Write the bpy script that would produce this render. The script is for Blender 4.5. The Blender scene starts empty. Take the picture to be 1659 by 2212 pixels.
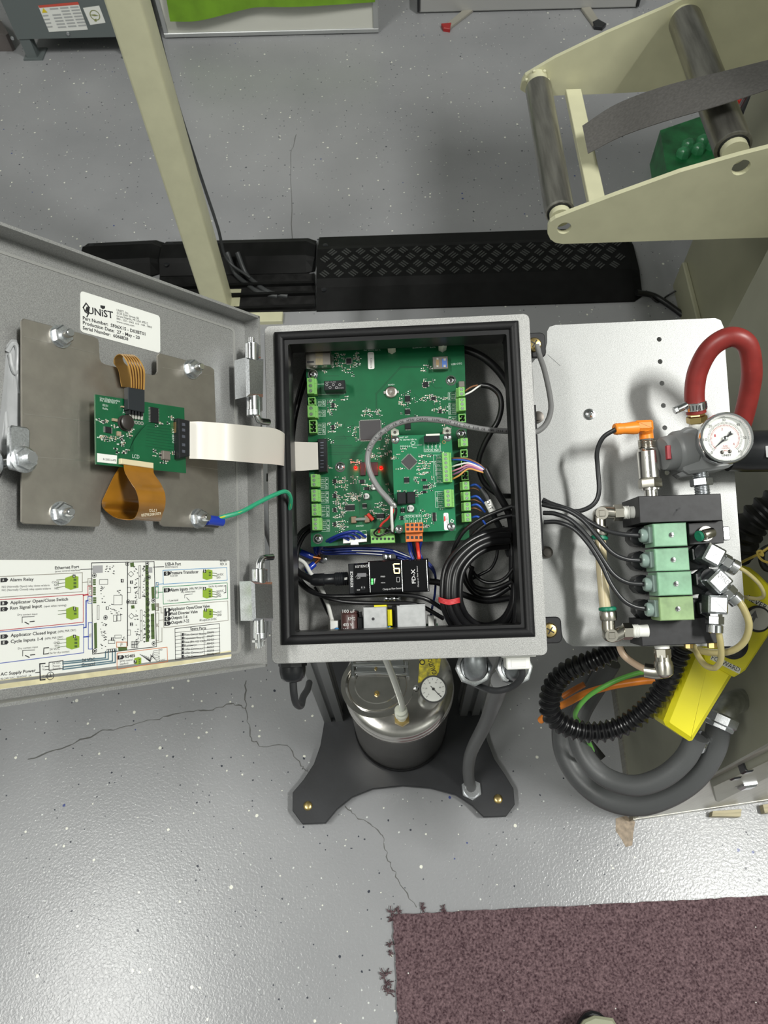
import bpy, bmesh, math, random
import numpy as np
from mathutils import Vector, Matrix
random.seed(7)
C = bpy.context.scene.collection
# ---------------------------------------------------------------- camera
F, CX, CY, H = 1661.0, 829.5, 1106.0, 1650.0        # focal length in px of the 1659x2212 frame, eye height in mm
_d = np.array([885-CX, 2035-CY, F]); _d /= np.linalg.norm(_d)
_z = -_d; _f = np.array([0, 0, 1.]); _y = _f-_f.dot(_z)*_z; _y /= np.linalg.norm(_y); _x = np.cross(_y, _z)
R = np.array([_x, _y, _z])
EYE = np.array([0, 0, H])
cam = bpy.data.objects.new('camera', bpy.data.cameras.new('camera')); C.objects.link(cam)
cam.data.sensor_fit = 'HORIZONTAL'; cam.data.sensor_width = 36; cam.data.lens = 36*F/1659
cam.data.clip_start = .02; cam.data.clip_end = 60
_m = Matrix.Identity(4)
for _i, _v in enumerate((R @ np.array([1, 0, 0]), R @ np.array([0, -1., 0]), R @ np.array([0, 0, -1.]))):
    for _j in range(3): _m[_j][_i] = _v[_j]
_m[2][3] = H/1000
cam.matrix_world = _m
bpy.context.scene.camera = cam
cam.data.dof.use_dof = True; cam.data.dof.focus_distance = .72; cam.data.dof.aperture_fstop = 36
# ---------------------------------------------------------------- light
wd = bpy.data.worlds.new('room'); bpy.context.scene.world = wd; wd.use_nodes = True
_b = wd.node_tree.nodes['Background']; _b.inputs[0].default_value = (.8, .85, .86, 1); _b.inputs[1].default_value = .2
def area(name, loc, sx, sy, power, col, tgt):
    l = bpy.data.lights.new(name, 'AREA'); l.shape = 'RECTANGLE'; l.size = sx; l.size_y = sy; l.energy = power; l.color = col
    o = bpy.data.objects.new(name, l); C.objects.link(o); o.location = loc
    o.rotation_euler = (Vector(tgt)-Vector(loc)).to_track_quat('-Z', 'Y').to_euler(); return o
area('far_tint_light', (-2.25, -.55, 5.0), .45, 1.9, 140, (1, 1, .955), (-2.25, -.55, 0))
area('far_tint_light', (2.5, -.40, 5.0), .40, 1.1, 236, (1, 1, .955), (2.5, -.40, 0))
area('far_tint_light', (-2.25, 3.6, 5.0), .45, 1.9, 6, (1, 1, .80), (-2.25, 3.6, 0))  # added weak lamp, gives the far floor its warm yellow-green tint
vs = bpy.context.scene.view_settings
vs.view_transform = 'Standard'; vs.look = 'None'; vs.exposure = 0.0; vs.gamma = 1.0; vs.use_curve_mapping = False
# ---------------------------------------------------------------- frames
def nrm(v): return v/np.linalg.norm(v)
def ray(x, y): return R @ np.array([(x-CX)/F, (y-CY)/F, 1.])
class Fr:
    def __init__(s, o, x, y, z):
        s.o = np.array(o, float); s.x, s.y, s.z = [nrm(np.array(a, float)) for a in (x, y, z)]
        s.M = np.array([s.x, s.y, s.z]); s.det = np.linalg.det(s.M)
    def w(s, p): return s.o+np.asarray(p, float) @ s.M
    def l(s, P): return (np.asarray(P, float)-s.o) @ s.M.T
    def hit(s, px, py, z=0.):
        r = ray(px, py); t = ((s.o-EYE) @ s.z+z)/(r @ s.z); return s.l(EYE+t*r)
    def sc(s, px, py, z=0.):                     # mm per photo pixel there
        a = s.hit(px-5, py, z); b = s.hit(px+5, py, z); return np.linalg.norm(a-b)/10
    def sub(s, o, ang=0):
        c, n = math.cos(ang), math.sin(ang)
        return Fr(s.w(o), c*s.x+n*s.y, -n*s.x+c*s.y, s.z)
W = Fr((0, 0, 0), (1, 0, 0), (0, 1, 0), (0, 0, 1))
BOX = Fr((-99.2, 497.25, 1123.26), (.99917, -.03519, .02062), (-.02378, -.91344, -.40629), (-.03313, -.40546, .91351))
_p = math.radians(56.49)
DOOR = Fr(BOX.w((-12.5, 0, 18.7)), math.cos(_p)*BOX.x-math.sin(_p)*BOX.z, BOX.y, math.sin(_p)*BOX.x+math.cos(_p)*BOX.z)
def wall_frame(P0, yaw=-.062):                   # upright plane facing the viewer: x right, y down, z towards viewer
    return Fr(P0, (1, yaw, 0), (0, 0, -1), (yaw, -1, 0))
# ---------------------------------------------------------------- materials
MATS = {}
def S(n, k, v):
    n.inputs[k].default_value = v
def mat(name, col, rough=.5, metal=0., noise=0., nscale=200., bump=0., bscale=600., trans=0., emit=0., spec=None, col2=None, coat=0., sss=0., alpha=1., stretch=None):
    if name in MATS: return MATS[name]
    m = bpy.data.materials.new(name); m.use_nodes = True; nt = m.node_tree; b = nt.nodes['Principled BSDF']
    c4 = tuple(col)+(1,)
    S(b, 'Base Color', c4); S(b, 'Roughness', rough); S(b, 'Metallic', metal)
    if trans: S(b, 'Transmission Weight', trans)
    if spec is not None: S(b, 'Specular IOR Level', spec)
    if coat: S(b, 'Coat Weight', coat)
    if sss: S(b, 'Subsurface Weight', sss); S(b, 'Subsurface Radius', (.01, .012, .008)); S(b, 'Subsurface Scale', 1.)
    if alpha < 1: S(b, 'Alpha', alpha)
    if emit: S(b, 'Emission Color', c4); S(b, 'Emission Strength', emit)
    if noise or bump:
        tc = nt.nodes.new('ShaderNodeTexCoord'); src = tc.outputs['Object']
        if stretch:
            mp = nt.nodes.new('ShaderNodeMapping'); S(mp, 'Scale', stretch); nt.links.new(src, mp.inputs[0]); src = mp.outputs[0]
    if noise:
        n = nt.nodes.new('ShaderNodeTexNoise'); S(n, 'Scale', nscale); S(n, 'Detail', 4.); nt.links.new(src, n.inputs['Vector'])
        r = nt.nodes.new('ShaderNodeValToRGB'); r.color_ramp.elements[0].position = .33; r.color_ramp.elements[1].position = .67
        k = col2 if col2 else tuple(max(0, a*(1-noise)) for a in col)
        r.color_ramp.elements[0].color = tuple(k)+(1,); r.color_ramp.elements[1].color = tuple(min(1, a*(1+noise*.6)) for a in col)+(1,)
        nt.links.new(n.outputs[0], r.inputs[0]); nt.links.new(r.outputs[0], b.inputs['Base Color'])
    if bump:
        n = nt.nodes.new('ShaderNodeTexNoise'); S(n, 'Scale', bscale); S(n, 'Detail', 2.); nt.links.new(src, n.inputs['Vector'])
        q = nt.nodes.new('ShaderNodeBump'); S(q, 'Strength', bump); S(q, 'Distance', .001); nt.links.new(n.outputs[0], q.inputs['Height']); nt.links.new(q.outputs[0], b.inputs['Normal'])
    MATS[name] = m; return m
SILVER = mat('hammered_silver_paint', (.43, .43, .42), .40, .5, .28, 1500, .10, 1500)
SILVER_P = mat('silver_plate_paint', (.40, .405, .40), .45, .35, .16, 1400, .10, 1400)
SILVER_D = mat('silver_door_paint', (.36, .362, .355), .42, .5, .28, 1500, .10, 1500)
STEEL = mat('brushed_display_plate', (.38, .355, .31), .36, .85, .08, 90, .05, 300)
CHROME = mat('chrome', (.78, .79, .80), .13, 1.)
ZINC = mat('zinc', (.66, .68, .70), .30, 1., .18, 900, .08, 900)
STAIN = mat('polished_stainless', (.70, .68, .64), .20, 1., .15, 30, .05, 60)
NICKEL = mat('nickel', (.60, .57, .50), .22, 1.)
BRASS = mat('brass', (.62, .47, .20), .3, 1.)
BLACK = mat('black_rubber', (.007, .007, .008), .45)
CABLE = mat('black_cable', (.010, .010, .011), .33)
FOAM = mat('black_gasket', (.007, .007, .008), .5, 0, .2, 800, .1, 900, spec=.3)
BPLAS = mat('black_plastic', (.013, .014, .016), .28)
BANOD = mat('black_anodised', (.018, .018, .020), .5, .2, .3, 150)
WHITE = mat('white_plastic', (.78, .78, .74), .4)
NYLON = mat('nylon_white', (.72, .74, .64), .4, sss=.1)
PAPER = mat('label_paper', (.80, .81, .77), .5)
INK = mat('black_ink', (.015, .015, .018), .6)
SILK = mat('white_silkscreen', (.62, .70, .64), .6)
SILK_D = mat('faint_silkscreen', (.10, .30, .17), .6)
PCB = mat('green_solder_mask', (.004, .100, .036), .32, 0, .12, 60, coat=.3)
PCB2 = mat('green_solder_mask_light', (.008, .165, .068), .32, 0, .1, 60, coat=.3)
TRACE = mat('dark_trace', (.003, .055, .022), .35)
TERM = mat('green_terminal', (.20, .47, .12), .42, sss=0)
TERM_D = mat('green_terminal_dark', (.10, .27, .07), .5)
SOLD = mat('solder_tin', (.66, .66, .62), .3, .8)
GREYC = mat('grey_cable', (.20, .20, .20), .42)
BEIGE = mat('cream_paint', (.56, .55, .375), .42, 0, .05, 25, .05, 200)
MACH = mat('machine_greige_paint', (.25, .25, .19), .42, 0, .07, 14, .05, 200)
MACH2 = mat('machine_cream_paint', (.34, .335, .235), .42, 0, .06, 10)
YEL = mat('yellow_plastic', (.68, .61, .008), .38, 0, .03, 20)
ORANGE = mat('orange_plastic', (.85, .25, .02), .4)
RED = mat('red_rubber', (.24, .026, .022), .4, 0, .12, 90)
TUBE = mat('amber_tube', (.42, .36, .17), .25, 0, .1, 60, sss=.15, coat=.4)
AMBER = mat('polyimide_flex', (.30, .13, .012), .25, 0, .12, 80, coat=.5)
AMBER2 = mat('polyimide_light', (.50, .28, .07), .3)
GREENW = mat('green_wire', (.03, .32, .17), .4)
BLUEW = mat('blue_wire', (.012, .03, .22), .35)
REDW = mat('red_wire', (.65, .05, .04), .4)
BLUET = mat('blue_terminal', (.01, .04, .38), .3, coat=.4)
# ---------------------------------------------------------------- mesh builder
def rrect(x0, y0, x1, y1, r=0, seg=3):
    if x1 < x0: x0, x1 = x1, x0
    if y1 < y0: y0, y1 = y1, y0
    if r <= 0: return [(x0, y0), (x1, y0), (x1, y1), (x0, y1)]
    r = min(r, (x1-x0)/2*.99, (y1-y0)/2*.99); out = []
    for cx, cy, a in ((x1-r, y0+r, -90), (x1-r, y1-r, 0), (x0+r, y1-r, 90), (x0+r, y0+r, 180)):
        for k in range(seg+1):
            t = math.radians(a+90*k/seg); out.append((cx+r*math.cos(t), cy+r*math.sin(t)))
    return out
def circ(cx, cy, r, n=16, a0=0., ry=None):
    return [(cx+r*math.cos(a0+2*math.pi*k/n), cy+(ry or r)*math.sin(a0+2*math.pi*k/n)) for k in range(n)]
def spline(P, n=8):
    P = [np.array(p, float) for p in P]
    if len(P) == 2: return P
    Q = [2*P[0]-P[1]]+P+[2*P[-1]-P[-2]]; out = []
    for i in range(1, len(Q)-2):
        a, b, c, d = Q[i-1:i+3]
        for k in range(n):
            t = k/n; out.append(.5*((2*b)+(-a+c)*t+(2*a-5*b+4*c-d)*t*t+(-a+3*b-3*c+d)*t**3))
    out.append(P[-1]); return out
_txt = {}
def glyphs(s, bold=False):
    k = (s, bold)
    if k not in _txt:
        cu = bpy.data.curves.new('t', 'FONT'); cu.body = s; cu.resolution_u = 2; cu.size = 1
        if bold: cu.offset = .018
        o = bpy.data.objects.new('t', cu); C.objects.link(o)
        me = bpy.data.meshes.new_from_object(o.evaluated_get(bpy.context.evaluated_depsgraph_get()))
        v = np.array([tuple(a.co) for a in me.vertices]) if len(me.vertices) else np.zeros((0, 3))
        f = [tuple(p.vertices) for p in me.polygons]
        C.objects.unlink(o); bpy.data.objects.remove(o); bpy.data.curves.remove(cu); bpy.data.meshes.remove(me)
        _txt[k] = (v, f)
    return _txt[k]
class MB:
    def __init__(s): s.v = []; s.f = []; s.n = 0
    def add(s, V, Fc, fr=None, flip=False):
        V = np.asarray(V, float)
        if not len(V): return s
        if fr is not None:
            V = fr.w(V)
            if fr.det < 0: flip = not flip
        for f in Fc:
            g = [i+s.n for i in f]
            s.f.append(g[::-1] if flip else g)
        s.v.append(V); s.n += len(V); return s
    def prism(s, fr, poly, z0, z1, cham=0., bot=True):
        a = sum(poly[i][0]*poly[(i+1) % len(poly)][1]-poly[(i+1) % len(poly)][0]*poly[i][1] for i in range(len(poly)))
        if a < 0: poly = poly[::-1]
        if z1 < z0: z0, z1 = z1, z0
        n = len(poly); P = np.array(poly, float)
        rings = [(P, z0)]
        if cham > 0:
            e = np.roll(P, -1, 0)-P; L = np.maximum(np.linalg.norm(e, axis=1, keepdims=True), 1e-9); e = e/L
            nn = np.stack([-e[:, 1], e[:, 0]], 1); m = nn+np.roll(nn, 1, 0); q = np.maximum((m*nn).sum(1, keepdims=True), .4)
            m = m/np.maximum(q, 1e-6)
            rings += [(P, z1-cham), (P+m*cham, z1)]
        else: rings += [(P, z1)]
        V = np.concatenate([np.c_[p, np.full(n, z)] for p, z in rings]); Fc = []
        for k in range(len(rings)-1):
            for i in range(n):
                j = (i+1) % n; Fc.append((k*n+i, k*n+j, (k+1)*n+j, (k+1)*n+i))
        Fc.append(tuple(range((len(rings)-1)*n, len(rings)*n)))
        if bot: Fc.append(tuple(range(n-1, -1, -1)))
        return s.add(V, Fc, fr)
    def box(s, fr, a, b, cham=0., r=0.):
        return s.prism(fr, rrect(a[0], a[1], b[0], b[1], r), a[2], b[2], cham)
    def plate(s, fr, outer, holes, z0, z1):
        bm = bmesh.new(); ed = []
        for L in [outer]+holes:
            vs_ = [bm.verts.new((p[0], p[1], 0)) for p in L]
            ed += [bm.edges.new((vs_[i], vs_[(i+1) % len(vs_)])) for i in range(len(vs_))]
        bmesh.ops.triangle_fill(bm, use_beauty=True, use_dissolve=False, edges=ed, normal=(0, 0, 1))
        bm.verts.ensure_lookup_table(); bm.verts.index_update()
        V = np.array([tuple(v.co) for v in bm.verts]); T = [tuple(v.index for v in f.verts) for f in bm.faces]
        T = [t if np.cross(V[t[1]]-V[t[0]], V[t[2]]-V[t[0]])[2] > 0 else t[::-1] for t in T]
        bm.free(); n = len(V)
        VV = np.concatenate([V+[0, 0, z0], V+[0, 0, z1]]); Fc = [tuple(i+n for i in t) for t in T]+[t[::-1] for t in T]
        k = 0
        for li, L in enumerate([outer]+holes):
            a = sum(L[i][0]*L[(i+1) % len(L)][1]-L[(i+1) % len(L)][0]*L[i][1] for i in range(len(L)))
            for i in range(len(L)):
                p, q = k+i, k+(i+1) % len(L); g = (p, q, q+n, p+n)
                Fc.append(g if (a > 0) == (li == 0) else g[::-1])
            k += len(L)
        return s.add(VV, Fc, fr)
    def frame_ring(s, fr, outer, inner, z0, z1):
        n = len(outer); V = [(x, y, z0) for x, y in outer]+[(x, y, z1) for x, y in outer]+[(x, y, z1) for x, y in inner]+[(x, y, z0) for x, y in inner]; Fc = []
        for i in range(n):
            j = (i+1) % n
            for k in range(4):
                l = (k+1) % 4; Fc.append((k*n+i, k*n+j, l*n+j, l*n+i))
        return s.add(V, Fc, fr)
    def lathe(s, fr, p, ax, prof, n=20, cap=True):
        p = fr.w(p) if fr else np.array(p, float); ax = np.array(ax, float)
        if fr: ax = ax @ fr.M
        ax = nrm(ax); t = np.array([1., 0, 0]) if abs(ax[0]) < .8 else np.array([0, 1., 0]); u = nrm(np.cross(ax, t)); v = np.cross(ax, u)
        V = []; Fc = []
        for r, h in prof:
            for k in range(n):
                a = 2*math.pi*k/n; V.append(p+ax*h+r*(u*math.cos(a)+v*math.sin(a)))
        for i in range(len(prof)-1):
            for k in range(n):
                j = (k+1) % n; Fc.append((i*n+k, i*n+j, (i+1)*n+j, (i+1)*n+k))
        if cap:
            Fc.append(tuple(range((len(prof)-1)*n, len(prof)*n))); Fc.append(tuple(range(n-1, -1, -1)))
        return s.add(V, Fc)
    def cyl(s, fr, a, b, r, r2=None, n=18):
        A = fr.w(a) if fr else np.array(a, float); B = fr.w(b) if fr else np.array(b, float); L = np.linalg.norm(B-A)
        return s.lathe(None, A, B-A, [(r, 0), (r if r2 is None else r2, L)], n)
    def hexa(s, fr, a, b, r): return s.cyl(fr, a, b, r, n=6)
    def tube(s, P, r, n=8, steps=6, prof=None):
        Q = spline(P, steps) if steps > 1 else [np.array(p, float) for p in P]
        m = len(Q); T = [nrm(Q[min(i+1, m-1)]-Q[max(i-1, 0)]) for i in range(m)]
        t = np.array([0, 0, 1.]) if abs(T[0][2]) < .9 else np.array([1., 0, 0]); u = nrm(np.cross(T[0], t)); V = []
        for i in range(m):
            u = nrm(u-u.dot(T[i])*T[i]); v = np.cross(T[i], u); rr = r(i/(m-1)) if callable(r) else r
            for k in range(n):
                a = 2*math.pi*k/n; V.append(Q[i]+rr*(u*math.cos(a)+v*math.sin(a)))
        Fc = [(i*n+k, i*n+(k+1) % n, (i+1)*n+(k+1) % n, (i+1)*n+k) for i in range(m-1) for k in range(n)]
        Fc += [tuple(range(n-1, -1, -1)), tuple(range((m-1)*n, m*n))]
        return s.add(V, Fc)
    def ribbon(s, A, B, thick, steps=8):            # A, B: two edges of a band, world points
        A = spline(A, steps); B = spline(B, steps); m = len(A); V = []
        for i in range(m):
            t = A[min(i+1, m-1)]-A[max(i-1, 0)]; nn = nrm(np.cross(t, B[i]-A[i]))*thick/2
            V += [A[i]+nn, B[i]+nn, B[i]-nn, A[i]-nn]
        Fc = [(i*4+k, i*4+(k+1) % 4, i*4+4+(k+1) % 4, i*4+4+k) for i in range(m-1) for k in range(4)]
        Fc += [(3, 2, 1, 0), tuple(range((m-1)*4, m*4))]
        return s.add(V, Fc)
    def screw(s, fr, p, r, h=1.2):
        return s.lathe(fr, p, (0, 0, 1), [(r, 0), (r, h*.4), (r*.8, h*.85), (r*.4, h)], 14)
    def text(s, fr, z, t, a, b, h, bold=False, px=True):   # baseline a -> b, cap height h (photo px or mm)
        v, f = glyphs(t, bold)
        if not len(v): return s
        if px:
            k = fr.sc(a[0], a[1], z); A = fr.hit(a[0], a[1], z); B = fr.hit(b[0], b[1], z); h = h*k
        else: A = np.array([a[0], a[1], z]); B = np.array([b[0], b[1], z])
        d = B-A; L = np.linalg.norm(d[:2]); d = d/L; up = np.array([d[1], -d[0], 0]) if fr.det < 0 else np.array([-d[1], d[0], 0])
        x0, x1 = v[:, 0].min(), v[:, 0].max(); sx = L/(x1-x0); sy = h/.69
        V = A+np.outer((v[:, 0]-x0)*sx, d)+np.outer(v[:, 1]*sy, up); V[:, 2] = z
        return s.add(V, f, fr, flip=fr.det < 0)
    def line(s, fr, z, pts, wd_, px=True, closed=False):
        if px: pts = [tuple(fr.hit(x, y, z)[:2]) for x, y in pts]
        if closed: pts = pts+[pts[0]]
        for p, q in zip(pts[:-1], pts[1:]):
            p = np.array(p); q = np.array(q); d = q-p; L = np.linalg.norm(d)
            if L < 1e-6: continue
            d = d/L; nn = np.array([-d[1], d[0]])*wd_/2; p = p-d*wd_/2; q = q+d*wd_/2
            s.add([(*(p-nn), z), (*(q-nn), z), (*(q+nn), z), (*(p+nn), z)], [(0, 1, 2, 3)], fr)
        return s
    def flat(s, fr, z, pts, px=True):
        if px: pts = [tuple(fr.hit(x, y, z)[:2]) for x, y in pts]
        a = sum(pts[i][0]*pts[(i+1) % len(pts)][1]-pts[(i+1) % len(pts)][0]*pts[i][1] for i in range(len(pts)))
        if a < 0: pts = pts[::-1]
        return s.add([(p[0], p[1], z) for p in pts], [tuple(range(len(pts)))], fr)
    def pxbox(s, fr, q, zt, zb, cham=0., r=0.):      # block whose top face fills photo rect / quad q
        return s.prism(fr, pxrect(fr, q, zt, r), zb, zt, cham)
    def each(s, name, m, parent, **k):              # every primitive as a part of its own
        base = 0; out = []
        for i, v in enumerate(s.v):
            q = MB(); n = len(v); fs = [[j-base for j in f] for f in s.f if base <= f[0] < base+n]
            q.add(v, fs); out.append(q.build(name, m, parent, **k)); base += n
        return out
    def build(s, name, m, parent=None, label=None, cat=None, group=None, kind=None, smooth=True, loc=None):
        V = np.concatenate(s.v)/1000.
        if parent is not None: org = np.array(parent['_o'])
        elif loc is not None: org = np.array(loc, float)
        else: org = np.array([(V[:, 0].min()+V[:, 0].max())/2, (V[:, 1].min()+V[:, 1].max())/2, V[:, 2].min()])
        me = bpy.data.meshes.new(name); me.from_pydata((V-org).tolist(), [], s.f)
        me.materials.append(m)
        if smooth:
            me.polygons.foreach_set('use_smooth', [True]*len(me.polygons)); me.set_sharp_from_angle(angle=math.radians(38))
        o = bpy.data.objects.new(name, me); C.objects.link(o)
        if parent is not None: o.parent = parent
        else: o.location = org
        o['_o'] = list(map(float, org))
        if label: o['label'] = label
        if cat: o['category'] = cat
        if group: o['group'] = group
        if kind: o['kind'] = kind
        return o
def pxrect(fr, q, z, r=0.):
    if len(q) == 4 and not hasattr(q[0], '__len__'):
        x0, y0, x1, y1 = q; xm, ym = (x0+x1)/2, (y0+y1)/2
        a = fr.hit(x0, ym, z)[0]; b = fr.hit(x1, ym, z)[0]; c = fr.hit(xm, y0, z)[1]; d = fr.hit(xm, y1, z)[1]
        return rrect(a, c, b, d, r)
    return [tuple(fr.hit(x, y, z)[:2]) for x, y in q]
def thing(name, label, cat, org, group=None):
    o = bpy.data.objects.new(name, None); C.objects.link(o); o.empty_display_size = .02
    org = np.array(org, float)/1000.; o.location = org; o['_o'] = list(map(float, org)); o['label'] = label; o['category'] = cat
    if group: o['group'] = group
    return o
def path(fr, L): return [fr.w(fr.hit(x, y, z)) for x, y, z in L]
def rad(fr, L, wpx): x, y, z = L[0]; return fr.sc(x, y, z)*wpx/2
def cable(name, L, wpx, m, label=None, cat='cable', group=None, parent=None, fr=None, n=10, steps=8):
    fr = fr or BOX
    return MB().tube(path(fr, L), rad(fr, L, wpx), n, steps).build(name, m, parent, label, None if parent is not None else cat, group)
def dup(root, name_label=None, delta=(0, 0, 0), group=None):
    c = root.copy(); C.objects.link(c); c.location = root.location+Vector(delta)
    if name_label: c['label'] = name_label
    if group: c['group'] = group
    for ch in list(root.children):
        k = ch.copy(); C.objects.link(k); k.parent = c
        for g in ch.children:
            d = g.copy(); C.objects.link(d); d.parent = k
    return c
# ================================================================ SETTING
def floor_material():
    m = bpy.data.materials.new('grey_epoxy_floor'); m.use_nodes = True; nt = m.node_tree; b = nt.nodes['Principled BSDF']; N = nt.nodes.new; Lk = nt.links.new
    tc = N('ShaderNodeTexCoord').outputs['Object']
    n = N('ShaderNodeTexNoise'); S(n, 'Scale', 2.2); S(n, 'Detail', 6.); Lk(tc, n.inputs['Vector'])
    r = N('ShaderNodeValToRGB'); r.color_ramp.elements[0].position = .35; r.color_ramp.elements[1].position = .7
    r.color_ramp.elements[0].color = (.262, .266, .276, 1); r.color_ramp.elements[1].color = (.325, .329, .338, 1); Lk(n.outputs[0], r.inputs[0])
    cur = r.outputs[0]
    for sc, rad_, thr, col, seed in ((62, .0036, .82, (.75, .75, .66), 0), (47, .0030, .72, (.035, .04, .055), 3.3), (80, .0020, .58, (.05, .055, .07), 7.7), (95, .0018, .74, (.6, .62, .6), 5.1), (38, .0036, .93, (.05, .07, .22), 9.4)):
        mp = N('ShaderNodeMapping'); S(mp, 'Location', (seed, seed*1.7, 0)); Lk(tc, mp.inputs[0])
        wv = N('ShaderNodeTexNoise'); S(wv, 'Scale', 220.); Lk(mp.outputs[0], wv.inputs['Vector'])
        ad = N('ShaderNodeMixRGB'); ad.blend_type = 'ADD'; S(ad, 0, .0022); Lk(mp.outputs[0], ad.inputs[1]); Lk(wv.outputs['Color'], ad.inputs[2])
        v = N('ShaderNodeTexVoronoi'); S(v, 'Scale', float(sc)); Lk(ad.outputs[0], v.inputs['Vector'])
        sep = N('ShaderNodeSeparateColor'); Lk(v.outputs['Color'], sep.inputs[0])
        a = N('ShaderNodeMath'); a.operation = 'GREATER_THAN'; Lk(sep.outputs[0], a.inputs[0]); a.inputs[1].default_value = thr
        sz = N('ShaderNodeMath'); sz.operation = 'MULTIPLY'; Lk(sep.outputs[1], sz.inputs[0]); sz.inputs[1].default_value = rad_*sc
        c = N('ShaderNodeMath'); c.operation = 'LESS_THAN'; Lk(v.outputs['Distance'], c.inputs[0]); Lk(sz.outputs[0], c.inputs[1])
        d = N('ShaderNodeMath'); d.operation = 'MULTIPLY'; Lk(a.outputs[0], d.inputs[0]); Lk(c.outputs[0], d.inputs[1])
        mx = N('ShaderNodeMixRGB'); Lk(d.outputs[0], mx.inputs[0]); Lk(cur, mx.inputs[1]); S(mx, 2, tuple(col)+(1,)); cur = mx.outputs[0]
    Lk(cur, b.inputs['Base Color']); S(b, 'Roughness', .24); S(b, 'Specular IOR Level', .5)
    n2 = N('ShaderNodeTexNoise'); S(n2, 'Scale', 210.); S(n2, 'Detail', 3.); S(n2, 'Distortion', .6); Lk(tc, n2.inputs['Vector'])
    q = N('ShaderNodeBump'); S(q, 'Strength', .42); S(q, 'Distance', .001); Lk(n2.outputs[0], q.inputs['Height']); Lk(q.outputs[0], b.inputs['Normal'])
    return m
fo = MB().box(W, (-3500, -1800, -40), (3500, 4600, 0)).build('floor', floor_material(), kind='structure', loc=(0, 0, 0))
WALLM = mat('wall_paint', (.30, .31, .30), .8)
for nm, a, b in (('wall_back', (-3500, 4600, -40), (3500, 4700, 5150)), ('wall_front', (-3500, -1900, -40), (3500, -1800, 5150)), ('wall_left', (-3600, -1900, -40), (-3500, 4700, 5150)), ('wall_right', (3500, -1900, -40), (3600, 4700, 5150))):
    MB().box(W, a, b).build(nm, WALLM, kind='structure')
MB().box(W, (-3600, -1900, 5060), (3600, 4700, 5160)).build('ceiling', mat('ceiling_paint', (.33, .34, .33), .9), kind='structure')
CRK = mat('crack_dirt', (.10, .10, .095), .8)
STN = mat('rust_stain', (.30, .235, .17), .6, 0, .3, 120)
def crack(pts, w):
    A = path(W, [(x, y, .25) for x, y in pts]); out = []
    for i in range(len(A)-1):
        for k in range(6):
            p = A[i]+(A[i+1]-A[i])*k/6; out.append(p+np.array([random.uniform(-1, 1), random.uniform(-1, 1), 0])*3.0*(k > 0))
    out.append(A[-1]); m = MB(); V = []
    for i, p in enumerate(out):
        t = nrm(out[min(i+1, len(out)-1)]-out[max(i-1, 0)]); ww = w*random.uniform(.5, 1.6); nn = np.array([-t[1], t[0], 0])*ww/2
        V += [p+nn, p-nn]
    m.add(V, [(2*i, 2*i+1, 2*i+3, 2*i+2) for i in range(len(out)-1)])
    return m.build('crack', CRK, fo)
for pts, w in (([(60, 1640), (150, 1610), (215, 1580), (260, 1572), (330, 1555), (400, 1538), (450, 1535), (500, 1520), (530, 1530), (532, 1470)], 2.2),
               ([(530, 1530), (540, 1590), (560, 1612), (620, 1610), (650, 1655), (665, 1668)], 1.6),
               ([(745, 1740), (770, 1765), (800, 1780), (830, 1812), (838, 1860), (860, 1900), (900, 1960)], 1.5), ([(620, 580), (632, 520), (628, 330), (640, 290)], 1.6)):
    crack(pts, w)
MB().flat(W, .3, [(1330, 1768), (1352, 1762), (1372, 1775), (1368, 1800), (1366, 1826), (1352, 1830), (1342, 1812), (1330, 1795)]).build('stain', STN, fo)
# ---- far left: transformer cabinet
CABF = wall_frame((-1263, 2958, 0))
GCAB = mat('slate_grey_paint', (.125, .145, .145), .42)
t = thing('transformer_cabinet', 'slate grey electrical cabinet with warning stickers at top left', 'cabinet', (-1150, 3100, 0))
_o = CABF.hit(38, 85, 0); _r = CABF.hit(262, 78, 0)
m = MB(); m.box(CABF, (_o[0], -900, -420), (_r[0]+40, _o[1], 0), 0); m.build('body', GCAB, t)
for x in (_o[0]+4, _r[0]-10):
    m = MB(); m.box(CABF, (x, _o[1], -40), (x+38, -3, -4)); m.box(CABF, (x-12, -6, -70), (x+60, 0, 6)); m.build('foot', GCAB, t)
m = MB(); m.screw(CABF, CABF.hit(147, 72, 0), 7, 5); m.screw(CABF, CABF.hit(27, 82, 0), 7, 5); m.build('screw', ZINC, t)
_q = [(82, 12), (168, 4), (190, 64), (106, 69)]
lb = MB().flat(CABF, 1., _q).build('warning_label', PAPER, t, label='warning label with red header')
MB().flat(CABF, 1.6, [(82, 12), (168, 4), (171, 10), (85, 17)]).build('header_band', mat('label_red', (.60, .09, .06), .5), lb)
MB().flat(CABF, 1.7, [(93, 17), (103, 27), (91, 28)]).build('hazard_triangle', mat('label_yellow', (.75, .58, .02), .5), lb)
gm = MB()
for cx in range(3):
    for ry in range(7):
        x = 107+cx*22+ry*2.9; y = 18+ry*6.6-cx*1.8
        if random.random() < .85: gm.flat(CABF, 1.6, [(x, y), (x+18, y-1.3), (x+19.3, y+2), (x+1.3, y+3.2)])
for ry in range(4): gm.flat(CABF, 1.6, [(92+ry*3, 33+ry*8), (104+ry*3, 32+ry*8), (105+ry*3, 35+ry*8), (93+ry*3, 36+ry*8)])
gm.build('print', mat('grey_print', (.42, .43, .43), .6), lb)
lb = MB().flat(CABF, 1., [(179, 17), (214, 12), (228, 49), (195, 54)]).build('energy_label', PAPER, t, label='small white square label with olive round emblem')
c0 = CABF.hit(205, 33, 1.6)
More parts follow.
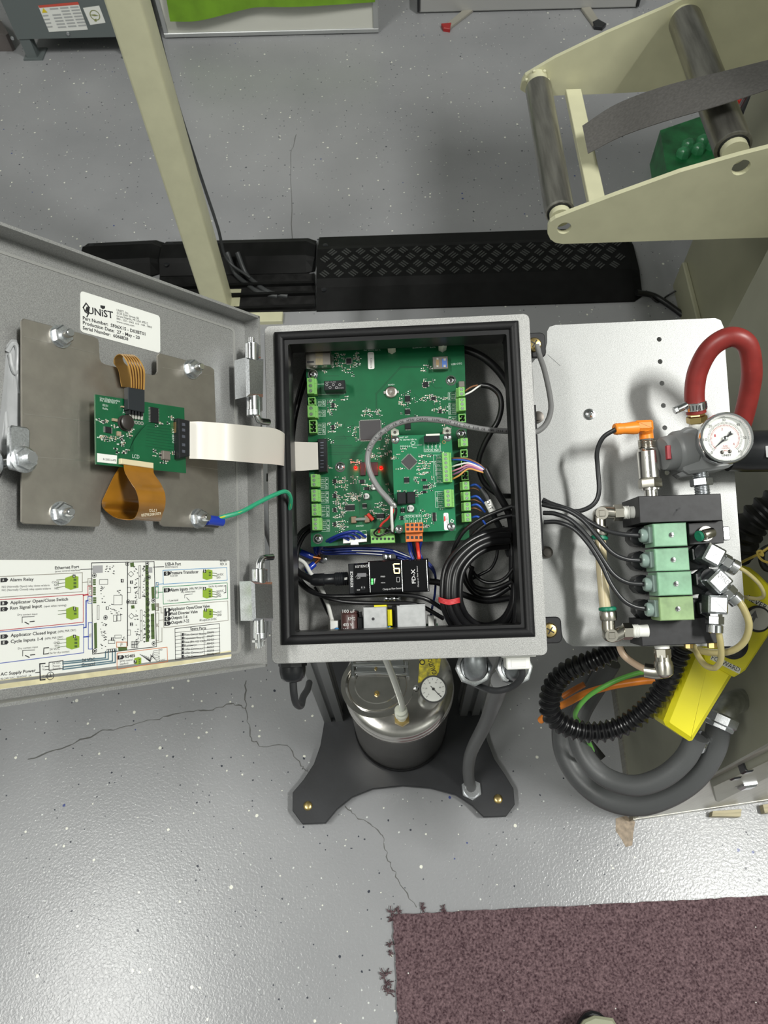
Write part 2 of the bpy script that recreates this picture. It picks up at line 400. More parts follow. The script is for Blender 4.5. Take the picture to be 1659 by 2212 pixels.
MB().frame_ring(CABF, circ(c0[0], c0[1], 18, 20), circ(c0[0], c0[1], 15, 20), 1.3, 1.6).build('emblem_ring', mat('olive_print', (.25, .27, .10), .6), lb)
g = MB(); g.flat(CABF, 1.7, [(194, 32), (204, 31), (214, 34), (204, 35)]); g.flat(CABF, 1.7, [(203, 42), (208, 40), (209, 47), (204, 46)]); g.build('emblem', MATS['olive_print'], lb)
t = thing('steel_foot_plate', 'brown grey steel foot beside the slate cabinet, at left edge', 'bracket', W.hit(5, 76, 0))
m = MB(); P = [W.hit(x, y, 60) for x, y in ((-30, 20), (2, 45), (18, 72), (12, 76), (-30, 76))]; m.prism(W, [(p[0], p[1]) for p in P], 0, 60); m.build('block', mat('brown_steel', (.12, .105, .10), .5), t)
# ---- whiteboard panel with green sheet
WBF = wall_frame((-730, 3040, 0))
t = thing('framed_panel', 'white panel in a silver frame standing on the floor at top', 'panel', (-330, 3050, 0))
q0 = WBF.hit(354, 74, 0); q1 = WBF.hit(818, 64, 0); yb = -4
m = MB(); m.box(WBF, (q0[0]+14, -700, -22), (q1[0]-14, yb-12, -6)); m.build('board', mat('panel_white', (.62, .62, .56), .5), t)
AL = mat('aluminium_frame', (.50, .51, .51), .4, .6)
for a, b in (((q0[0], yb-16, -28), (q1[0], yb, 0)), ((q0[0], -700, -28), (q0[0]+16, yb-16, 0)), ((q1[0]-20, -700, -28), (q1[0], yb-16, 0))):
    MB().box(WBF, a, b, 2).build('frame_rail', AL, t)
m = MB(); GR = mat('lime_sheet', (.17, .34, .02), .55, 0, .2, 12)
A = [WBF.w(WBF.hit(x, y, z)) for x, y, z in ((368, 46, 22), (430, 44, 30), (520, 22, 26), (560, 15, 20), (650, 14, 26), (810, 4, 10))]
B = [WBF.w(WBF.hit(x, y, z)) for x, y, z in ((350, -60, 12), (420, -60, 30), (520, -60, 22), (560, -60, 12), (650, -60, 20), (815, -60, 8))]
m.ribbon(A, B, 5); m.build('green_sheet', GR, None, 'lime green plastic sheet draped over the white framed panel', 'sheet')
# ---- banner stand base
BNF = wall_frame((251, 3105, 0))
t = thing('banner_stand', 'long pale aluminium stand base with two swing-out feet at top', 'stand', (650, 3120, 0))
a = BNF.hit(906, 22, 0); b = BNF.hit(1375, 12, 0)
MB().box(BNF, (a[0], -58, -80), (b[0], -3, 0), 6).build('base', mat('pale_aluminium', (.42, .42, .41), .4, .3), t)
MB().box(BNF, (b[0], -60, -84), (b[0]+10, -8, 4), 3).build('end_cap', BPLAS, t)
MB().box(BNF, (a[0]-8, -60, -84), (a[0], -8, 4), 3).build('end_cap', BPLAS, t)
MB().box(BNF, (a[0]+10, -70, -30), (b[0]-10, -58, -12), 2).build('slot_rail', AL, t)
for Q, tip in ((((998, 22), (1022, 20), (972, 58), (958, 56)), 1), (((1256, 16), (1276, 14), (1294, 42), (1282, 52)), 0), ):
    f_ = MB().prism(W, [tuple(W.hit(x, y, 12)[:2]) for x, y in Q], 2, 12, 2).build('foot', mat('foot_metal', (.44, .42, .36), .4, .4), t)
MB().prism(W, [tuple(W.hit(x, y, 14)[:2]) for x, y in ((953, 50), (975, 48), (972, 62), (958, 60))], 0, 14, 2).build('foot_tip', mat('red_tip', (.35, .02, .02), .4), t, label='red rubber foot tip')
MB().prism(W, [tuple(W.hit(x, y, 14)[:2]) for x, y in ((1280, 46), (1292, 40), (1310, 50), (1302, 58), (1285, 56))], 0, 14, 2).build('foot_tip', BPLAS, t, label='black rubber foot tip')
# ---- cream machine frame: post and beam
t = thing('machine_post', 'tall cream square steel post rising behind the open door', 'post', W.hit(478, 672, 0))
b0 = W.hit(474, 662, 0); fr = Fr((b0[0], b0[1], 0), (1, -.05, 0), (.05, 1, 0), (0, 0, 1))
MB().box(fr, (-36, -36, 8), (36, 36, 1500), 0, 7).build('upright', BEIGE, t)
MB().box(fr, (-60, -60, 0), (60, 60, 8)).build('foot_plate', BEIGE, t)
MB().box(fr, (36, -74, 0), (190, -38, 14), 2).build('foot_beam', BEIGE, t)
cable('post_cable', [(325, -20, 830), (350, 100, 700), (385, 230, 520), (430, 370, 330), (470, 490, 170), (490, 560, 60), (540, 600, 20)], 9, mat('dark_grey_cable', (.045, .048, .05), .45), 'dark grey cable running down the right side of the cream post', fr=W)
for k, (dx, l) in enumerate(((0, 'inner'), (22, 'outer'))):
    cable('floor_cable', [(490+dx, 545, 60), (508+dx, 590, 16), (530+dx, 612, 8), (560+dx, 632, 8), (600+dx, 640, 8)], 11, MATS['dark_grey_cable'], 'grey cable bending onto the black ramp beside the cream post, %s one' % ('left' if k == 0 else 'right'), fr=W)
# ---- black cable ramps
RAMP = mat('black_ramp_rubber', (.005, .0052, .0052), .6, 0, .35, 30, spec=.18)
def ramp(name, c, h, label, tiles=True):
    t = thing(name, label, 'cable ramp', ((c[0][0]+c[1][0])/2, (c[0][1]+c[2][1])/2, 0))
    (x0, y1), (x1, y1b), (x1c, y0b), (x0c, y0) = c
    o = np.array([x0c, y0, 0]); ux = nrm(np.array([x1c-x0c, y0b-y0, 0])); uy = np.array([-ux[1], ux[0], 0]); fr = Fr(o, ux, uy, (0, 0, 1))
    L = np.hypot(x1c-x0c, y0b-y0); D = np.hypot(x0-x0c, y1-y0)
    prof = [(0, 0), (0, 6), (D*.22, h*.72), (D*.3, h), (D*.7, h), (D*.78, h*.72), (D, 6), (D, 0)]
    V = []
    e = 26
    for xx, k in ((0, 1), (L-e, 1), (L, .62)):
        for y, z in prof: V.append((xx, D/2+(y-D/2)*(1 if k == 1 else .86), z*k))
    n = len(prof); Fc = [(s*n+i, s*n+(i+1) % n, (s+1)*n+(i+1) % n, (s+1)*n+i) for s in range(2) for i in range(n)]+[tuple(range(n)), tuple(range(3*n-1, 2*n-1, -1))]
    MB().add(V, Fc, fr, flip=True).build('ramp_body', RAMP, t, smooth=False)
    if tiles:
        m = MB(); nx = int(L/38)
        for i in range(nx):
            for j, yy in enumerate((.36, .46, .56, .65)):
                x = 24+i*42+(21 if j % 2 else 0)
                if x > L-40: continue
                for k in range(3):
                    a = math.pi/4*(1 if (i+j) % 2 else -1); cx = x+math.cos(a+math.pi/2)*8*(k-1); cy = D*yy+math.sin(a+math.pi/2)*8*(k-1)
                    dx, dy = math.cos(a)*11, math.sin(a)*11; px_, py_ = -dy*.2, dx*.2
                    m.prism(fr, [(cx-dx-px_, cy-dy-py_), (cx+dx-px_, cy+dy-py_), (cx+dx+px_, cy+dy+py_), (cx-dx+px_, cy-dy+py_)], h-.3, h+1.6)
        m.build('tread_ribs', mat('ramp_tread', (.04, .042, .04), .3), t, kind='stuff')
    sc = MB()
    for p in ((22, D*.2), (22, D*.8)): sc.lathe(fr, (p[0], p[1], h*.55), (0, 0, 1), [(8, 0), (8, 6), (5, 7)], 12)
    sc.each('bolt', BPLAS, t); return t
def fl2(x, y, z=0): p = W.hit(x, y, z); return (p[0], p[1])
ramp('cable_ramp', (fl2(686, 516, 0), fl2(1374, 510, 0), fl2(1390, 652), fl2(684, 674)), 40, 'long black diamond-tread cable ramp running right behind the enclosure')
ramp('cable_ramp', (fl2(350, 526), fl2(682, 518), fl2(680, 592), fl2(346, 600)), 34, 'short black cable ramp behind the cream post', tiles=False)
ramp('cable_ramp', (fl2(180, 530), fl2(345, 527), fl2(345, 598), fl2(175, 606)), 34, 'black cable ramp half hidden by the open door', tiles=False)
t = thing('ramp_liner', 'dark grey open channel strip in front of the short black ramp', 'channel', W.hit(500, 625, 0))
m = MB(); A = [fl2(346, 602), fl2(680, 594), fl2(682, 672), fl2(344, 684)]; m.prism(W, A, 0, 7); m.build('channel_floor', mat('dusty_black', (.012, .012, .012), .7, 0, .5, 40, spec=.2), t)
for s in (.35, .62, .98):
    p = [np.array(A[0])*(1-s)+np.array(A[3])*s, np.array(A[1])*(1-s)+np.array(A[2])*s]
    MB().prism(W, [tuple(p[0]), tuple(p[1]), tuple(p[1]+[0, 9]), tuple(p[0]+[0, 9])], 7, 18).build('rib', RAMP, t)
cable('ramp_cable', [(1375, 632, 25), (1410, 638, 12), (1440, 655, 8), (1475, 680, 8), (1530, 715, 8)], 13, CABLE, 'black cable leaving the right end of the long ramp', fr=W)
cable('thin_wire', [(1395, 628, 20), (1420, 652, 5), (1440, 640, 6), (1460, 628, 20)], 4, CABLE, 'thin black wire looping over the floor beside the ramp cable', 'wire', fr=W)
# ---- roller bracket
NP = wall_frame((330, 1050, 740)); FP = wall_frame((354, 1460, 740))
t = thing('roller_bracket', 'cream machine arm with two steel rollers at upper right', 'roller arm', (500, 1250, 0))
def side(fr, q, holes, th):
    outer = [tuple(fr.hit(x, y, 0)[:2]) for x, y in q]
    return MB().plate(fr, outer, [circ(*fr.hit(hx, hy, 0)[:2], hr, 18) for hx, hy, hr in holes], -th, 0).build('bracket_plate', BEIGE, t, smooth=False)
side(NP, [(1184, 490), (1189, 480), (1200, 472), (1240, 456), (1330, 422), (1470, 372), (1600, 335), (1800, 285), (1800, 509), (1659, 513), (1400, 521), (1215, 527), (1199, 524), (1189, 517), (1183, 505)], [(1219, 493, 12), (1601, 362, 14)], 9)
side(FP, [(1128, 175), (1135, 163), (1150, 154), (1200, 125), (1310, 72), (1430, 20), (1500, -12), (1700, -90), (1800, -130), (1800, 183), (1659, 188), (1460, 195), (1300, 203), (1190, 207), (1140, 204), (1124, 194)], [], 9)
ROLL = mat('worn_steel_roller', (.34, .33, .30), .30, .85, .4, 8, .06, 60, stretch=(9, 1, 9))
def roller(pa, pb, za, r, cr):
    A = EYE+ray(*pa)*((za-H)/ray(*pa)[2]); B = EYE+ray(*pb)*((za-H)/ray(*pb)[2]); d = nrm(B-A)
    MB().lathe(None, A, B-A, [(r*.8, 0), (r, 2), (r, np.linalg.norm(B-A)-2), (r*.9, np.linalg.norm(B-A))], 32).build('roller', ROLL, t)
    MB().lathe(None, B, d, [(r*.82, 0), (r*.84, 1.5), (r*.7, 2)], 28).build('roller_rim', BPLAS, t)
    MB().cyl(None, B-d*2, B+d*13, r*.72, n=24).build('roller_hub', BEIGE, t)
    MB().cyl(None, A+d*2, A-d*34, r*.8, n=24).build('roller_hub', BEIGE, t)
    m = MB()
    for k in range(7):
        a = k*1.0; m.lathe(None, A-d*26+np.array([math.cos(a), 0, math.sin(a)])*r*.85, d, [(3, 0), (4, 3), (2, 6)], 7)
    m.build('weld_bead', BEIGE, t)
roller((1163, 190), (1209, 460), 740, 25, 1)
roller((1480, 45), (1584, 320), 850, 29, 1)
A = W.hit(1238, 196, 722); B = W.hit(1290, 440, 722)
u = nrm(B-A); m = MB(); fr = Fr(A, u, np.cross((0, 0, 1), u), (0, 0, 1)); m.box(fr, (0, -15, -8), (np.linalg.norm(B-A), 15, 4), 1); m.build('cross_bar', BEIGE, t)
TAPE = mat('grey_strip', (.115, .11, .105), .55, .1, .18, 220, stretch=(1, 1, 1))
A_ = [W.hit(x, y, z) for x, y, z in ((1258, 272, 770), (1330, 226, 800), (1430, 188, 850), (1560, 155, 900), (1700, 120, 930))]
B_ = [W.hit(x, y, z) for x, y, z in ((1270, 332, 770), (1340, 296, 800), (1430, 264, 850), (1560, 226, 900), (1700, 180, 930))]
MB().ribbon(A_, B_, 1.2, 6).build('metal_strip', TAPE, None, 'dark grey flat strip lying across the upper steel roller', 'strip')
# ---- machine body behind rollers
X0, Y1 = W.hit(1460, 601, 0)[:2]
t = thing('machine_housing', 'large cream grey machine housing at right behind the roller arm', 'machine', (X0+400, Y1-300, 0))
fr = Fr((X0, Y1, 0), (1, -.062, 0), (.062, 1, 0), (0, 0, 1))
MB().box(fr, (0, -760, 0), (900, 0, 1500), 0, 12).build('shell', MACH2, t)
MB().box(fr, (-14, -640, 0), (0, -30, 90), 3).build('skirt', MACH2, t)
P = [W.hit(x, y, 150) for x, y in ((1432, 262), (1520, 232), (1600, 240), (1600, 330), (1470, 376), (1450, 370))]
t = thing('green_tray', 'dirty green plastic tray on the floor beneath the rollers', 'tray', (np.mean([p[0] for p in P]), np.mean([p[1] for p in P]), 0))
GRT = mat('green_plastic', (.015, .17, .05), .35, 0, .5, 18, .4, 40)
MB().prism(W, [(p[0], p[1]) for p in P], 0, 120, 0).build('tray_body', GRT, t)
m = MB(); c_ = sum(np.array(p) for p in P)/6
for k in range(5): m.lathe(W, (c_[0]-50+k*24, c_[1]-30+(k*37 % 60), 120), (0, 0, 1), [(22, 0), (20, 14), (11, 24), (4, 27)], 7)
m.build('crumpled_film', mat('green_film', (.05, .26, .11), .3, 0, .4, 25, .5, 50), t)
cable('red_hose_far', [(1592, 222, 12), (1600, 208, 12), (1612, 200, 12)], 12, mat('red_plastic', (.5, .03, .02), .4), 'bright red hose end glimpsed behind the upper roller', 'hose', fr=W)
cable('black_hose_far', [(1600, 245, 12), (1618, 212, 12), (1632, 190, 12)], 14, CABLE, 'black hose glimpsed behind the upper roller beside the red hose', 'hose', fr=W)
# ---- lower right cabinet
t = thing('lower_cabinet', 'olive grey machine cabinet at lower right with a steel latch', 'cabinet', (800, 500, 0))
fr = Fr((452, 188, 0), (1, -.062, 0), (.062, 1, 0), (0, 0, 1))
CH = 1150
CP = [(454, 190), (1060, 238), (1080, 720), (486, 712)]
MB().prism(W, CP, 30, CH).build('housing', MACH, t)
FF = Fr((454, 190, 0), (606, 48, 0), (0, 0, -1), (48, -606, 0))
MB().box(FF, (0, -CH, 0), (606, -30, 3)).build('front_panel', mat('brushed_panel', (.50, .49, .44), .4, .6, .12, 12, stretch=(30, 1, 1)), t)
MB().prism(W, [(451, 186), (1064, 234), (1084, 724), (482, 716)], 0, 30).build('base_frame', mat('brushed_base', (.34, .33, .29), .35, .7, .2, 10, stretch=(1, 30, 1)), t)
FF = FF.sub((0, 0, 3))
MB().prism(FF, [tuple(FF.hit(x, y, 10)[:2]) for x, y in ((1538, 1700), (1700, 1625), (1700, 1660), (1552, 1733), (1546, 1732))], 0, 10, 2).build('door_edge', MACH, t)
p = FF.hit(1612, 1699, 12)
h_ = MB().prism(FF, [(p[0]-11, p[1]-20), (p[0]+10, p[1]-20), (p[0]+12, p[1]+12), (p[0]-9, p[1]+12)], 0, 16, 3).build('latch', ZINC, t, label='steel spring latch')
MB().text(FF, 16.3, 'BX', (1603, 1698), (1618, 1692), 9, True).build('lettering', INK, h_)
for q in ((1590, 1684), (1615, 1670)):
    p = FF.hit(q[0], q[1], 12); MB().box(FF, (p[0]-6, p[1]-9, 0), (p[0]+6, p[1]+9, 12), 2).build('clip', BPLAS, t)
WOODM = mat('pale_wood', (.46, .41, .27), .7, 0, .2, 20, stretch=(1, 12, 1))
for q, l in ((((1540, 1752), (1602, 1748), (1600, 1764), (1538, 1763)), 'pale wooden block under the front of the lower cabinet'), (((1648, 1738), (1720, 1730), (1720, 1752), (1652, 1756)), 'pale wooden block under the cabinet at the right edge')):
    P = [W.hit(x, y, 18) for x, y in q]
    MB().prism(W, [(p[0], p[1]) for p in P], 0, 18).build('wooden_block', WOODM, None, l, 'block')
# ---- mat and shoe
def carpet_mat():
    m = bpy.data.materials.new('maroon_pile'); m.use_nodes = True; nt = m.node_tree; b = nt.nodes['Principled BSDF']; N = nt.nodes.new; Lk = nt.links.new
    tc = N('ShaderNodeTexCoord').outputs['Object']
    n = N('ShaderNodeTexNoise'); S(n, 'Scale', 260.); S(n, 'Detail', 5.); Lk(tc, n.inputs['Vector'])
    r = N('ShaderNodeValToRGB'); e = r.color_ramp.elements; e[0].position = .3; e[1].position = .72; e[0].color = (.040, .022, .027, 1); e[1].color = (.21, .14, .15, 1); Lk(n.outputs[0], r.inputs[0])
    v = N('ShaderNodeTexVoronoi'); S(v, 'Scale', 60.); Lk(tc, v.inputs['Vector']); sp = N('ShaderNodeSeparateColor'); Lk(v.outputs['Color'], sp.inputs[0])
    a = N('ShaderNodeMath'); a.operation = 'GREATER_THAN'; Lk(sp.outputs[0], a.inputs[0]); a.inputs[1].default_value = .93
    c = N('ShaderNodeMath'); c.operation = 'LESS_THAN'; Lk(v.outputs['Distance'], c.inputs[0]); c.inputs[1].default_value = .07
    d = N('ShaderNodeMath'); d.operation = 'MULTIPLY'; Lk(a.outputs[0], d.inputs[0]); Lk(c.outputs[0], d.inputs[1])
    mx = N('ShaderNodeMixRGB'); Lk(d.outputs[0], mx.inputs[0]); Lk(r.outputs[0], mx.inputs[1]); S(mx, 2, (.7, .7, .66, 1)); Lk(mx.outputs[0], b.inputs['Base Color']); S(b, 'Roughness', .95); S(b, 'Specular IOR Level', .1)
    q = N('ShaderNodeBump'); S(q, 'Strength', 1.); S(q, 'Distance', .003); Lk(n.outputs[0], q.inputs['Height']); Lk(q.outputs[0], b.inputs['Normal']); return m
CM = carpet_mat()
x0, yt = fl2(848, 1976, 5); m = MB(); n = 90; L = 1150; edge = []
for k in range(n+1): edge.append((x0+L*k/n, yt-.008*L*k/n+random.uniform(-1.2, 1.2)))
left = [(x0+random.uniform(-2, 2), yt-9*k) for k in range(55, 0, -1)]
m.prism(W, [(x0+L, yt-500)]+left[::1][:0]+[(x0, yt-500)]+left+edge, 0, 6)
t = m.build('floor_mat', CM, None, 'maroon carpet floor mat with a frayed corner at the bottom', 'mat')
m = MB()
for cx, cy, s in ((848, 1972, 1.2), (862, 1968, 1), (912, 1962, 1), (960, 1968, 1.1), (1120, 1975, .8), (1105, 1974, .7), (1600, 1975, .8), (846, 1985, 1), (832, 2105, 1.4), (836, 2125, 1.5), (842, 2142, 1.2), (845, 2060, .7), (843, 2040, .8)):
    p = W.hit(cx, cy, 4)
    for k in range(9):
        a = random.uniform(0, 6.3); q = p+np.array([math.cos(a), math.sin(a), random.uniform(-.2, .3)])*9*s*random.uniform(.5, 1.2); q[2] = max(q[2], 1)
        m.tube([p+np.array([random.uniform(-3, 3), random.uniform(-3, 3), 0]), (p+q)/2+np.array([random.uniform(-2, 2), random.uniform(-2, 2), 2]), q], .9, 4, 3)
m.build('frayed_yarn', CM, t, kind='stuff')
t = thing('shoe', 'black shoe with a khaki toe cap at the bottom edge on the mat', 'shoe', W.hit(1290, 2230, 6))
sp = W.hit(1292, 2292, 6)
m = MB(); m.prism(W, circ(sp[0], sp[1]-20, 48, 24, ry=95), 6.5, 24, 4); m.build('sole', BPLAS, t)
m = MB(); m.prism(W, circ(sp[0]+2, sp[1]-24, 42, 24, ry=82), 24, 60, 16); m.build('upper', mat('black_fabric', (.012, .012, .012), .8), t)
m = MB(); P = [W.hit(x, y, 64) for x, y in ((1250, 2222), (1262, 2204), (1285, 2194), (1325, 2200), (1345, 2235))]; m.prism(W, [(p[0], p[1]) for p in P], 52, 64, 4); m.build('toe_cap', mat('khaki', (.28, .29, .20), .6), t)
# ================================================================ STAND AND TANK
t = thing('stand_base', 'black cut-out steel base plate of the stand with brass levelling bolts', 'base plate', (10, 440, 0))
pts = [(632, 1712), (632, 1752), (653, 1780), (703, 1778), (728, 1748), (760, 1722), (805, 1704), (870, 1697), (930, 1702), (985, 1717), (1020, 1740), (1045, 1765), (1094, 1763), (1112, 1738), (1109, 1703), (1090, 1672), (1068, 1640), (1052, 1600), (1044, 1565)]
R_ = [fl2(x, y, 26) for x, y in pts]; L_ = [fl2(x, y, 26) for x, y in ((700, 1562), (692, 1610), (678, 1650), (655, 1685))]
ym = 470
half = R_+[(R_[-1][0]-8, ym)]
low = L_+R_[:]  # left flank down, across the front, up the right flank
poly = low+[(x, 2*ym-y) for x, y in low[::-1]]
BASE = mat('black_base_paint', (.017, .018, .021), .42, 0, .35, 14, .08, 200)
MB().prism(W, poly, 14, 26, 1).build('plate', BASE, t)
for q in ((665, 1741), (1076, 1726)):
    p = W.hit(q[0], q[1], 26); MB().screw(W, (p[0], p[1], 26), 9, 4).build('levelling_bolt', BRASS, t); MB().cyl(W, (p[0], p[1], 0), (p[0], p[1], 14), 13).build('levelling_foot', BPLAS, t)
    MB().cyl(W, (p[0], 2*ym-p[1], 0), (p[0], 2*ym-p[1], 14), 13).build('levelling_foot', BPLAS, t)
m = MB()
for q in ((655, 1700), (1082, 1686)):
    p = W.hit(q[0], q[1], 26); m.lathe(W, (p[0], p[1], 26), (0, 0, 1), [(4, 0), (4, .3)], 12)
m.build('bolt_hole', INK, t)
EXT = mat('aluminium_extrusion', (.40, .41, .41), .38, .85)
EXD = mat('extrusion_slot', (.02, .02, .022), .5)
t = thing('stand_column', 'aluminium extrusion column frame carrying the enclosure above the tank', 'stand', (10, 430, 26))
for cx, cy in ((-132, 432), (154, 428)):
    pc = []
    hw = 20; s = 5; d = 9
    for k in range(4):
        a = k*math.pi/2
        for x, y in ((-hw, -hw), (-s, -hw), (-s, -hw+d), (s, -hw+d), (s, -hw)):
            pc.append((cx+x*math.cos(a)-y*math.sin(a), cy+x*math.sin(a)+y*math.cos(a)))
    MB().prism(W, pc, 26, 968).build('extrusion', EXT, t, smooth=False)
    MB().box(W, (cx-8, cy-8, 26), (cx+8, cy+8, 967)).build('slot_core', EXD, t)
MB().box(W, (-112, 414, 900), (134, 448, 940)).build('cross_beam', EXT, t)
# tank
tx, ty = 8, 398
t = thing('pressure_tank', 'polished steel pressure tank standing on the black base plate', 'tank', (tx, ty, 26))
m = MB(); m.lathe(W, (tx, ty, 26), (0, 0, 1), [(88, 0), (93, 6), (94, 14), (94, 262), (97, 272)], 64); m.build('body', STAIN, t)
m = MB(); m.lathe(W, (tx, ty, 298), (0, 0, 1), [(96, -2), (98, 0), (98, 5), (96, 8), (97, 11), (97, 18), (94, 25), (88, 30), (72, 32), (40, 33), (2, 33.5)], 64); m.build('top_rim', STAIN, t)
m = MB(); m.lathe(W, (tx, ty, 26), (0, 0, 1), [(95.5, 0), (96.5, 4), (96.5, 12), (94.4, 15)], 48, cap=False); m.build('base_ring', BLACK, t)
m = MB(); m.frame_ring(W, circ(tx, ty, 98.4, 48), circ(tx, ty, 93, 48), 292, 297); m.build('seam', mat('dark_steel', (.12, .11, .10), .3, .9), t)
ld = W.hit(815, 1478, 336)
ZT = 331
lo = MB(); lo.frame_ring(W, circ(ld[0], ld[1], 64, 40, ry=58), circ(ld[0], ld[1], 56, 40, ry=50), ZT-2, ZT+3); lid = lo.build('hatch_rim', STAIN, t)
m = MB(); m.prism(W, circ(ld[0], ld[1], 52, 40, ry=46), ZT-4, ZT+2.5, 2); m.build('hatch_lid', STAIN, t)
m = MB(); m.prism(W, circ(ld[0], ld[1], 40, 32, ry=34), ZT+2, ZT+4, 1.5); m.build('hatch_dish', STAIN, t)
m = MB()
bz = ZT+10
for (x0, y0, x1, y1) in ((762, 1437, 882, 1440), (766, 1452, 880, 1457)): 
    a = W.hit(x0, y0, bz); b = W.hit(x1, y1, bz); m.cyl(W, tuple(a), tuple(b), 2.6)
a = W.hit(764, 1430, bz); b = W.hit(878, 1452, bz)
m.box(W, (a[0]+3, b[1], ZT+3), (b[0]-3, a[1], ZT+9), 1.5)
for xx in (762, 880):
    p = W.hit(xx, 1448, bz); m.box(W, (p[0]-3, p[1]-12, ZT), (p[0]+3, p[1]+16, bz+2), 1)
m.build('clamp_handle', CHROME, t)
for q in ((812, 1445), (814, 1497)):
    m = MB()
    p = W.hit(q[0], q[1], ZT+9); m.hexa(W, (p[0], p[1], ZT+2), (p[0], p[1], ZT+8), 5)
    m.cyl(W, (p[0], p[1], ZT+8), (p[0], p[1], ZT+11), 2.5); m.build('nut', BRASS, t)
# air fitting and tube
fp = W.hit(868, 1552, ZT+4)
m = MB(); m.hexa(W, (fp[0], fp[1], ZT), (fp[0], fp[1], ZT+9), 14); m.build('brass_fitting', BRASS, t)
m = MB(); m.cyl(W, (fp[0], fp[1], ZT+9), (fp[0], fp[1]+2, ZT+20), 8); m.lathe(None, (fp[0], fp[1]+2, ZT+18), (-.05, .25, 1), [(10, 0), (11.5, 3), (11.5, 9), (10, 11), (10.8, 13), (10.8, 18), (8, 21)], 20); m.build('tube_collar', NYLON, t)
p0 = np.array([fp[0], fp[1]+4, ZT+34])
P = [p0]+[W.hit(x, y, z) for x, y, z in ((868, 1520, 385), (855, 1480, 450), (838, 1435, 540), (822, 1395, 640))]
MB().tube(P, 5.2, 10, 6).build('milky_tube', mat('milky_tube', (.60, .62, .56), .3, coat=.3), None, 'milky white plastic tube rising from the tank fitting', 'tube')
# gauge
gp = W.hit(936, 1489, ZT+26)
gt = thing('tank_gauge', 'small round pressure gauge on the steel tank top', 'gauge', (gp[0], gp[1], ZT))
vd = nrm(EYE-gp)*.5+np.array([0, 0, .5]); vd = nrm(vd); gx = nrm(np.cross((0, 1, 0), vd)); gy = np.cross(gx, vd)
GF = Fr(gp, gx, gy, vd)
MB().lathe(GF, (0, 0, -22), (0, 0, 1), [(6, -18), (6, 0), (20, 0), (22, 3), (22, 18), (23.5, 20), (23.5, 24), (20.5, 24)], 32).build('case', CHROME, gt)
MB().prism(GF, circ(0, 0, 20.5, 32), 1.6, 2.4).build('dial', PAPER, gt)
m = MB()
for k in range(11):
    a = math.radians(135+27*k); m.line(GF, 2.7, [(15.5*math.cos(a), 15.5*math.sin(a)), (18.5*math.cos(a), 18.5*math.sin(a))], .5, px=False)
for k, s in enumerate(('0', '20', '40', '60', '80', '100')):
    a = math.radians(135+54*k); x, y = 12*math.cos(a), 12*math.sin(a); w_ = 1.5*len(s); m.text(GF, 2.7, s, (x-w_/2, y+1), (x+w_/2, y+1), 2.2, px=False)
m.build('markings', INK, gt)
m = MB(); m.line(GF, 3.1, [(-4, -5), (12, 14)], 1.2, px=False); m.prism(GF, circ(0, 0, 2.4, 12), 2.4, 4); m.build('needle', INK, gt)
# yellow sticker on tank top
zs = ZT+3
Q = [W.hit(x, y, zs) for x, y in ((908, 1405), (955, 1408), (948, 1452), (935, 1470), (903, 1474))]
st = MB().prism(W, [(p[0], p[1]) for p in Q], zs-3, zs).build('yellow_sticker', mat('sticker_yellow', (.62, .52, .03), .45, 0, .4, 130, col2=(.22, .2, .05)), None, 'worn yellow warning sticker on the steel tank top beside its gauge', 'sticker')
m = MB(); m.text(W, zs+.3, 'ON', (918, 1437), (918, 1411), 12, True); m.text(W, zs+.3, 'CAUTION', (944, 1455), (930, 1415), 10, True); m.flat(W, zs+.2, [(930, 1408), (948, 1409), (946, 1424), (928, 1422)]); m.build('lettering', INK, st)
MB().screw(W, W.hit(899, 1486, ZT+3), 5, 6).build('relief_valve', CHROME, t)
# conduit to base
cd = [(1082, 1470, 800), (1072, 1500, 650), (1050, 1560, 380), (1018, 1625, 200), (1012, 1670, 80), (1018, 1706, 28)]
t = thing('grey_conduit', 'thick grey flexible conduit dropping from the enclosure to the base plate', 'conduit', W.hit(1018, 1706, 26))
P = path(W, cd); m = MB(); m.tube(P, 11.5, 14, 8); m.build('sleeve', mat('dark_conduit', (.115, .118, .12), .5), t)
p = P[-1]; m = MB(); m.hexa(None, p+[0, 0, -1], p+[0, 0, 6], 21); m.cyl(None, p+[0, 0, 6], p+[0, 0, 12], 16); m.build('gland_nut', ZINC, t)
# ================================================================ ENCLOSURE
BW, BH, BD = 241, 305, 95
enc = thing('control_enclosure', 'open silver metal control enclosure with black gasket in the centre', 'enclosure', BOX.w((120, 150, -BD)))
m = MB()
OUT = rrect(0, 0, BW, BH, 5, 3)
INN = rrect(2.5, 2.5, BW-2.5, BH-2.5, 3, 3)
m.frame_ring(BOX, OUT, INN, -BD, -1.5)
m.frame_ring(BOX, rrect(.6, .6, BW-.6, BH-.6, 4.5, 3), rrect(19, 15, 223, 281, 1.5, 3), -2.6, 0)
m.prism(BOX, OUT, -BD-2, -BD)
m.build('body', SILVER, enc)
m = MB()
go = rrect(9, 6.5, 231, 289, .5, 1); gi = rrect(18, 14.5, 222.5, 280.5, .5, 1)
def lerp(k, z): return [((a[0]*(1-k)+b[0]*k), (a[1]*(1-k)+b[1]*k), z) for a, b in zip(go, gi)]
V = []; prof = [(0, 0), (.08, 2.6), (.25, 3.8), (.5, 4.4), (.75, 3.8), (.92, 2.6), (1, 0)]
for k, z in prof: V += lerp(k, z)
n = len(go); m.add(V, [(i*n+j, i*n+(j+1) % n, (i+1)*n+(j+1) % n, (i+1)*n+j) for i in range(len(prof)-1) for j in range(n)], BOX)
m.build('gasket', FOAM, enc)
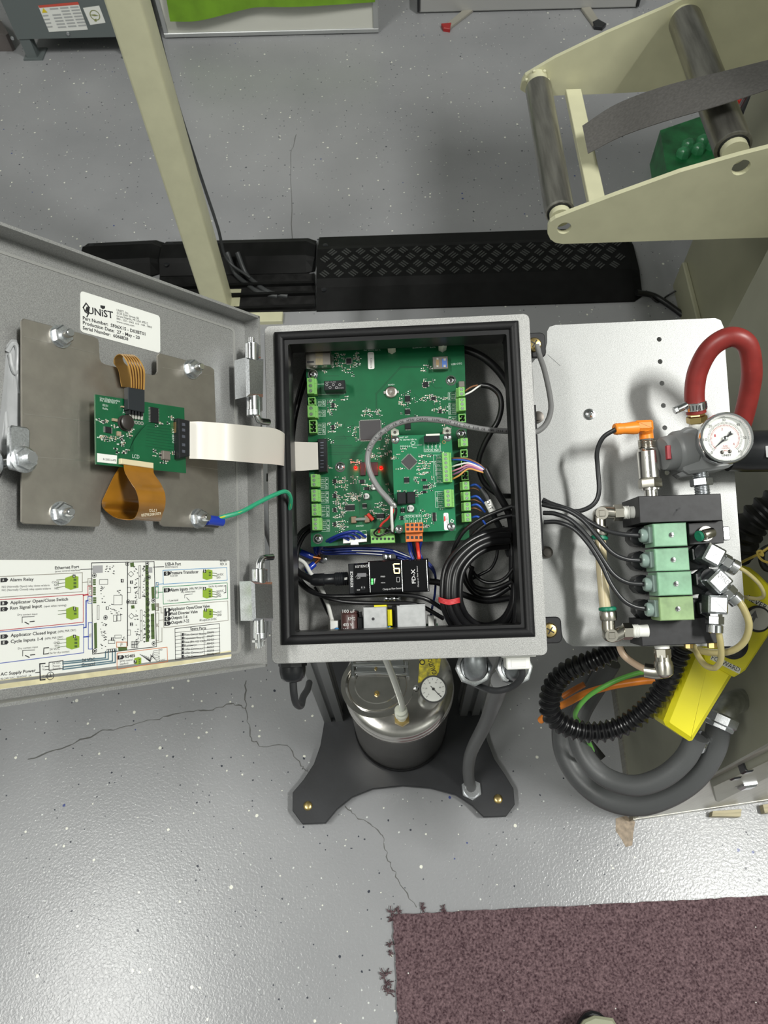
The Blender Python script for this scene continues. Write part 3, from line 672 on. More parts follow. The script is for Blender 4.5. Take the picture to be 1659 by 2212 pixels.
m = MB(); m.frame_ring(BOX, rrect(17.6, 14.2, 223, 281, 1, 1), rrect(21.5, 18.5, 219.5, 278, 1, 1), -26, .4); m.build('inner_lip_shade', mat('black_lip_shade', (.008, .008, .009), .35), enc)  # black return lip, deepened to stand in for shade on the inner walls
m = MB()
for k, (x, y) in enumerate(((1155, 742), (1189, 1362))):
    p = BOX.hit(x, y, -BD+6); m.box(BOX, (BW+.5, p[1]-13, -BD-2), (p[0]+12, p[1]+13, -BD+1), 1, 5)
m.each('mounting_ear', BANOD, enc)
for k, (x, y) in enumerate(((1155, 742), (1189, 1362))):
    p = BOX.hit(x, y, -BD+6); s_ = MB().screw(BOX, (p[0], p[1], -BD+1), 7.5, 5).build('mounting_screw', BRASS, enc)
    m = MB(); m.line(BOX, -BD+6.1, [(p[0]-3, p[1]-2), (p[0]+3, p[1]+2)], 1.2, px=False); m.line(BOX, -BD+6.1, [(p[0]-2, p[1]+3), (p[0]+2, p[1]-3)], 1.2, px=False); m.build('cross_slot', INK, s_)
MB().screw(BOX, BOX.hit(700, 1207, -BD+1), 4.2, 5).build('ground_stud', ZINC, enc)
# bottom elbows, white plug, gland
WZ = -52
for i, (x, l) in enumerate(((1022, 'left'), (1110, 'right'))):
    c_ = BOX.hit(x, 1412, WZ); nut = BOX.hit(x, 1441, WZ-14)
    e = thing('conduit_elbow', 'metal conduit elbow under the enclosure, ' + ('left one with bare top' if i == 0 else 'right one behind the white plug'), 'fitting', BOX.w((c_[0], BH, WZ)), 'conduit elbows under the enclosure')
    up_ = nrm(np.array([0, 0, 1.])*.9+BOX.z*.5+np.array([0, -.12, 0])); c3 = BOX.w(BOX.hit(x+2, 1441, WZ-10))
    v0 = BOX.l(c3+up_*15); A = BOX.w((v0[0], BH+.5, v0[2]))
    MB().tube([A, c3+up_*15-BOX.y*3, c3+up_*11+BOX.y*2, c3+up_*3+BOX.y*3, c3-up_*6+BOX.y*2], 10.5, 18, 6).build('elbow_body', mat('cast_elbow', (.34, .36, .37), .42, .9, .2, 120), e)
    MB().lathe(None, c3-up_*9, up_, [(17, 0), (17.6, 1), (17.6, 7), (16.4, 8), (13.5, 8.4), (12, 6)], 8).build('lock_nut', ZINC, e)
    MB().lathe(None, c3-up_*3, up_, [(13, 0), (15, 2), (15, 3.4), (13.4, 4), (12.4, 2)], 28).build('clamp_ring', CHROME, e)
    MB().cyl(None, c3-up_*8, c3-up_*45, 11.5).build('stub', mat('dark_conduit', (.1, .1, .1), .5), e)
p = BOX.hit(1108, 1410, WZ+34); e = thing('white_connector', 'white plastic connector plugged into the underside of the enclosure', 'connector', BOX.w((p[0], BH, WZ+30)))
kz = WZ+34
c0 = BOX.hit(1088, 1412, kz); c1 = BOX.hit(1146, 1440, kz)
MB().box(BOX, (c0[0]-2, BH+.3, kz-26), (c1[0]+5, BH+2.6, kz+2), 1).build('flange', WHITE, e)
MB().box(BOX, (c0[0]+2, BH+2.4, kz-24), (c1[0], BH+13.5, kz), 1, 1).build('shell', WHITE, e)
MB().box(BOX, (c0[0]+6, BH+4.5, kz), (c1[0]-4, BH+11.5, kz+.5), .3, .5).build('name_panel', mat('white_print', (.70, .70, .67), .5), e)
cable('power_lead', [(1126, 1436, kz-10), (1127, 1462, kz-15), (1108, 1482, kz-30), (1075, 1492, kz-40), (1045, 1486, kz-55), (1015, 1470, kz-90), (1000, 1440, kz-120)], 15, mat('matte_black_cable', (.022, .023, .025), .5), 'black lead looping from the white connector past the conduit elbows')
g = thing('cable_gland', 'black plastic cable gland under the left corner of the enclosure', 'gland', BOX.w(BOX.hit(632, 1432, WZ)))
gp0 = BOX.w((BOX.hit(632, 1432, WZ)[0], BH+.4, WZ)); gd = BOX.y
m = MB(); m.lathe(None, gp0, gd, [(11.5, 0), (13.5, 1.5), (13.5, 7), (12, 8)], 8); m.build('hex_body', BPLAS, g)
m = MB(); m.lathe(None, gp0+gd*7, gd, [(12.6, 0), (12.6, 5), (11.3, 11), (8.5, 14), (5, 15)], 10); m.build('dome_nut', BPLAS, g)
P = [gp0+gd*20]+[BOX.w(BOX.hit(x, y, z)) for x, y, z in ((635, 1500, WZ-4), (640, 1520, WZ-14), (650, 1524, WZ-28), (655, 1505, WZ-50), (664, 1490, WZ-80), (668, 1475, WZ-110))]
MB().tube(P, 3.6, 10, 8).build('gland_cable', mat('matte_black_cable', (.03, .03, .03), .4), None, 'black cable hanging from the gland under the enclosure', 'cable')
# black bracket on plate by the enclosure side
a = BOX.hit(1158, 874, -62); b = BOX.hit(1170, 1190, -62)
t = thing('black_bracket', 'narrow black bracket along the right side of the enclosure', 'bracket', BOX.w((a[0], 150, -BD)))
MB().box(BOX, (BW+6, a[1], -BD), (BW+12, b[1], -62), 1).build('bar', BANOD, t)
for q in ((1163, 900), (1182, 1193)):
    p = BOX.hit(q[0], q[1], -BD+2); MB().lathe(BOX, (p[0], p[1], -BD), (0, 0, 1), [(6, 0), (6, .8), (4, 1), (4, 3), (2, 3.2)], 18).build('socket_screw', MATS['dark_steel'], t)
# ---------------------------------------------------------------- door
LIP = 17
door = MB()
DL = -262
door.prism(DOOR, rrect(DL, 1, 0, 304, 3, 2), -2, 0)
door.box(DOOR, (-2.2, 1, 0), (0, 304, LIP)); door.box(DOOR, (DL, 1, 0), (DL+2.2, 304, LIP))
door.box(DOOR, (DL, 1, 0), (0, 3.2, LIP)); door.box(DOOR, (DL, 301.8, 0), (0, 304, LIP))
dr = door.build('door', SILVER_D, enc, label='opened silver door seen from inside')
m = MB(); g1 = rrect(DL+14, 12, -14, 292, 4, 3); g2 = rrect(DL+16, 14, -16, 290, 4, 3); m.frame_ring(DOOR, g1, g2, 0, .5); m.build('gasket_trace', mat('door_trace', (.40, .40, .385), .42, .45), dr)
# hinges
def dbox(m, q, zt, zb, cham=1., r=0): return m.pxbox(DOOR, q, zt, zb, cham, r)
for k, (l, kn, lf_, hook, pin) in enumerate((('upper', ((531, 742, 556, 772), (533, 856, 560, 888)), ((534, 771), (573, 775), (572, 857), (536, 856)), ((552, 886), (554, 900), (562, 909), (580, 912)), ((543, 730), (543, 742))),
        ('lower', ((546, 1228, 571, 1256), (549, 1341, 573, 1369)), ((546, 1255), (592, 1257), (594, 1342), (549, 1341)), ((560, 1230), (561, 1216), (568, 1206), (588, 1203)), ((557, 1369), (558, 1400))))):
    A = DOOR.w(DOOR.hit((kn[0][0]+kn[0][2])/2, kn[0][1]+2, LIP+4)); B = DOOR.w(DOOR.hit((kn[1][0]+kn[1][2])/2, kn[1][3]-2, LIP+4))
    hg = MB().cyl(None, A, B, 5.0).build('hinge', CHROME, enc, label=l+' chrome lift-off hinge')
    dbox(MB(), lf_, LIP+9.5, LIP-6, 2.2).build('leaf', ZINC, hg)
    for q in kn: MB().lathe(None, DOOR.w(DOOR.hit((q[0]+q[2])/2, q[1], LIP+3)), DOOR.y, [(5, 0), (5.8, .8), (5.8, DOOR.sc(q[0], q[1], LIP)*(q[3]-q[1])-.8), (5, DOOR.sc(q[0], q[1], LIP)*(q[3]-q[1]))], 20).build('knuckle', ZINC, hg)
    dbox(MB(), (kn[0][2]-1, kn[0][1]+2, kn[0][2]+8, kn[0][3]), LIP+3, LIP-5, .6).build('tab', ZINC, hg); dbox(MB(), (kn[1][2]-1, kn[1][1], kn[1][2]+8, kn[1][3]-2), LIP+3, LIP-5, .6).build('tab', ZINC, hg)
    MB().tube([DOOR.w(DOOR.hit(x, y, LIP+5)) for x, y in hook], 3.0, 10, 8).build('spring_hook', CHROME, hg)
    MB().tube([DOOR.w(DOOR.hit(x, y, LIP+5)) for x, y in pin], 2.6, 10, 1).build('hinge_pin', CHROME, hg)
    if k: MB().tube([DOOR.w(DOOR.hit(x, y, LIP+5)) for x, y in ((566, 1369), (566, 1396))], 2.0, 10, 1).build('hinge_pin', CHROME, hg); dbox(MB(), (552, 1382, 574, 1387), LIP+7, LIP+3, .4).build('clip', CHROME, hg)
# latch cam at left
lt = thing('door_latch', 'zinc cam latch with nut at the left edge of the opened door', 'latch', DOOR.w(DOOR.hit(20, 1000, 0)))
LZ = 24
m = MB(); q = [tuple(DOOR.hit(x, y, LZ)[:2]) for x, y in ((22, 923), (26, 918), (60, 923), (66, 930), (65, 998), (62, 1012), (48, 1018), (26, 1012), (22, 1000))]; m.prism(DOOR, q, LZ-4, LZ, .8); m.build('cam', ZINC, lt)
p = DOOR.hit(50, 993, LZ)
m = MB(); m.hexa(DOOR, (p[0], p[1], LZ), (p[0], p[1], LZ+5), 7); m.lathe(DOOR, (p[0], p[1], LZ), (0, 0, 1), [(8.5, 0), (8.5, 1.5), (7, 2)], 20); m.build('nut', ZINC, lt)
m = MB(); m.cyl(DOOR, (p[0], p[1], 0), (p[0], p[1], LZ+11), 3.4); m.build('threaded_stud', CHROME, lt)
m = MB(); m.lathe(DOOR, (p[0]-19, p[1]+3, 0), (0, 0, 1), [(17, 0), (16, 6), (11, 10), (10, 18), (5, 19)], 24); m.build('boss', ZINC, lt)
MB().text(DOOR, LZ+.2, '34', (42, 965), (54, 967), 9).build('stamp', mat('stamp', (.3, .3, .3), .4), lt)
# grey sealant smear
SEAL = mat('grey_sealant', (.50, .51, .52), .3, 0, .08, 80, .5, 60)
m = MB(); V = []
out = [(14, 745), (24, 733), (36, 734), (44, 750), (46, 800), (49, 862), (46, 935), (10, 985), (-8, 960), (2, 880), (8, 820)]
P2 = [DOOR.hit(x, y, 0) for x, y in out]; cc = sum(P2)/len(P2)
V = [(p[0], p[1], .1) for p in P2]+[((p[0]*.8+cc[0]*.2), p[1]*.9+cc[1]*.1, 2.6+(i % 2)) for i, p in enumerate(P2)]+[((p[0]*.45+cc[0]*.55), p[1]*.75+cc[1]*.25, 1.7+(i % 3)*.5) for i, p in enumerate(P2)]+[(cc[0], cc[1], 2)]
k = len(P2); Fc = [(r*k+i, r*k+(i+1) % k, (r+1)*k+(i+1) % k, (r+1)*k+i) for r in range(2) for i in range(k)]+[(2*k+i, 2*k+(i+1) % k, 3*k) for i in range(k)]
m.add(V, Fc, DOOR)
for q in (((16, 760, 1.5), (28, 742, 4), (38, 755, 4), (37, 800, 3), (44, 850, 2.5)), ((22, 765, 3), (26, 790, 3.5), (33, 806, 3), (38, 800, 3)), ((12, 890, 2), (14, 930, 3), (8, 960, 2))): m.tube(path(DOOR, q), 1.6, 8, 6)
m.build('grey_sealant', SEAL, None, 'dried grey sealant smear on the opened door beside the display plate', 'sealant')
# display plate
PZ = 13
t = thing('display_plate', 'brushed metal display back plate bolted inside the opened door', 'plate', DOOR.w(DOOR.hit(260, 900, 0)))
q = [(47, 692), (52, 688), (203, 727), (212, 732), (214, 740), (216, 776), (220, 783), (228, 787), (330, 810), (338, 808), (341, 802), (341, 768), (346, 763), (455, 792), (463, 799), (475, 1136), (471, 1141), (354, 1137), (346, 1132), (345, 1126), (343, 1090), (222, 1081), (219, 1088), (217, 1129), (214, 1137), (205, 1138), (52, 1131), (47, 1127)]
MB().prism(DOOR, [tuple(DOOR.hit(x, y, PZ)[:2]) for x, y in q], PZ-1.6, PZ, .3).build('plate', STEEL, t)
c0 = DOOR.hit(70, 820, 3); c1 = DOOR.hit(440, 1050, 3); MB().box(DOOR, (c0[0]-4, c0[1], .2), (c1[0], c1[1], PZ-3)).build('display_module', BPLAS, t)
for x, y in ((130, 727), (413, 798), (131, 1109), (427, 1120)):
    p = DOOR.hit(x, y, PZ); n_ = MB(); n_.lathe(DOOR, (p[0], p[1], PZ), (0, 0, 1), [(8, 0), (8, 1)], 20); n_.lathe(DOOR, (p[0], p[1], PZ+1), (0, 0, 1), [(6.6, 0), (7, .6), (7, 4.4), (6, 5.2), (4, 5.2)], 6)
    n_ = n_.build('nut', ZINC, t); MB().lathe(DOOR, (p[0], p[1], PZ), (0, 0, 1), [(3, 0), (3, 12), (2.3, 13)], 14).build('stud', CHROME, n_)
m = MB()
for a, b in (((52, 727), (202, 762)), ((352, 794), (462, 812)), ((52, 894), (196, 910)), ((50, 985), (200, 996)), ((404, 1006), (470, 1014))): m.line(DOOR, PZ+.12, [a, b], .35)
m.each('bend_mark', mat('scratch', (.55, .53, .48), .3, .9), t)
# stickers
def sticker(name, quad, z, label, cat='sticker', r=2.5, fr=DOOR, m_=PAPER):
    P_ = [fr.hit(x, y, z)[:2] for x, y in quad]; x0 = (P_[0][0]+P_[3][0])/2; x1 = (P_[1][0]+P_[2][0])/2; y0 = (P_[0][1]+P_[1][1])/2; y1 = (P_[3][1]+P_[2][1])/2
    return MB().prism(fr, rrect(x0, y0, x1, y1, r), z-.25, z).build(name, m_, None, label, cat)
s1 = sticker('serial_sticker', ((173, 630), (345, 680), (347, 763), (174, 717)), .4, 'white serial number sticker above the brushed display plate')
m = MB()
for s, a, b, h, bo in (('UNiST', (190, 677), (245, 688), 13, 1), ('Part Number:  SF06X1S - D03BT01', (179, 690), (314, 725), 6.5, 0), ('Production Date:  27 - May - 20', (179, 700), (302, 733), 6.5, 0), ('Serial Number:  6068838', (179, 711), (277, 736), 6.5, 0),
                       ('UNIST, Inc.', (252, 672), (278, 679), 4.2, 0), ('4134 36th Street SE', (252, 678), (300, 690), 4.2, 0), ('Grand Rapids, MI USA 49512', (252, 684), (320, 701), 4.2, 0), ('800 - 253 - 5462  616 - 949 - 0853', (252, 690), (328, 709), 3.6, 0), ('www.unist.com', (252, 696), (290, 706), 3.6, 0)):
    m.text(DOOR, .55, s, a, b, h, True if bo or h > 6 else False)
m.build('lettering', INK, s1)
m = MB(); m.line(DOOR, .56, [(186, 655), (180, 664), (184, 673), (191, 678), (188, 684)], .9); m.line(DOOR, .56, [(186, 655), (193, 664), (191, 676)], .9); m.flat(DOOR, .56, [(187, 662), (192, 667), (191, 676), (184, 671)]); m.flat(DOOR, .56, [(217, 659), (227, 661), (227, 666), (222, 668), (217, 664)]); m.build('logo', INK, s1)
# ---------------------------------------------------------------- instruction sticker
z = .4
st = sticker('instruction_sticker', ((-14, 1219), (495, 1204), (500, 1416), (-14, 1500)), z, 'large printed wiring diagram sticker at the bottom of the opened door', r=.5)
z = .6
MB().prism(DOOR, [tuple(DOOR.hit(x, y, .5)[:2]) for x, y in ((-10, 1470), (150, 1452), (330, 1432), (499, 1405), (500, 1418), (330, 1446), (150, 1470), (-10, 1490))], .42, .5).build('yellow_stain', mat('glue_stain', (.72, .66, .42), .4, 0, .2, 60), st)
def outline(col, rects, w_=.45):
    m = MB()
    for r in rects:
        if len(r) == 4 and not hasattr(r[0], '__len__'): x0, y0, x1, y1 = r; r = [(x0, y0), (x1, y0), (x1, y1), (x0, y1)]
        m.line(DOOR, z, r, w_, closed=True)
    return m.build('box_outline', col, st)
CG = mat('print_grey', (.30, .28, .24), .6); CR = mat('print_red', (.45, .02, .04), .6); CB = mat('print_blue', (.04, .08, .40), .6); CL = mat('print_sky', (.10, .30, .55), .6); CN = mat('print_green', (.03, .25, .10), .6); CO = mat('print_orange', (.60, .18, .05), .6); CT = mat('print_teal', (.10, .18, .22), .6)
outline(CG, [((-10, 1246), (178, 1237), (178, 1278), (-10, 1291)), (190, 1250, 199, 1264)])
outline(CR, [((-10, 1296), (180, 1284), (180, 1344), (-10, 1363)), (190, 1266, 199, 1287)])
outline(CB, [((-10, 1366), (181, 1349), (181, 1410), (-10, 1434)), (190, 1289, 199, 1303), (191, 1345, 199, 1402)])
outline(CL, [((352, 1232), (490, 1226), (491, 1253), (353, 1262)), (337, 1258, 342, 1267)])
outline(CN, [((352, 1268), (491, 1259), (492, 1293), (353, 1305)), (336, 1268, 342, 1292)])
outline(CG, [((353, 1310), (492, 1298), (493, 1340), (354, 1356)), (337, 1304, 343, 1319), (337, 1324, 343, 1384)])
outline(CO, [((253, 1411), (361, 1398), (362, 1429), (253, 1446)), (252, 1387, 274, 1398)])
outline(INK, [((198, 1216), (333, 1213), (338, 1397), (200, 1413))], .5)
for c_, L in ((CG, [(178, 1258), (190, 1257)]), (CR, [(180, 1286), (190, 1284)]), (CB, [(181, 1356), (186, 1355), (186, 1298), (190, 1297)]), (CB, [(181, 1376), (191, 1375)]), (CL, [(342, 1262), (353, 1261)]), (CN, [(342, 1280), (352, 1279)]), (CG, [(343, 1312), (348, 1312), (348, 1324), (353, 1324)]), (CG, [(343, 1340), (353, 1339)]), (CG, [(338, 1388), (350, 1386), (350, 1356)]),
              (INK, [(174, 1230), (200, 1229)]), (INK, [(331, 1225), (354, 1224)]), (CT, [(136, 1430), (228, 1421), (228, 1408)]), (CT, [(136, 1434), (234, 1424), (234, 1407)]), (CT, [(136, 1441), (243, 1428), (243, 1405)]), (CT, [(136, 1446), (249, 1431), (249, 1404)])):
    MB().line(DOOR, z, L, .9 if c_ is CT or c_ is CB or c_ is CR else .5).build('print_line', c_, st)
m = MB()
for r in (((353, 1378), (478, 1368)),): pass
T = [('Ethernet Port', (119, 1230), (171, 1227), 6, 1), ('(press control interface)', (119, 1236), (173, 1233), 3.6, 0), ('USB-A Port', (357, 1222), (391, 1221), 5.5, 1), ('(import/export)', (357, 1226), (384, 1226), 3, 0), ('303421', (475, 1214), (490, 1214), 4, 0), ('REV. A', (476, 1221), (490, 1221), 4, 0),
     ('Alarm Relay', (21, 1256), (73, 1254), 6.6, 1), ('NO (Normally Open) relay closes w/alarm', (4, 1270), (107, 1266), 4.2, 0), ('NC (Normally Closed) relay opens w/alarm', (4, 1277), (110, 1273), 4.2, 0), ('COM', (112, 1260), (127, 1260), 4, 0), ('NO', (117, 1266), (127, 1266), 4, 0), ('NC', (118, 1273), (127, 1273), 4, 0),
     ('Applicator Open/Close Switch', (22, 1305), (147, 1297), 6.6, 1), ('Run Signal Input', (22, 1317), (91, 1312), 6.6, 1), ('(open when running)', (95, 1312), (143, 1309), 4.2, 0), ('Dry contact input', (38, 1330), (81, 1328), 4, 0),
     ('Applicator Closed Input', (23, 1376), (122, 1368), 6.6, 1), ('(NPN, PNP, DRY)', (125, 1367), (164, 1363), 4.2, 0), ('Cycle Inputs 1-4', (23, 1389), (93, 1383), 6.6, 1), ('(NPN, PNP, DRY)', (97, 1382), (136, 1378), 4.2, 0), ('GND', (116, 1391), (129, 1390), 4, 0), ('SIG', (118, 1397), (128, 1396), 4, 0), ('24 VDC', (107, 1405), (129, 1403), 4.2, 0), ('Use for dry contact', (105, 1413), (150, 1409), 4, 0), ('Dry contact input', (39, 1403), (82, 1399), 4, 0),
     ('24 VDC', (177, 1430), (205, 1427), 6, 1), ('Ground', (176, 1440), (205, 1437), 6, 1), ('AC Supply Power', (1, 1460), (77, 1451), 6.6, 1), ('90-240 VAC, 50/60HZ, 3A', (1, 1469), (68, 1461), 4.2, 0), ('24 VDC', (113, 1435), (131, 1433), 3.8, 0), ('Power', (114, 1441), (130, 1440), 3.8, 0), ('Supply', (114, 1447), (131, 1445), 3.8, 0), ('L', (92, 1441), (95, 1441), 4, 0), ('N', (92, 1448), (95, 1448), 4, 0), ('G', (91, 1463), (95, 1463), 4, 0),
     ('Pressure Transducer', (368, 1241), (429, 1238), 5.6, 1), ('4-20 mA', (368, 1246), (384, 1245), 3.2, 0), ('24 VDC', (468, 1244), (483, 1243), 3.6, 0), ('SIG', (468, 1250), (476, 1249), 3.6, 0), ('Alarm Inputs', (368, 1278), (406, 1275), 5.6, 1), ('(NPN, PNP, DRY)', (409, 1274), (438, 1272), 3.8, 0), ('Use for dry contact', (451, 1269), (482, 1267), 3.4, 0), ('Dry contact input', (391, 1281), (422, 1279), 3.4, 0), ('24 VDC', (468, 1280), (483, 1278), 3.6, 0), ('SIG', (468, 1285), (476, 1284), 3.6, 0), ('GND', (468, 1290), (478, 1289), 3.6, 0), ('= Low level', (362, 1300), (385, 1298), 3.6, 0),
     ('Applicator Open/Close Valve', (369, 1319), (453, 1312), 5.2, 1), ('Fluid Diverter Valve', (369, 1329), (427, 1324), 5.2, 1), ('Outputs 1-6', (370, 1338), (405, 1335), 5.2, 1), ('Outputs 7-22', (370, 1348), (409, 1344), 5.2, 1), ('OUT', (469, 1325), (479, 1324), 3.6, 0), ('GND', (469, 1331), (479, 1330), 3.6, 0), ('All outputs are 24 VDC', (431, 1342), (468, 1339), 3.6, 0),
     ('Spare Parts', (411, 1361), (445, 1359), 4.6, 1), ('RS485', (270, 1422), (292, 1419), 5.6, 1), ('(press control', (259, 1430), (286, 1427), 3.8, 0), ('interface)', (259, 1437), (277, 1434), 3.8, 0), ('GND', (342, 1406), (351, 1405), 3, 0), ('24 VDC', (342, 1429), (357, 1427), 3.2, 0), ('Z', (342, 1411), (345, 1411), 3, 0), ('Y', (342, 1415), (345, 1415), 3, 0), ('B', (342, 1420), (345, 1420), 3, 0), ('A', (342, 1424), (345, 1424), 3, 0)]
rows = [('1', 'Main Circuit Board:', '303370'), ('2', 'Expansion Board:', '303371'), ('3', 'Fuse (8A, 125 VAC):', '303423'), ('4', 'Battery:', '303424'), ('5', '2 Pin Connector:', '302565'), ('6', '3 Pin Connector:', '302558'), ('7', '6 Pin Connector:', '303372')]
for i, (a, b, c_) in enumerate(rows):
    y = 1373+i*7.9; T += [(b, (398, y), (398+12+2.1*len(b)*.9, y-2), 3.6, 0), (c_, (447, y-4.3), (462, y-5.2), 3.6, 0)]
for s, a, b, h, bo in T: m.text(DOOR, z, s, a, b, h, bool(bo))
m.build('lettering', INK, st)
m = MB()
for i in range(8):
    y = 1366.5+i*7.9; m.line(DOOR, z, [(379, y), (475, y-10)], .3)
m.line(DOOR, z, [(378, 1358), (474, 1347), (475, 1410), (379, 1425)], .45, closed=True)
m.line(DOOR, z, [(391, 1367), (392, 1421)], .3); m.line(DOOR, z, [(440, 1361), (442, 1415)], .3)
m.build('table_grid', INK, st)
m = MB(); tags = MB()
for i, (ch, x, y) in enumerate((('A', 1, 1253), ('B', 1, 1303), ('C', 1, 1316), ('D', 1, 1375), ('E', 2, 1388), ('F', 254, 1420), ('G', 354, 1239), ('H', 354, 1275), ('I', 355, 1318), ('J', 355, 1327), ('K', 355, 1337), ('L', 355, 1347))):
    w_ = 11 if x > 300 or ch == 'F' else 13
    m.flat(DOOR, z, [(x, y-4), (x+w_, y-5), (x+w_+4, y-1), (x+w_, y+4), (x, y+5)]); tags.text(DOOR, z+.15, ch, (x+4, y+2.5), (x+8, y+2.5), 5, True)
for s, x, y in (('1', 232, 1314), ('2', 284, 1258), ('2', 284, 1349), ('3', 243, 1381), ('4', 264, 1255), ('6', 160, 1245), ('5', 161, 1315), ('6', 161, 1375), ('5', 442, 1234), ('6', 442, 1272), ('5', 444, 1318), ('7', 292, 1430)):
    m.flat(DOOR, z+.1, [(x-3, y-4), (x+3, y-4), (x+3, y+3), (x-3, y+3)]); tags.text(DOOR, z+.2, s, (x-1.4, y+2), (x+1.4, y+2), 4.5, True)
for i in range(7): y = 1370.5+i*7.9; m.flat(DOOR, z+.1, [(393, y-3), (397, y-3.4), (397, y+3), (393, y+3.4)])
m.each('letter_tag', INK, st); tags.build('tag_letter', PAPER, st)
m = MB(); g2 = MB()
for x, y, n_, s in ((156, 1259, 3, 1.5), (157, 1325, 2, 1.4), (158, 1388, 3, 1.5), (449, 1242, 2, 1.1), (449, 1282, 3, 1.1), (450, 1326, 2, 1.1), (298, 1428, 3, .8)):
    m.flat(DOOR, z, [(x-10*s, y-7*s), (x+1*s, y-11*s), (x+9*s, y-9*s), (x+9*s, y+7*s), (x-2*s, y+10*s), (x-10*s, y+7*s)])
    for k in range(n_): g2.flat(DOOR, z+.15, [(x+2*s, y-6*s+k*5*s), (x+6*s, y-6*s+k*5*s), (x+6*s, y-3*s+k*5*s), (x+2*s, y-3*s+k*5*s)])
    for k in range(n_):
        if x < 200: g2.line(DOOR, z, [(x-28*s*.8, y-4*s+k*5.5*s), (x-10*s, y-5*s+k*5*s)], .35)
        elif x > 400: g2.line(DOOR, z, [(x+9*s, y-4*s+k*5*s), (x+17*s, y-3*s+k*5*s)], .5)
m.each('plug_drawing', mat('print_lime', (.26, .40, .03), .6), st); g2.build('plug_detail', mat('print_dark_green', (.07, .12, .03), .6), st)
m = MB()
for x, y in ((46, 1336), (47, 1408)): m.line(DOOR, z, [(x+28, y-4), (x+2, y-3), (x+2, y+9)], .4); m.line(DOOR, z, [(x+8, y+8), (x+16, y+12)], .6); m.line(DOOR, z, [(x+19, y+7), (x+28, y+6)], .6)
m.line(DOOR, z, [(416, 1283), (399, 1285), (399, 1292)], .35); m.line(DOOR, z, [(403, 1291), (409, 1297)], .4)
m.line(DOOR, z, [(105, 1399), (95, 1400), (94, 1413), (104, 1412)], .6); m.line(DOOR, z, [(484, 1266), (488, 1265), (488, 1280), (484, 1281)], .5)
m.line(DOOR, z, [(97, 1433), (86, 1434), (87, 1469), (97, 1468)], .8); m.line(DOOR, z, [(77, 1453), (87, 1452)], .5); m.line(DOOR, z, [(97, 1440), (106, 1439)], .4); m.line(DOOR, z, [(97, 1447), (106, 1446)], .4); m.line(DOOR, z, [(98, 1461), (104, 1460)], .4)
m.line(DOOR, z, [(106, 1431), (136, 1427), (137, 1444), (106, 1448)], .5, closed=True)
q = DOOR.hit(109, 1460, z); m.frame_ring(DOOR, circ(q[0], q[1], 2.7, 16), circ(q[0], q[1], 2.3, 16), z-.1, z); m.line(DOOR, z, [(109, 1455), (109, 1461)], .4); m.line(DOOR, z, [(105, 1461), (113, 1460)], .5)
for k in range(7): m.line(DOOR, z, [(302+k*4.5, 1413+k*1.4), (325, 1430+k*.6-k)], .3); m.line(DOOR, z, [(325, 1426-k*2), (332+k, 1406+k*3.6), (341, 1405+k*3.8)], .25)
m.build('schematic_line', INK, st)
# board drawing
m = MB(); d2 = MB(); dg = MB()
dg.flat(DOOR, z, [(200, 1222), (222, 1221), (222, 1237), (200, 1238)]); dg.flat(DOOR, z, [(320, 1225), (329, 1225), (329, 1237), (320, 1237)])
for x0, y0, n_, x1 in ((201, 1251, 3, 207), (201, 1268, 4, 207), (201, 1290, 3, 208)):
    for k in range(n_): d2.flat(DOOR, z, [(x0, y0+k*4.6), (x1, y0+k*4.6), (x1, y0+k*4.6+3.8), (x0, y0+k*4.6+3.8)])
for col, (xa, ya, xb, yb) in ((0, (314, 1221, 321, 1386)), (1, (326, 1326, 333, 1380)), (2, (203, 1346, 209, 1400)), (3, (327, 1268, 333, 1292)), (4, (255, 1398, 274, 1405)), (5, (281, 1216, 289, 1224)), (6, (283, 1308, 290, 1314)), (7, (327, 1304, 334, 1318))):
    d2.flat(DOOR, z, [(xa, ya), (xa+(xb-xa), ya-1), (xb+1, yb), (xa+1, yb+1)])
for k in range(14):
    y = 1225+k*11.6; m.frame_ring(DOOR, circ(*DOOR.hit(317.5+k*.25, y, z)[:2], 1.3, 8), circ(*DOOR.hit(317.5+k*.25, y, z)[:2], .8, 8), z, z+.15)
    if k < 5: m.line(DOOR, z+.1, [(326, 1330+k*11), (333, 1330+k*11)], .3)
def rct(x0, y0, x1, y1, w_=.3): m.line(DOOR, z, [(x0, y0), (x1, y0-.3), (x1, y1), (x0, y1+.3)], w_, closed=True)
for r in ((215, 1252, 233, 1262), (246, 1286, 264, 1306), (275, 1269, 282, 1280), (275, 1361, 282, 1372), (245, 1329, 252, 1342), (253, 1329, 261, 1341), (210, 1308, 214, 1338), (300, 1222, 304, 1244), (300, 1246, 304, 1268), (300, 1270, 304, 1292), (303, 1318, 307, 1340), (303, 1342, 307, 1362), (303, 1364, 307, 1384), (275, 1215, 276, 1395), (248, 1372, 262, 1378), (234, 1383, 248, 1390)): rct(*r)
for x, y in ((204, 1243), (205, 1406), (275, 1218), (318, 1217), (322, 1247), (332, 1390), (228, 1334), (331, 1297), (277, 1300), (320, 1302)):
    c_ = DOOR.hit(x, y, z); m.frame_ring(DOOR, circ(c_[0], c_[1], 1.7, 10), circ(c_[0], c_[1], 1.3, 10), z-.1, z); m.flat(DOOR, z, circ(c_[0], c_[1], .8, 8), px=False)
for x, y in ((283, 1240), (284, 1331)): m.line(DOOR, z, [(x, y-6), (x+6, y), (x, y+6), (x-6, y)], .3, closed=True)
rr = random.Random(4)
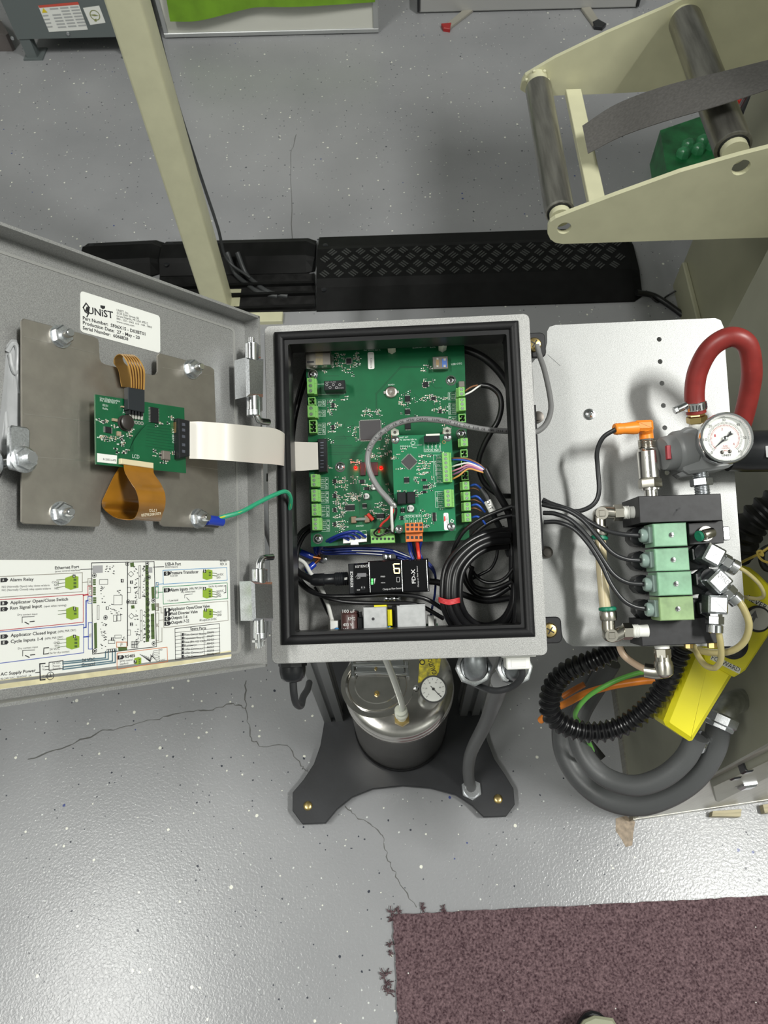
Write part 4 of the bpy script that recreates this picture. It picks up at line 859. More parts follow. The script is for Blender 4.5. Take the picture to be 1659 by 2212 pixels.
for (xa, ya, xb, yb, n_) in ((226, 1220, 246, 1242, 14), (216, 1264, 226, 1302, 14), (216, 1344, 228, 1400, 26), (288, 1222, 297, 1296, 26), (290, 1318, 299, 1392, 26), (307, 1222, 312, 1296, 22), (309, 1318, 314, 1388, 22), (234, 1300, 244, 1326, 8), (246, 1312, 262, 1328, 10), (262, 1374, 274, 1384, 6), (248, 1272, 264, 1284, 6)):
    for k in range(n_):
        x, y = rr.uniform(xa, xb), rr.uniform(ya, yb); w_, h_ = (rr.uniform(1.5, 4), rr.uniform(1, 2)); m.flat(DOOR, z, [(x, y), (x+w_, y), (x+w_, y+h_), (x, y+h_)])
for x0, y0 in ((282, 1298), (284, 1386), (284, 1393)):
    for k in range(4): rct(x0+k*3.6, y0, x0+3+k*3.6, y0+6)
for k in range(5): rct(231+k*4.2, 1403-k*.4, 234.5+k*4.2, 1408-k*.4)
m.build('board_drawing', INK, st); d2.build('terminal_drawing', MATS['print_dark_green'], st); dg.each('port_drawing', mat('print_mid', (.35, .35, .36), .6), st)
m = MB()
for ch, x, y in (('A', 192, 1260), ('B', 192, 1274), ('C', 192, 1284), ('D', 192, 1300), ('E', 193, 1376), ('F', 260, 1396), ('G', 337, 1265), ('H', 337, 1283), ('I', 338, 1311), ('J', 338, 1317), ('K', 338, 1354)): m.text(DOOR, z, ch, (x, y), (x+5, y), 6, True)
m.each('letter', CG, st)
# ---------------------------------------------------------------- display board
DZ = 26
db = thing('display_board', 'small green display interface circuit board on the opened door', 'circuit board', DOOR.w(DOOR.hit(300, 940, PZ)))
_q = [tuple(DOOR.hit(x, y, DZ)[:2]) for x, y in ((206, 852), (398, 881), (402, 1022), (208, 1003))]
MB().prism(DOOR, _q, DZ-1.6, DZ).build('board', PCB, db)
m = MB()
for x, y in ((240, 875), (380, 898), (380, 1000), (240, 985)): p = DOOR.hit(x, y, DZ); m.cyl(DOOR, (p[0], p[1], PZ), (p[0], p[1], DZ-1.6), 2.5)
m.each('standoff', NYLON, db)
def chips(fr, zt, n_, areas, name, parent, seed, size=(.9, 1.7)):
    rr = random.Random(seed); A = MB(); B = MB(); K = MB()
    for (x0, y0, x1, y1, n_) in areas:
        for k in range(n_):
            p = fr.hit(rr.uniform(x0, x1), rr.uniform(y0, y1), zt); L = rr.uniform(*size); w_ = L*.55; h_ = .5
            if rr.random() < .5: L, w_ = w_, L
            B.box(fr, (p[0]-L/2, p[1]-w_/2, zt), (p[0]+L/2, p[1]+w_/2, zt+h_)) if rr.random() < .45 else K.box(fr, (p[0]-L/2, p[1]-w_/2, zt), (p[0]+L/2, p[1]+w_/2, zt+h_))
            if L > w_: A.box(fr, (p[0]-L/2-.3, p[1]-w_/2, zt), (p[0]-L/2, p[1]+w_/2, zt+h_*1.02)); A.box(fr, (p[0]+L/2, p[1]-w_/2, zt), (p[0]+L/2+.3, p[1]+w_/2, zt+h_*1.02))
            else: A.box(fr, (p[0]-L/2, p[1]-w_/2-.3, zt), (p[0]+L/2, p[1]-w_/2, zt+h_*1.02)); A.box(fr, (p[0]-L/2, p[1]+w_/2, zt), (p[0]+L/2, p[1]+w_/2+.3, zt+h_*1.02))
            if rr.random() < .8: sx = p[0]+rr.choice((-1.9, 1.9)); A.flat(fr, zt+.05, [(sx-.5, p[1]-.4), (sx+.5, p[1]-.4), (sx+.5, p[1]+.4), (sx-.5, p[1]+.4)], px=False)
    A.build('solder_ends', mat('solder_white', (.72, .74, .68), .4, .2), parent, kind='stuff'); B.build('capacitor_chips', mat('tan_ceramic', (.34, .27, .18), .5), parent, kind='stuff')
    if K.n: K.build('resistor_chips', BPLAS, parent, kind='stuff')
def ic(fr, zt, q, parent, n_=8, sides='lr', h=1.4, m_=None, name='chip', pl=1.0):
    P_ = pxrect(fr, q, zt+h); x0, y0 = P_[0]; x1, y1 = P_[2]
    c = MB().prism(fr, [(x0, y0), (x1, y0), (x1, y1), (x0, y1)], zt+.15, zt+h, .2).build(name, m_ or BPLAS, parent)
    L = MB()
    for k in range(n_):
        f_ = (k+.5)/n_
        if 'l' in sides or 'a' in sides:
            yy = y0+(y1-y0)*f_; d_ = abs(y1-y0)/n_*.27
            for a, b in ((x0-pl, x0), (x1, x1+pl)): L.box(fr, (a, yy-d_, zt), (b, yy+d_, zt+.5))
        if 't' in sides or 'a' in sides:
            xx = x0+(x1-x0)*f_; d_ = abs(x1-x0)/n_*.27
            for a, b in ((y0-pl, y0), (y1, y1+pl)): L.box(fr, (xx-d_, a, zt), (xx+d_, b, zt+.5))
    L.build('pins', SOLD, c); return c
ic(DOOR, DZ, (326, 880, 343, 913), db, 10, 'l'); ic(DOOR, DZ, (228, 922, 241, 935), db, 8, 'l', 1); ic(DOOR, DZ, (345, 981, 352, 985), db, 3, 't', 1)
m = MB(); p = DOOR.hit(268, 914, DZ); m.lathe(DOOR, (p[0], p[1], DZ), (0, 0, 1), [(5.5, 0), (5.5, 1), (3.5, 1.5), (3.5, 3), (5.2, 3.6), (5.2, 4.6), (4.6, 5)], 20); m.build('inductor', mat('dark_ferrite', (.03, .025, .022), .35), db)
MB().pxbox(DOOR, (353, 974, 369, 993), DZ+3, DZ, .5).build('inductor', mat('grey_ferrite', (.16, .14, .12), .5), db)
MB().pxbox(DOOR, (263, 877, 270, 880), DZ+1.5, DZ).build('capacitor', mat('tan_ceramic', (.34, .27, .18), .5), db)
MB().pxbox(DOOR, (254, 932, 262, 941), DZ+1.5, DZ).build('capacitor', MATS['tan_ceramic'], db)
MB().pxbox(DOOR, (244, 904, 254, 910), DZ+1.5, DZ).build('capacitor', MATS['tan_ceramic'], db)
chips(DOOR, DZ, 0, [(212, 904, 235, 918, 7), (216, 940, 250, 952, 14), (252, 938, 268, 966, 12), (276, 924, 286, 948, 9), (262, 965, 282, 980, 5), (335, 908, 362, 920, 5), (330, 970, 345, 990, 5), (348, 994, 360, 1003, 5), (362, 900, 376, 908, 4), (370, 976, 382, 984, 4), (246, 968, 254, 980, 3), (242, 915, 250, 925, 3)], 'c', db, 11, (1.0, 1.9))
m = MB()
for k in range(5):
    x = 281+k*6.3; y = 895+k*.9
    m.add(*(lambda a, b: ([tuple(a)]*0, []))(0, 0)) if False else None
    A = DOOR.w(DOOR.hit(x, y-6, DZ+2)); B = DOOR.w(DOOR.hit(x-.5, y+8, DZ+.8)); m.cyl(None, A, B, 1.2, n=8)
    p = DOOR.hit(x, y+16, DZ); m.frame_ring(DOOR, circ(p[0], p[1], 1.4, 8), circ(p[0], p[1], .7, 8), DZ, DZ+.4)
m.build('header_pins', SOLD, db)
m = MB(); m.pxbox(DOOR, ((277, 836), (313, 842), (313, 891), (277, 884)), DZ+6, DZ+1.5, .4); m.build('touch_socket', mat('dark_socket', (.018, .022, .026), .4), db)
m = MB()
for k in range(5): m.pxbox(DOOR, (279+k*6.7, 884+k*1.1, 283+k*6.7, 894+k*1.1), DZ+5, DZ+1, .3)
m.build('socket_finger', BPLAS, db)
m = MB(); m.pxbox(DOOR, ((262, 990), (332, 1000), (332, 1012), (262, 1002)), DZ+3, DZ, .3); m.build('lcd_connector', mat('ivory_plastic', (.66, .58, .38), .4), db)
m = MB(); m.pxbox(DOOR, ((386, 903), (411, 909), (411, 985), (388, 990)), DZ+6, DZ, .6); c = m.build('display_connector', BPLAS, db)
m = MB(); m.pxbox(DOOR, ((380, 911), (385, 911), (387, 981), (383, 982)), DZ+3, DZ, .2); m.build('contact_row', mat('copper_contacts', (.42, .25, .13), .35, .8), c)
m = MB()
for y in (914, 926, 940, 958, 972): m.pxbox(DOOR, (394, y, 400, y+6), DZ+6.4, DZ+6, 0)
m.build('contact', mat('dull_pin', (.12, .13, .16), .4, .5), c)
m = MB()
for s, a, b, h in (('Unist Display Interface', (216, 862), (259, 869), 4.4), ('PN: 303380 REV A', (216, 867), (253, 873), 4.2), ('RoHs', (222, 884), (233, 886), 4), ('E331', (222, 877), (233, 879), 4), ('LCD', (286, 989), (301, 991), 7)): m.text(DOOR, DZ+.12, s, a, b, h)
m.text(DOOR, DZ+.12, 'TOUCH', (271, 895), (275, 868), 6); m.text(DOOR, DZ+.12, 'DISPLAY', (379, 957), (377, 926), 6)
m.build('lettering', SILK, db)
m = MB()
for k in range(9):
    m.line(DOOR, DZ+.06, [(318-k*3, 915+k*2), (282-k*1.4+6, 947+k*4), (282-k*1.4+6, 975)], .25); m.line(DOOR, DZ+.06, [(318-k*.5, 915+k*6), (376, 922+k*6.3)], .25)
m.build('trace', TRACE, db)
s_ = MB(); q = [tuple(DOOR.hit(x, y, DZ+.2)[:2]) for x, y in ((210, 979), (253, 984), (252, 1002), (210, 998))]; s_ = s_.prism(DOOR, q, DZ+.05, DZ+.2).build('code_sticker', PAPER, db)
m = MB(); m.text(DOOR, DZ+.35, 'R-2003-6478', (223, 994), (251, 997), 4); m.build('lettering', INK, s_)
# flex ribbons
def band(name, L, m_, th, label=None, fr=BOX, parent=None, cat='ribbon cable', steps=8):   # L: (xA,yA,xB,yB,zA[,zB])
    A = [fr.w(fr.hit(l[0], l[1], l[4])) for l in L]; B = [fr.w(fr.hit(l[2], l[3], l[-1])) for l in L]
    return MB().ribbon(A, B, th, steps).build(name, m_, parent, label, cat if parent is None else None)
lf = band('lcd_flex', [(267, 1003, 331, 1012, 28), (270, 1020, 333, 1024, 30), (283, 1043, 347, 1045, 36), (294, 1060, 356, 1066, 42), (300, 1085, 357, 1090, 42), (298, 1105, 352, 1108, 36), (285, 1122, 345, 1126, 26), (250, 1118, 330, 1120, 15), (225, 1100, 310, 1108, 7), (220, 1086, 300, 1086, 14), (228, 1066, 300, 1066, 15), (245, 1030, 298, 1030, 15.5), (262, 1004, 300, 1008, 16)], AMBER, .35, 'amber flexible LCD ribbon curling below the display board', DOOR)
m = MB(); m.text(DOOR, 43.2, '620380036200', (347, 1106), (305, 1110), 5); m.text(DOOR, 43.0, '1732', (338, 1099), (322, 1100), 5); m.build('lettering', mat('pale_print', (.75, .68, .5), .5), lf)
tf = band('touch_flex', [(283, 838, 312, 842, 30), (282, 815, 313, 820, 34), (277, 790, 312, 798, 38), (268, 772, 300, 776, 36), (258, 765, 285, 766, 28), (248, 772, 266, 770, 20), (246, 785, 268, 783, 16), (256, 800, 282, 800, 15.5), (262, 835, 284, 838, 15.5)], AMBER2, .35, 'striped orange touch flex looping above the display board', DOOR)
m = MB()
for k in range(5):
    f_ = .14+k*.18
    P = [DOOR.w(DOOR.hit(a*(1-f_)+c_*f_, b*(1-f_)+d_*f_, zz+.55)) for a, b, c_, d_, zz in ((283, 838, 312, 842, 30), (282, 815, 313, 820, 34), (277, 790, 312, 798, 38), (268, 772, 300, 776, 36), (258, 765, 285, 766, 28))]
    m.tube(P, .38, 5, 8)
m.build('dark_stripe', mat('flex_stripe', (.10, .035, .008), .4), tf)
WR = mat('white_ribbon', (.66, .63, .57), .45)
zc = BOX.l(DOOR.w(DOOR.hit(411, 950, DZ+3)))[2]
def bz_(x, y, zz): return BOX.l(DOOR.w(DOOR.hit(x, y, zz)))
r1 = bz_(411, 912, DZ+3); r2 = bz_(411, 991, DZ+3)
band('white_ribbon_cable', [(408, 911, 409, 991, r1[2], r2[2]), (440, 911, 440, 992, r1[2]-5), (500, 916, 500, 996, 100), (550, 921, 548, 1000, 66), (590, 925, 588, 1003, 34), (612, 935, 611, 1006, 10), (614, 944, 613, 1010, -12), (612, 950, 612, 1014, -27), (622, 953, 622, 1016, -35), (650, 955, 650, 1017, -37), (690, 956, 690, 1014, -38)], WR, .7, 'wide white flat ribbon cable bridging the door and the main board', BOX)
# ground wire
gw = [BOX.w(bz_(460, 1126, 15)), BOX.w(bz_(478, 1118, 20)), BOX.w(bz_(520, 1106, 26))]+path(BOX, [(560, 1085, 45), (595, 1068, 30), (618, 1062, 19), (628, 1078, 9), (625, 1105, -4), (622, 1140, -30), (632, 1172, -70), (650, 1190, -84)])
g_ = thing('ground_wire', 'green and yellow earth wire from the display plate into the enclosure', 'wire', gw[0])
MB().tube(gw, 1.9, 8, 8).build('insulation', GREENW, g_)
m = MB(); Q = spline(gw, 8)
for k in range(6, len(Q)-4, 9):
    seg = Q[k:k+5]; up_ = np.array([0, -.5, .8]); m.tube([p+up_*1.35 for p in seg], .9, 6, 2)
m.build('yellow_stripe', YEL, g_)
a = DOOR.hit(443, 1124, PZ+2); b = DOOR.hit(470, 1127, PZ+2)
m = MB(); m.tube([DOOR.w((a[0], a[1], PZ+4)), DOOR.w((a[0]+5, a[1], PZ+4.5)), DOOR.w((b[0]+2, b[1], PZ+5))], 4, 12, 3); m.build('crimp_sleeve', BLUET, g_)
# ================================================================ MAIN BOARD
MZ = -45
mb = thing('main_board', 'large green main circuit board inside the enclosure', 'circuit board', BOX.w((105, 100, -BD)))
_q = [tuple(BOX.hit(x, y, MZ)[:2]) for x, y in ((660, 752), (1003, 745), (1014, 1166), (672, 1181))]
MB().prism(BOX, _q, MZ-1.6, MZ).build('board', PCB, mb)
m = MB()
for x, y in ((676, 809), (974, 822), (996, 937), (735, 1009), (687, 1164)):
    p = BOX.hit(x, y, MZ); m.cyl(BOX, (p[0], p[1], -BD), (p[0], p[1], MZ-1.6), 3)
m.each('spacer', ZINC, mb)
def panhead(fr, z, x, y, parent, r=4.0):
    p = fr.hit(x, y, z); c = MB(); c.lathe(fr, (p[0], p[1], z), (0, 0, 1), [(r+1.0, 0), (r+1, .3)], 20); c.lathe(fr, (p[0], p[1], z+.3), (0, 0, 1), [(r, 0), (r, .8), (r*.8, 1.9), (r*.4, 2.4)], 20); o = c.build('screw', CHROME, parent)
    k = MB()
    for a in (0.4, 0.4+math.pi/2): d = (math.cos(a)*r*.45, math.sin(a)*r*.45); k.line(fr, z+2.75, [(p[0]-d[0], p[1]-d[1]), (p[0]+d[0], p[1]+d[1])], .7, px=False)
    k.build('cross_slot', INK, o)
for x, y in ((676, 809), (974, 822), (996, 937), (735, 1009), (687, 1164)): panhead(BOX, MZ, x, y, mb)
def terminal(fr, zb, q, n_, side, parent, h=11, m_=None):
    P_ = pxrect(fr, q, zb+h); x0, y0 = P_[0]; x1, y1 = P_[2]; m = MB()
    w_ = x1-x0
    m.prism(fr, rrect(x0, y0, x1, y1, .2, 1), zb, zb+h*.72, .2)
    if side == 'r': m.prism(fr, rrect(x0+w_*.25, y0, x1, y1, .2, 1), zb+h*.7, zb+h, .3)
    else: m.prism(fr, rrect(x0, y0, x1-w_*.25, y1, .2, 1), zb+h*.7, zb+h, .3)
    o = m.build('terminal_block', m_ or TERM, parent)
    s = MB(); k = MB(); cx = x0+w_*(.62 if side == 'r' else .38); pitch = (y1-y0)/n_
    for i in range(n_):
        cy = y0+pitch*(i+.5); r = min(pitch*.33, 1.5)
        k.lathe(fr, (cx, cy, zb+h), (0, 0, 1), [(r*1.2, .02), (r*1.2, .06)], 12); s.lathe(fr, (cx, cy, zb+h+.06), (0, 0, 1), [(r, 0), (r*.9, .2)], 12)
        a = random.uniform(0, 3.1); k.line(fr, zb+h+.3, [(cx-math.cos(a)*r*.8, cy-math.sin(a)*r*.8), (cx+math.cos(a)*r*.8, cy+math.sin(a)*r*.8)], .35, px=False)
    for i in range(1, n_): cy = y0+pitch*i; k.line(fr, zb+h*.73, [(x0+w_*(.02 if side == 'r' else .78), cy), (x0+w_*(.2 if side == 'r' else .98), cy)], .25, px=False)
    s.build('screws', ZINC, o); k.build('recesses', TERM_D, o); return o
def header(fr, zb, q, n_, parent, h=9, side='r'):
    P_ = pxrect(fr, q, zb+h); x0, y0 = P_[0]; x1, y1 = P_[2]; m = MB()
    m.frame_ring(fr, [(x0, y0), (x1, y0), (x1, y1), (x0, y1)], [(x0+.7, y0+.7), (x1-.7, y0+.7), (x1-.7, y1-.7), (x0+.7, y1-.7)], zb, zb+h)
    for i in range(1, n_): cy = y0+(y1-y0)*i/n_; m.box(fr, (x0+.5, cy-.35, zb), (x0+(x1-x0)*.4, cy+.35, zb+h-.3)); m.box(fr, (x1-(x1-x0)*.25, cy-.35, zb), (x1-.5, cy+.35, zb+h-.3))
    o = m.build('header_socket', TERM, parent)
    m = MB(); m.box(fr, (x0+.7, y0+.7, zb), (x1-.7, y1-.7, zb+h*.25)); m.build('socket_well', mat('socket_dark', (.006, .02, .012), .5), o)
    m = MB()
    for i in range(n_): cy = y0+(y1-y0)*(i+.5)/n_; m.cyl(fr, (x0+(x1-x0)*.5, cy, zb), (x0+(x1-x0)*.5, cy, zb+h*.6), .5, n=6)
    m.build('pins', SOLD, o)
for q, n_ in (((663, 816, 683, 850), 3), ((664, 875, 685, 901), 2), ((671, 1024, 690, 1051), 3), ((672, 1057, 691, 1083), 3), ((673, 1088, 692, 1114), 3), ((674, 1118, 694, 1145), 3)): terminal(BOX, MZ, q, n_, 'l', mb)
header(BOX, MZ, (666, 858, 681, 874), 2, mb); header(BOX, MZ, (668, 907, 684, 935), 3, mb)
for q, n_ in (((986, 836, 1004, 856), 2), ((986, 859, 1006, 887), 3), ((990, 946, 1011, 964), 2), ((994, 1040, 1014, 1058), 2), ((996, 1062, 1016, 1081), 2), ((997, 1085, 1017, 1103), 2), ((998, 1108, 1018, 1127), 2)): terminal(BOX, MZ, q, n_, 'r', mb)
for q, n_ in (((991, 894, 1006, 912), 2), ((995, 971, 1010, 988), 2), ((996, 993, 1011, 1010), 2), ((997, 1018, 1012, 1037), 2)): header(BOX, MZ, q, n_, mb)
# jack
j = MB().pxbox(BOX, (660, 755, 714, 789), MZ+13, MZ, .4).build('network_jack', mat('jack_metal', (.50, .47, .42), .28, 1.), mb)
m = MB()
for q in ((663, 758, 679, 761), (663, 780, 678, 784)): m.pxbox(BOX, q, MZ+13.15, MZ+13)
m.each('spring_slot', INK, j)
m = MB()
for k in range(4): m.text(BOX, MZ+13.2, 'JX0011D21', (685+k*4, 788), (685+k*4, 760), 3)
m.build('stamp', mat('gold_stamp', (.62, .50, .22), .4, .6), j)
m = MB()
for k in range(10):
    A = BOX.hit(715, 764+k*3, MZ+5); m.box(BOX, (A[0], A[1]-.3, MZ), (A[0]+2.2, A[1]+.3, MZ+.8))
for k in range(3): A = BOX.w(BOX.hit(662, 791+k*2, MZ+8)); B = BOX.w(BOX.hit(676+k*2, 795+k*2.2, MZ+2)); m.tube([A, (A+B)/2+BOX.z*1.2, B], .5, 6, 4)
m.build('jack_pins', SOLD, j)
r_ = MB().pxbox(BOX, (700, 822, 745, 842), MZ+15, MZ, .4).build('relay', BPLAS, mb)
m = MB(); m.text(BOX, MZ+15.2, 'G6D-1A-ASI', (703, 827), (725, 826), 2.4); m.text(BOX, MZ+15.2, 'omron', (724, 840), (742, 839), 3.5)
for k in range(5): c_ = BOX.hit(706+k*7, 831+(k % 2)*6, MZ+15.2); m.frame_ring(BOX, circ(c_[0], c_[1], 1.3, 10), circ(c_[0], c_[1], .9, 10), MZ+15.1, MZ+15.2)
m.build('lettering', mat('grey_mark', (.30, .30, .30), .5), r_)
c_ = BOX.hit(845, 846, MZ+3)
h_ = MB().lathe(BOX, (c_[0], c_[1], MZ), (0, 0, 1), [(5.6, 0), (5.6, 2.2), (5, 2.6), (3.2, 2.6), (3.0, 2.2)], 24).build('coin_cell', mat('cell_steel', (.5, .45, .40), .3, 1., .2, 500), mb)
m = MB(); m.prism(BOX, circ(c_[0]-.2, c_[1], 1.6, 4, .3), MZ+2.3, MZ+3.2, .2); m.box(BOX, (c_[0]-7.2, c_[1]-1.2, MZ), (c_[0]-5, c_[1]+1.2, MZ+1)); m.box(BOX, (c_[0]+5, c_[1]-1.2, MZ), (c_[0]+7.2, c_[1]+1.2, MZ+1)); m.build('cell_clip', SOLD, h_)
u_ = MB().pxbox(BOX, (935, 770, 968, 797), MZ+7, MZ, .3).build('usb_port', mat('jack_metal', (.5, .47, .42), .28, 1.), mb)
m = MB(); m.pxbox(BOX, (955, 775, 965, 793), MZ+7.2, MZ+7); m.build('blue_tongue', mat('usb_blue', (.05, .12, .35), .4), u_)
m = MB(); m.pxbox(BOX, (942, 776, 948, 792), MZ+7.25, MZ+7); m.build('spring_slot', mat('jack_dark', (.30, .22, .12), .4, .8), u_)
m = MB()
for q in ((943, 773, 947, 777), (943, 789, 947, 793), (958, 774, 963, 779), (958, 788, 963, 793)): m.pxbox(BOX, q, MZ+7.4, MZ+7.2)
m.build('weld_dots', SOLD, u_)
MB().pxbox(BOX, (991, 823, 1004, 836), MZ+4, MZ, .3).build('small_port', MATS['jack_metal'], mb)
rc = MB().pxbox(BOX, ((686, 948), (705, 947), (707, 1019), (688, 1020)), MZ+8, MZ, .5).build('ribbon_connector', BPLAS, mb)
m = MB()
for y in (955, 961, 967, 976, 983, 994, 1001, 1008): m.pxbox(BOX, (692, y, 699, y+2), MZ+8.2, MZ+8)
m.build('contact', MATS['dull_pin'], rc)
ic(BOX, MZ, (778, 908, 822, 950), mb, 24, 'a', 1.5, mat('dark_grey_chip', (.045, .042, .045), .4), 'processor')
for q, n_, sd in (((748, 774, 759, 785), 6, 'a'), ((875, 855, 886, 867), 4, 't'), ((875, 884, 886, 894), 4, 't'), ((875, 913, 887, 927), 3, 't'), ((746, 1091, 766, 1102), 7, 't'), ((783, 1089, 792, 1096), 4, 't'), ((813, 1110, 830, 1119), 6, 't'), ((914, 825, 925, 836), 2, 'l'), ((948, 885, 954, 892), 2, 'l'), ((932, 857, 941, 864), 2, 'l'), ((716, 870, 722, 880), 2, 'l'), ((716, 918, 722, 928), 2, 'l'), ((720, 1035, 726, 1044), 2, 'l'), ((720, 1066, 726, 1075), 2, 'l'), ((720, 1097, 726, 1106), 2, 'l'), ((720, 1128, 726, 1137), 2, 'l'), ((787, 1052, 797, 1058), 2, 'l'), ((777, 1036, 787, 1044), 3, 'l')): ic(BOX, MZ, q, mb, n_, sd, 1.3)
LEDm = mat('red_led', (1, .0, .0), .4, emit=6)
for x, y, q in ((768, 1010, (778, 998, 789, 1027)), (823, 1010, (800, 998, 816, 1027))):
    p = BOX.hit(x, y, MZ); l = MB().lathe(BOX, (p[0], p[1], MZ), (0, 0, 1), [(1.5, 0), (1.5, .5), (.8, 1.3)], 12).build('red_led', LEDm, mb, label='glowing red indicator light')
    MB().pxbox(BOX, q, MZ+3, MZ, .4).build('power_inductor', mat('dark_red_ferrite', (.035, .012, .014), .35), mb)
    li = bpy.data.lights.new('led_light', 'POINT'); li.energy = .007; li.color = (1, .02, .01); li.shadow_soft_size = .001
    lo_ = bpy.data.objects.new('led_light', li); C.objects.link(lo_); lo_.location = Vector(BOX.w((p[0], p[1], MZ+5))/1000)
def ecap(fr, z, x, y, r, parent, txt_):
    p = fr.hit(x, y, z); c = MB().lathe(fr, (p[0], p[1], z), (0, 0, 1), [(r, .6), (r, 5), (r*.92, 5.6), (r*.85, 5.6)], 22).build('can_capacitor', mat('aluminium_can', (.75, .75, .73), .35, .6), parent)
    m = MB(); m.box(fr, (p[0]-r, p[1]-r, z), (p[0]+r, p[1]+r, z+.6)); m.prism(fr, [(p[0]-r*.8, p[1]-r*.3), (p[0]-r*.8, p[1]+r*.3), (p[0]-r*.4, p[1]+r*.7), (p[0]-r*.4, p[1]-r*.7)], z+5.6, z+5.7); m.text(fr, z+5.8, txt_, (p[0]-r*.3, p[1]+r*.3), (p[0]+r*.6, p[1]+r*.3), r*.6, px=False); m.build('marking', INK, c)
ecap(BOX, MZ, 808, 1053, 2.9, mb, '47'); ecap(BOX, MZ, 792, 1073, 2.9, mb, '22')
m = MB(); A = BOX.hit(768, 1122, MZ+3); B = BOX.hit(790, 1121, MZ+3); m.cyl(BOX, tuple(A), tuple(B), 1.5, n=12); f_ = m.build('fuse', mat('fuse_glass', (.25, .30, .27), .1, .2), mb)
m = MB(); m.pxbox(BOX, (758, 1115, 770, 1130), MZ+4, MZ, .5); m.pxbox(BOX, (787, 1113, 799, 1129), MZ+4, MZ, .5); m.each('fuse_clip', mat('clip_bronze', (.45, .33, .24), .3, 1.), f_)
p = BOX.hit(800, 1117, MZ+4); MB().tube([BOX.w(p+[-2.5, -3, 0]), BOX.w(p), BOX.w(p+[2.5, 3, 0])], 2.0, 10, 4).build('disc_capacitor', mat('red_lacquer', (.45, .03, .015), .3), mb)
pc_ = MB(); pc_.pxbox(BOX, ((741, 1160), (792, 1153), (792, 1170), (741, 1174)), MZ+9, MZ, .3); pc_ = pc_.build('power_connector', WHITE, mb)
m = MB()
for k in range(4): m.pxbox(BOX, (746+k*12, 1157-k*.6, 754+k*12, 1166-k*.6), MZ+9.2, MZ+9)
m.build('cavity', mat('cavity_olive', (.20, .20, .13), .5), pc_)
MB().pxbox(BOX, (757, 1169, 774, 1177), MZ+9.8, MZ+2, .4).build('latch_tab', WHITE, pc_)
tb = MB(); tb.pxbox(BOX, (800, 1142, 852, 1158), MZ+9, MZ, .3); tb = tb.build('communication_terminal', TERM_D, mb)
m = MB(); m.pxbox(BOX, (801, 1157, 853, 1173), MZ+11, MZ, .4); m.build('plug', TERM, tb)
m = MB()
for k in range(6): p = BOX.hit(806+k*8.5, 1164, MZ+11); m.prism(BOX, circ(p[0], p[1], 1.25, 12), MZ+11, MZ+11.1)
m.build('wire_hole', mat('socket_dark', (.006, .02, .012), .5), tb)
def nylon(x0, y0, x1, y1, zt, zb, label, r=4.3):
    a = BOX.hit(x0, y0, zt); m = MB(); m.prism(BOX, circ(a[0], a[1], r, 6, .5), zb, zt, .4); o = m.build('hex_standoff', NYLON, None, label, 'standoff', 'white hex standoffs on the main board')
    MB().prism(BOX, circ(a[0], a[1], 1.5, 12), zt, zt+.1).build('thread_hole', mat('hole_shade', (.12, .12, .10), .6), o)
nylon(845, 742, 0, 0, MZ+20, MZ, 'white nylon hex standoff at the top centre of the main board'); nylon(957, 738, 0, 0, MZ+20, MZ, 'white nylon hex standoff at the top right of the main board')
nylon(853, 934, 0, 0, MZ+17, MZ, 'white nylon hex standoff above the left corner of the small upper board'); nylon(966, 931, 0, 0, MZ+17, MZ, 'white nylon hex standoff above the right corner of the small upper board')
chips(BOX, MZ, 0, [(722, 762, 746, 792, 22), (762, 762, 776, 796, 18), (700, 800, 760, 806, 4), (740, 790, 765, 812, 8), (738, 855, 750, 870, 5), (706, 862, 730, 900, 16), (706, 912, 735, 938, 14), (784, 884, 822, 900, 26), (755, 920, 770, 942, 9), (724, 1030, 748, 1060, 24), (724, 1062, 748, 1090, 24), (724, 1094, 748, 1120, 24), (724, 1124, 748, 1152, 24), (812, 912, 845, 950, 14), (790, 960, 825, 992, 20), (752, 1064, 780, 1082, 34), (756, 992, 782, 1002, 10), (762, 1030, 775, 1046, 8), (778, 1030, 800, 1050, 6), (830, 940, 845, 990, 14), (838, 1040, 850, 1080, 10), (865, 845, 892, 855, 3), (860, 860, 900, 900, 14), (908, 785, 930, 802, 11), (915, 818, 938, 838, 8), (905, 852, 950, 870, 20), (932, 858, 965, 895, 24), (862, 868, 872, 876, 5), (808, 1085, 830, 1100, 12), (800, 1100, 838, 1125, 16), (768, 942, 790, 955, 6), (700, 948, 722, 960, 4), (702, 1002, 716, 1014, 3), (960, 905, 985, 925, 8), (735, 1085, 750, 1100, 4)], 'c', mb, 5)
m = MB()
for s, a, b, h in (('UNIST FLUID CONTROLLER', (786, 752), (833, 751), 2.2), ('PN: 303370 REV A', (786, 758), (822, 757), 2.4), ('30-0440 REV 1.0.1', (891, 753), (921, 751), 2.4), ('RoHs', (929, 752), (941, 751), 3), ('USB OTG', (975, 789), (998, 787), 4), ('303424', (838, 833), (852, 832), 3), ('303423', (769, 1138), (785, 1137), 3), ('POWER INPUT', (748, 1153), (783, 1151), 4.5)): m.text(BOX, MZ+.12, s, a, b, h)
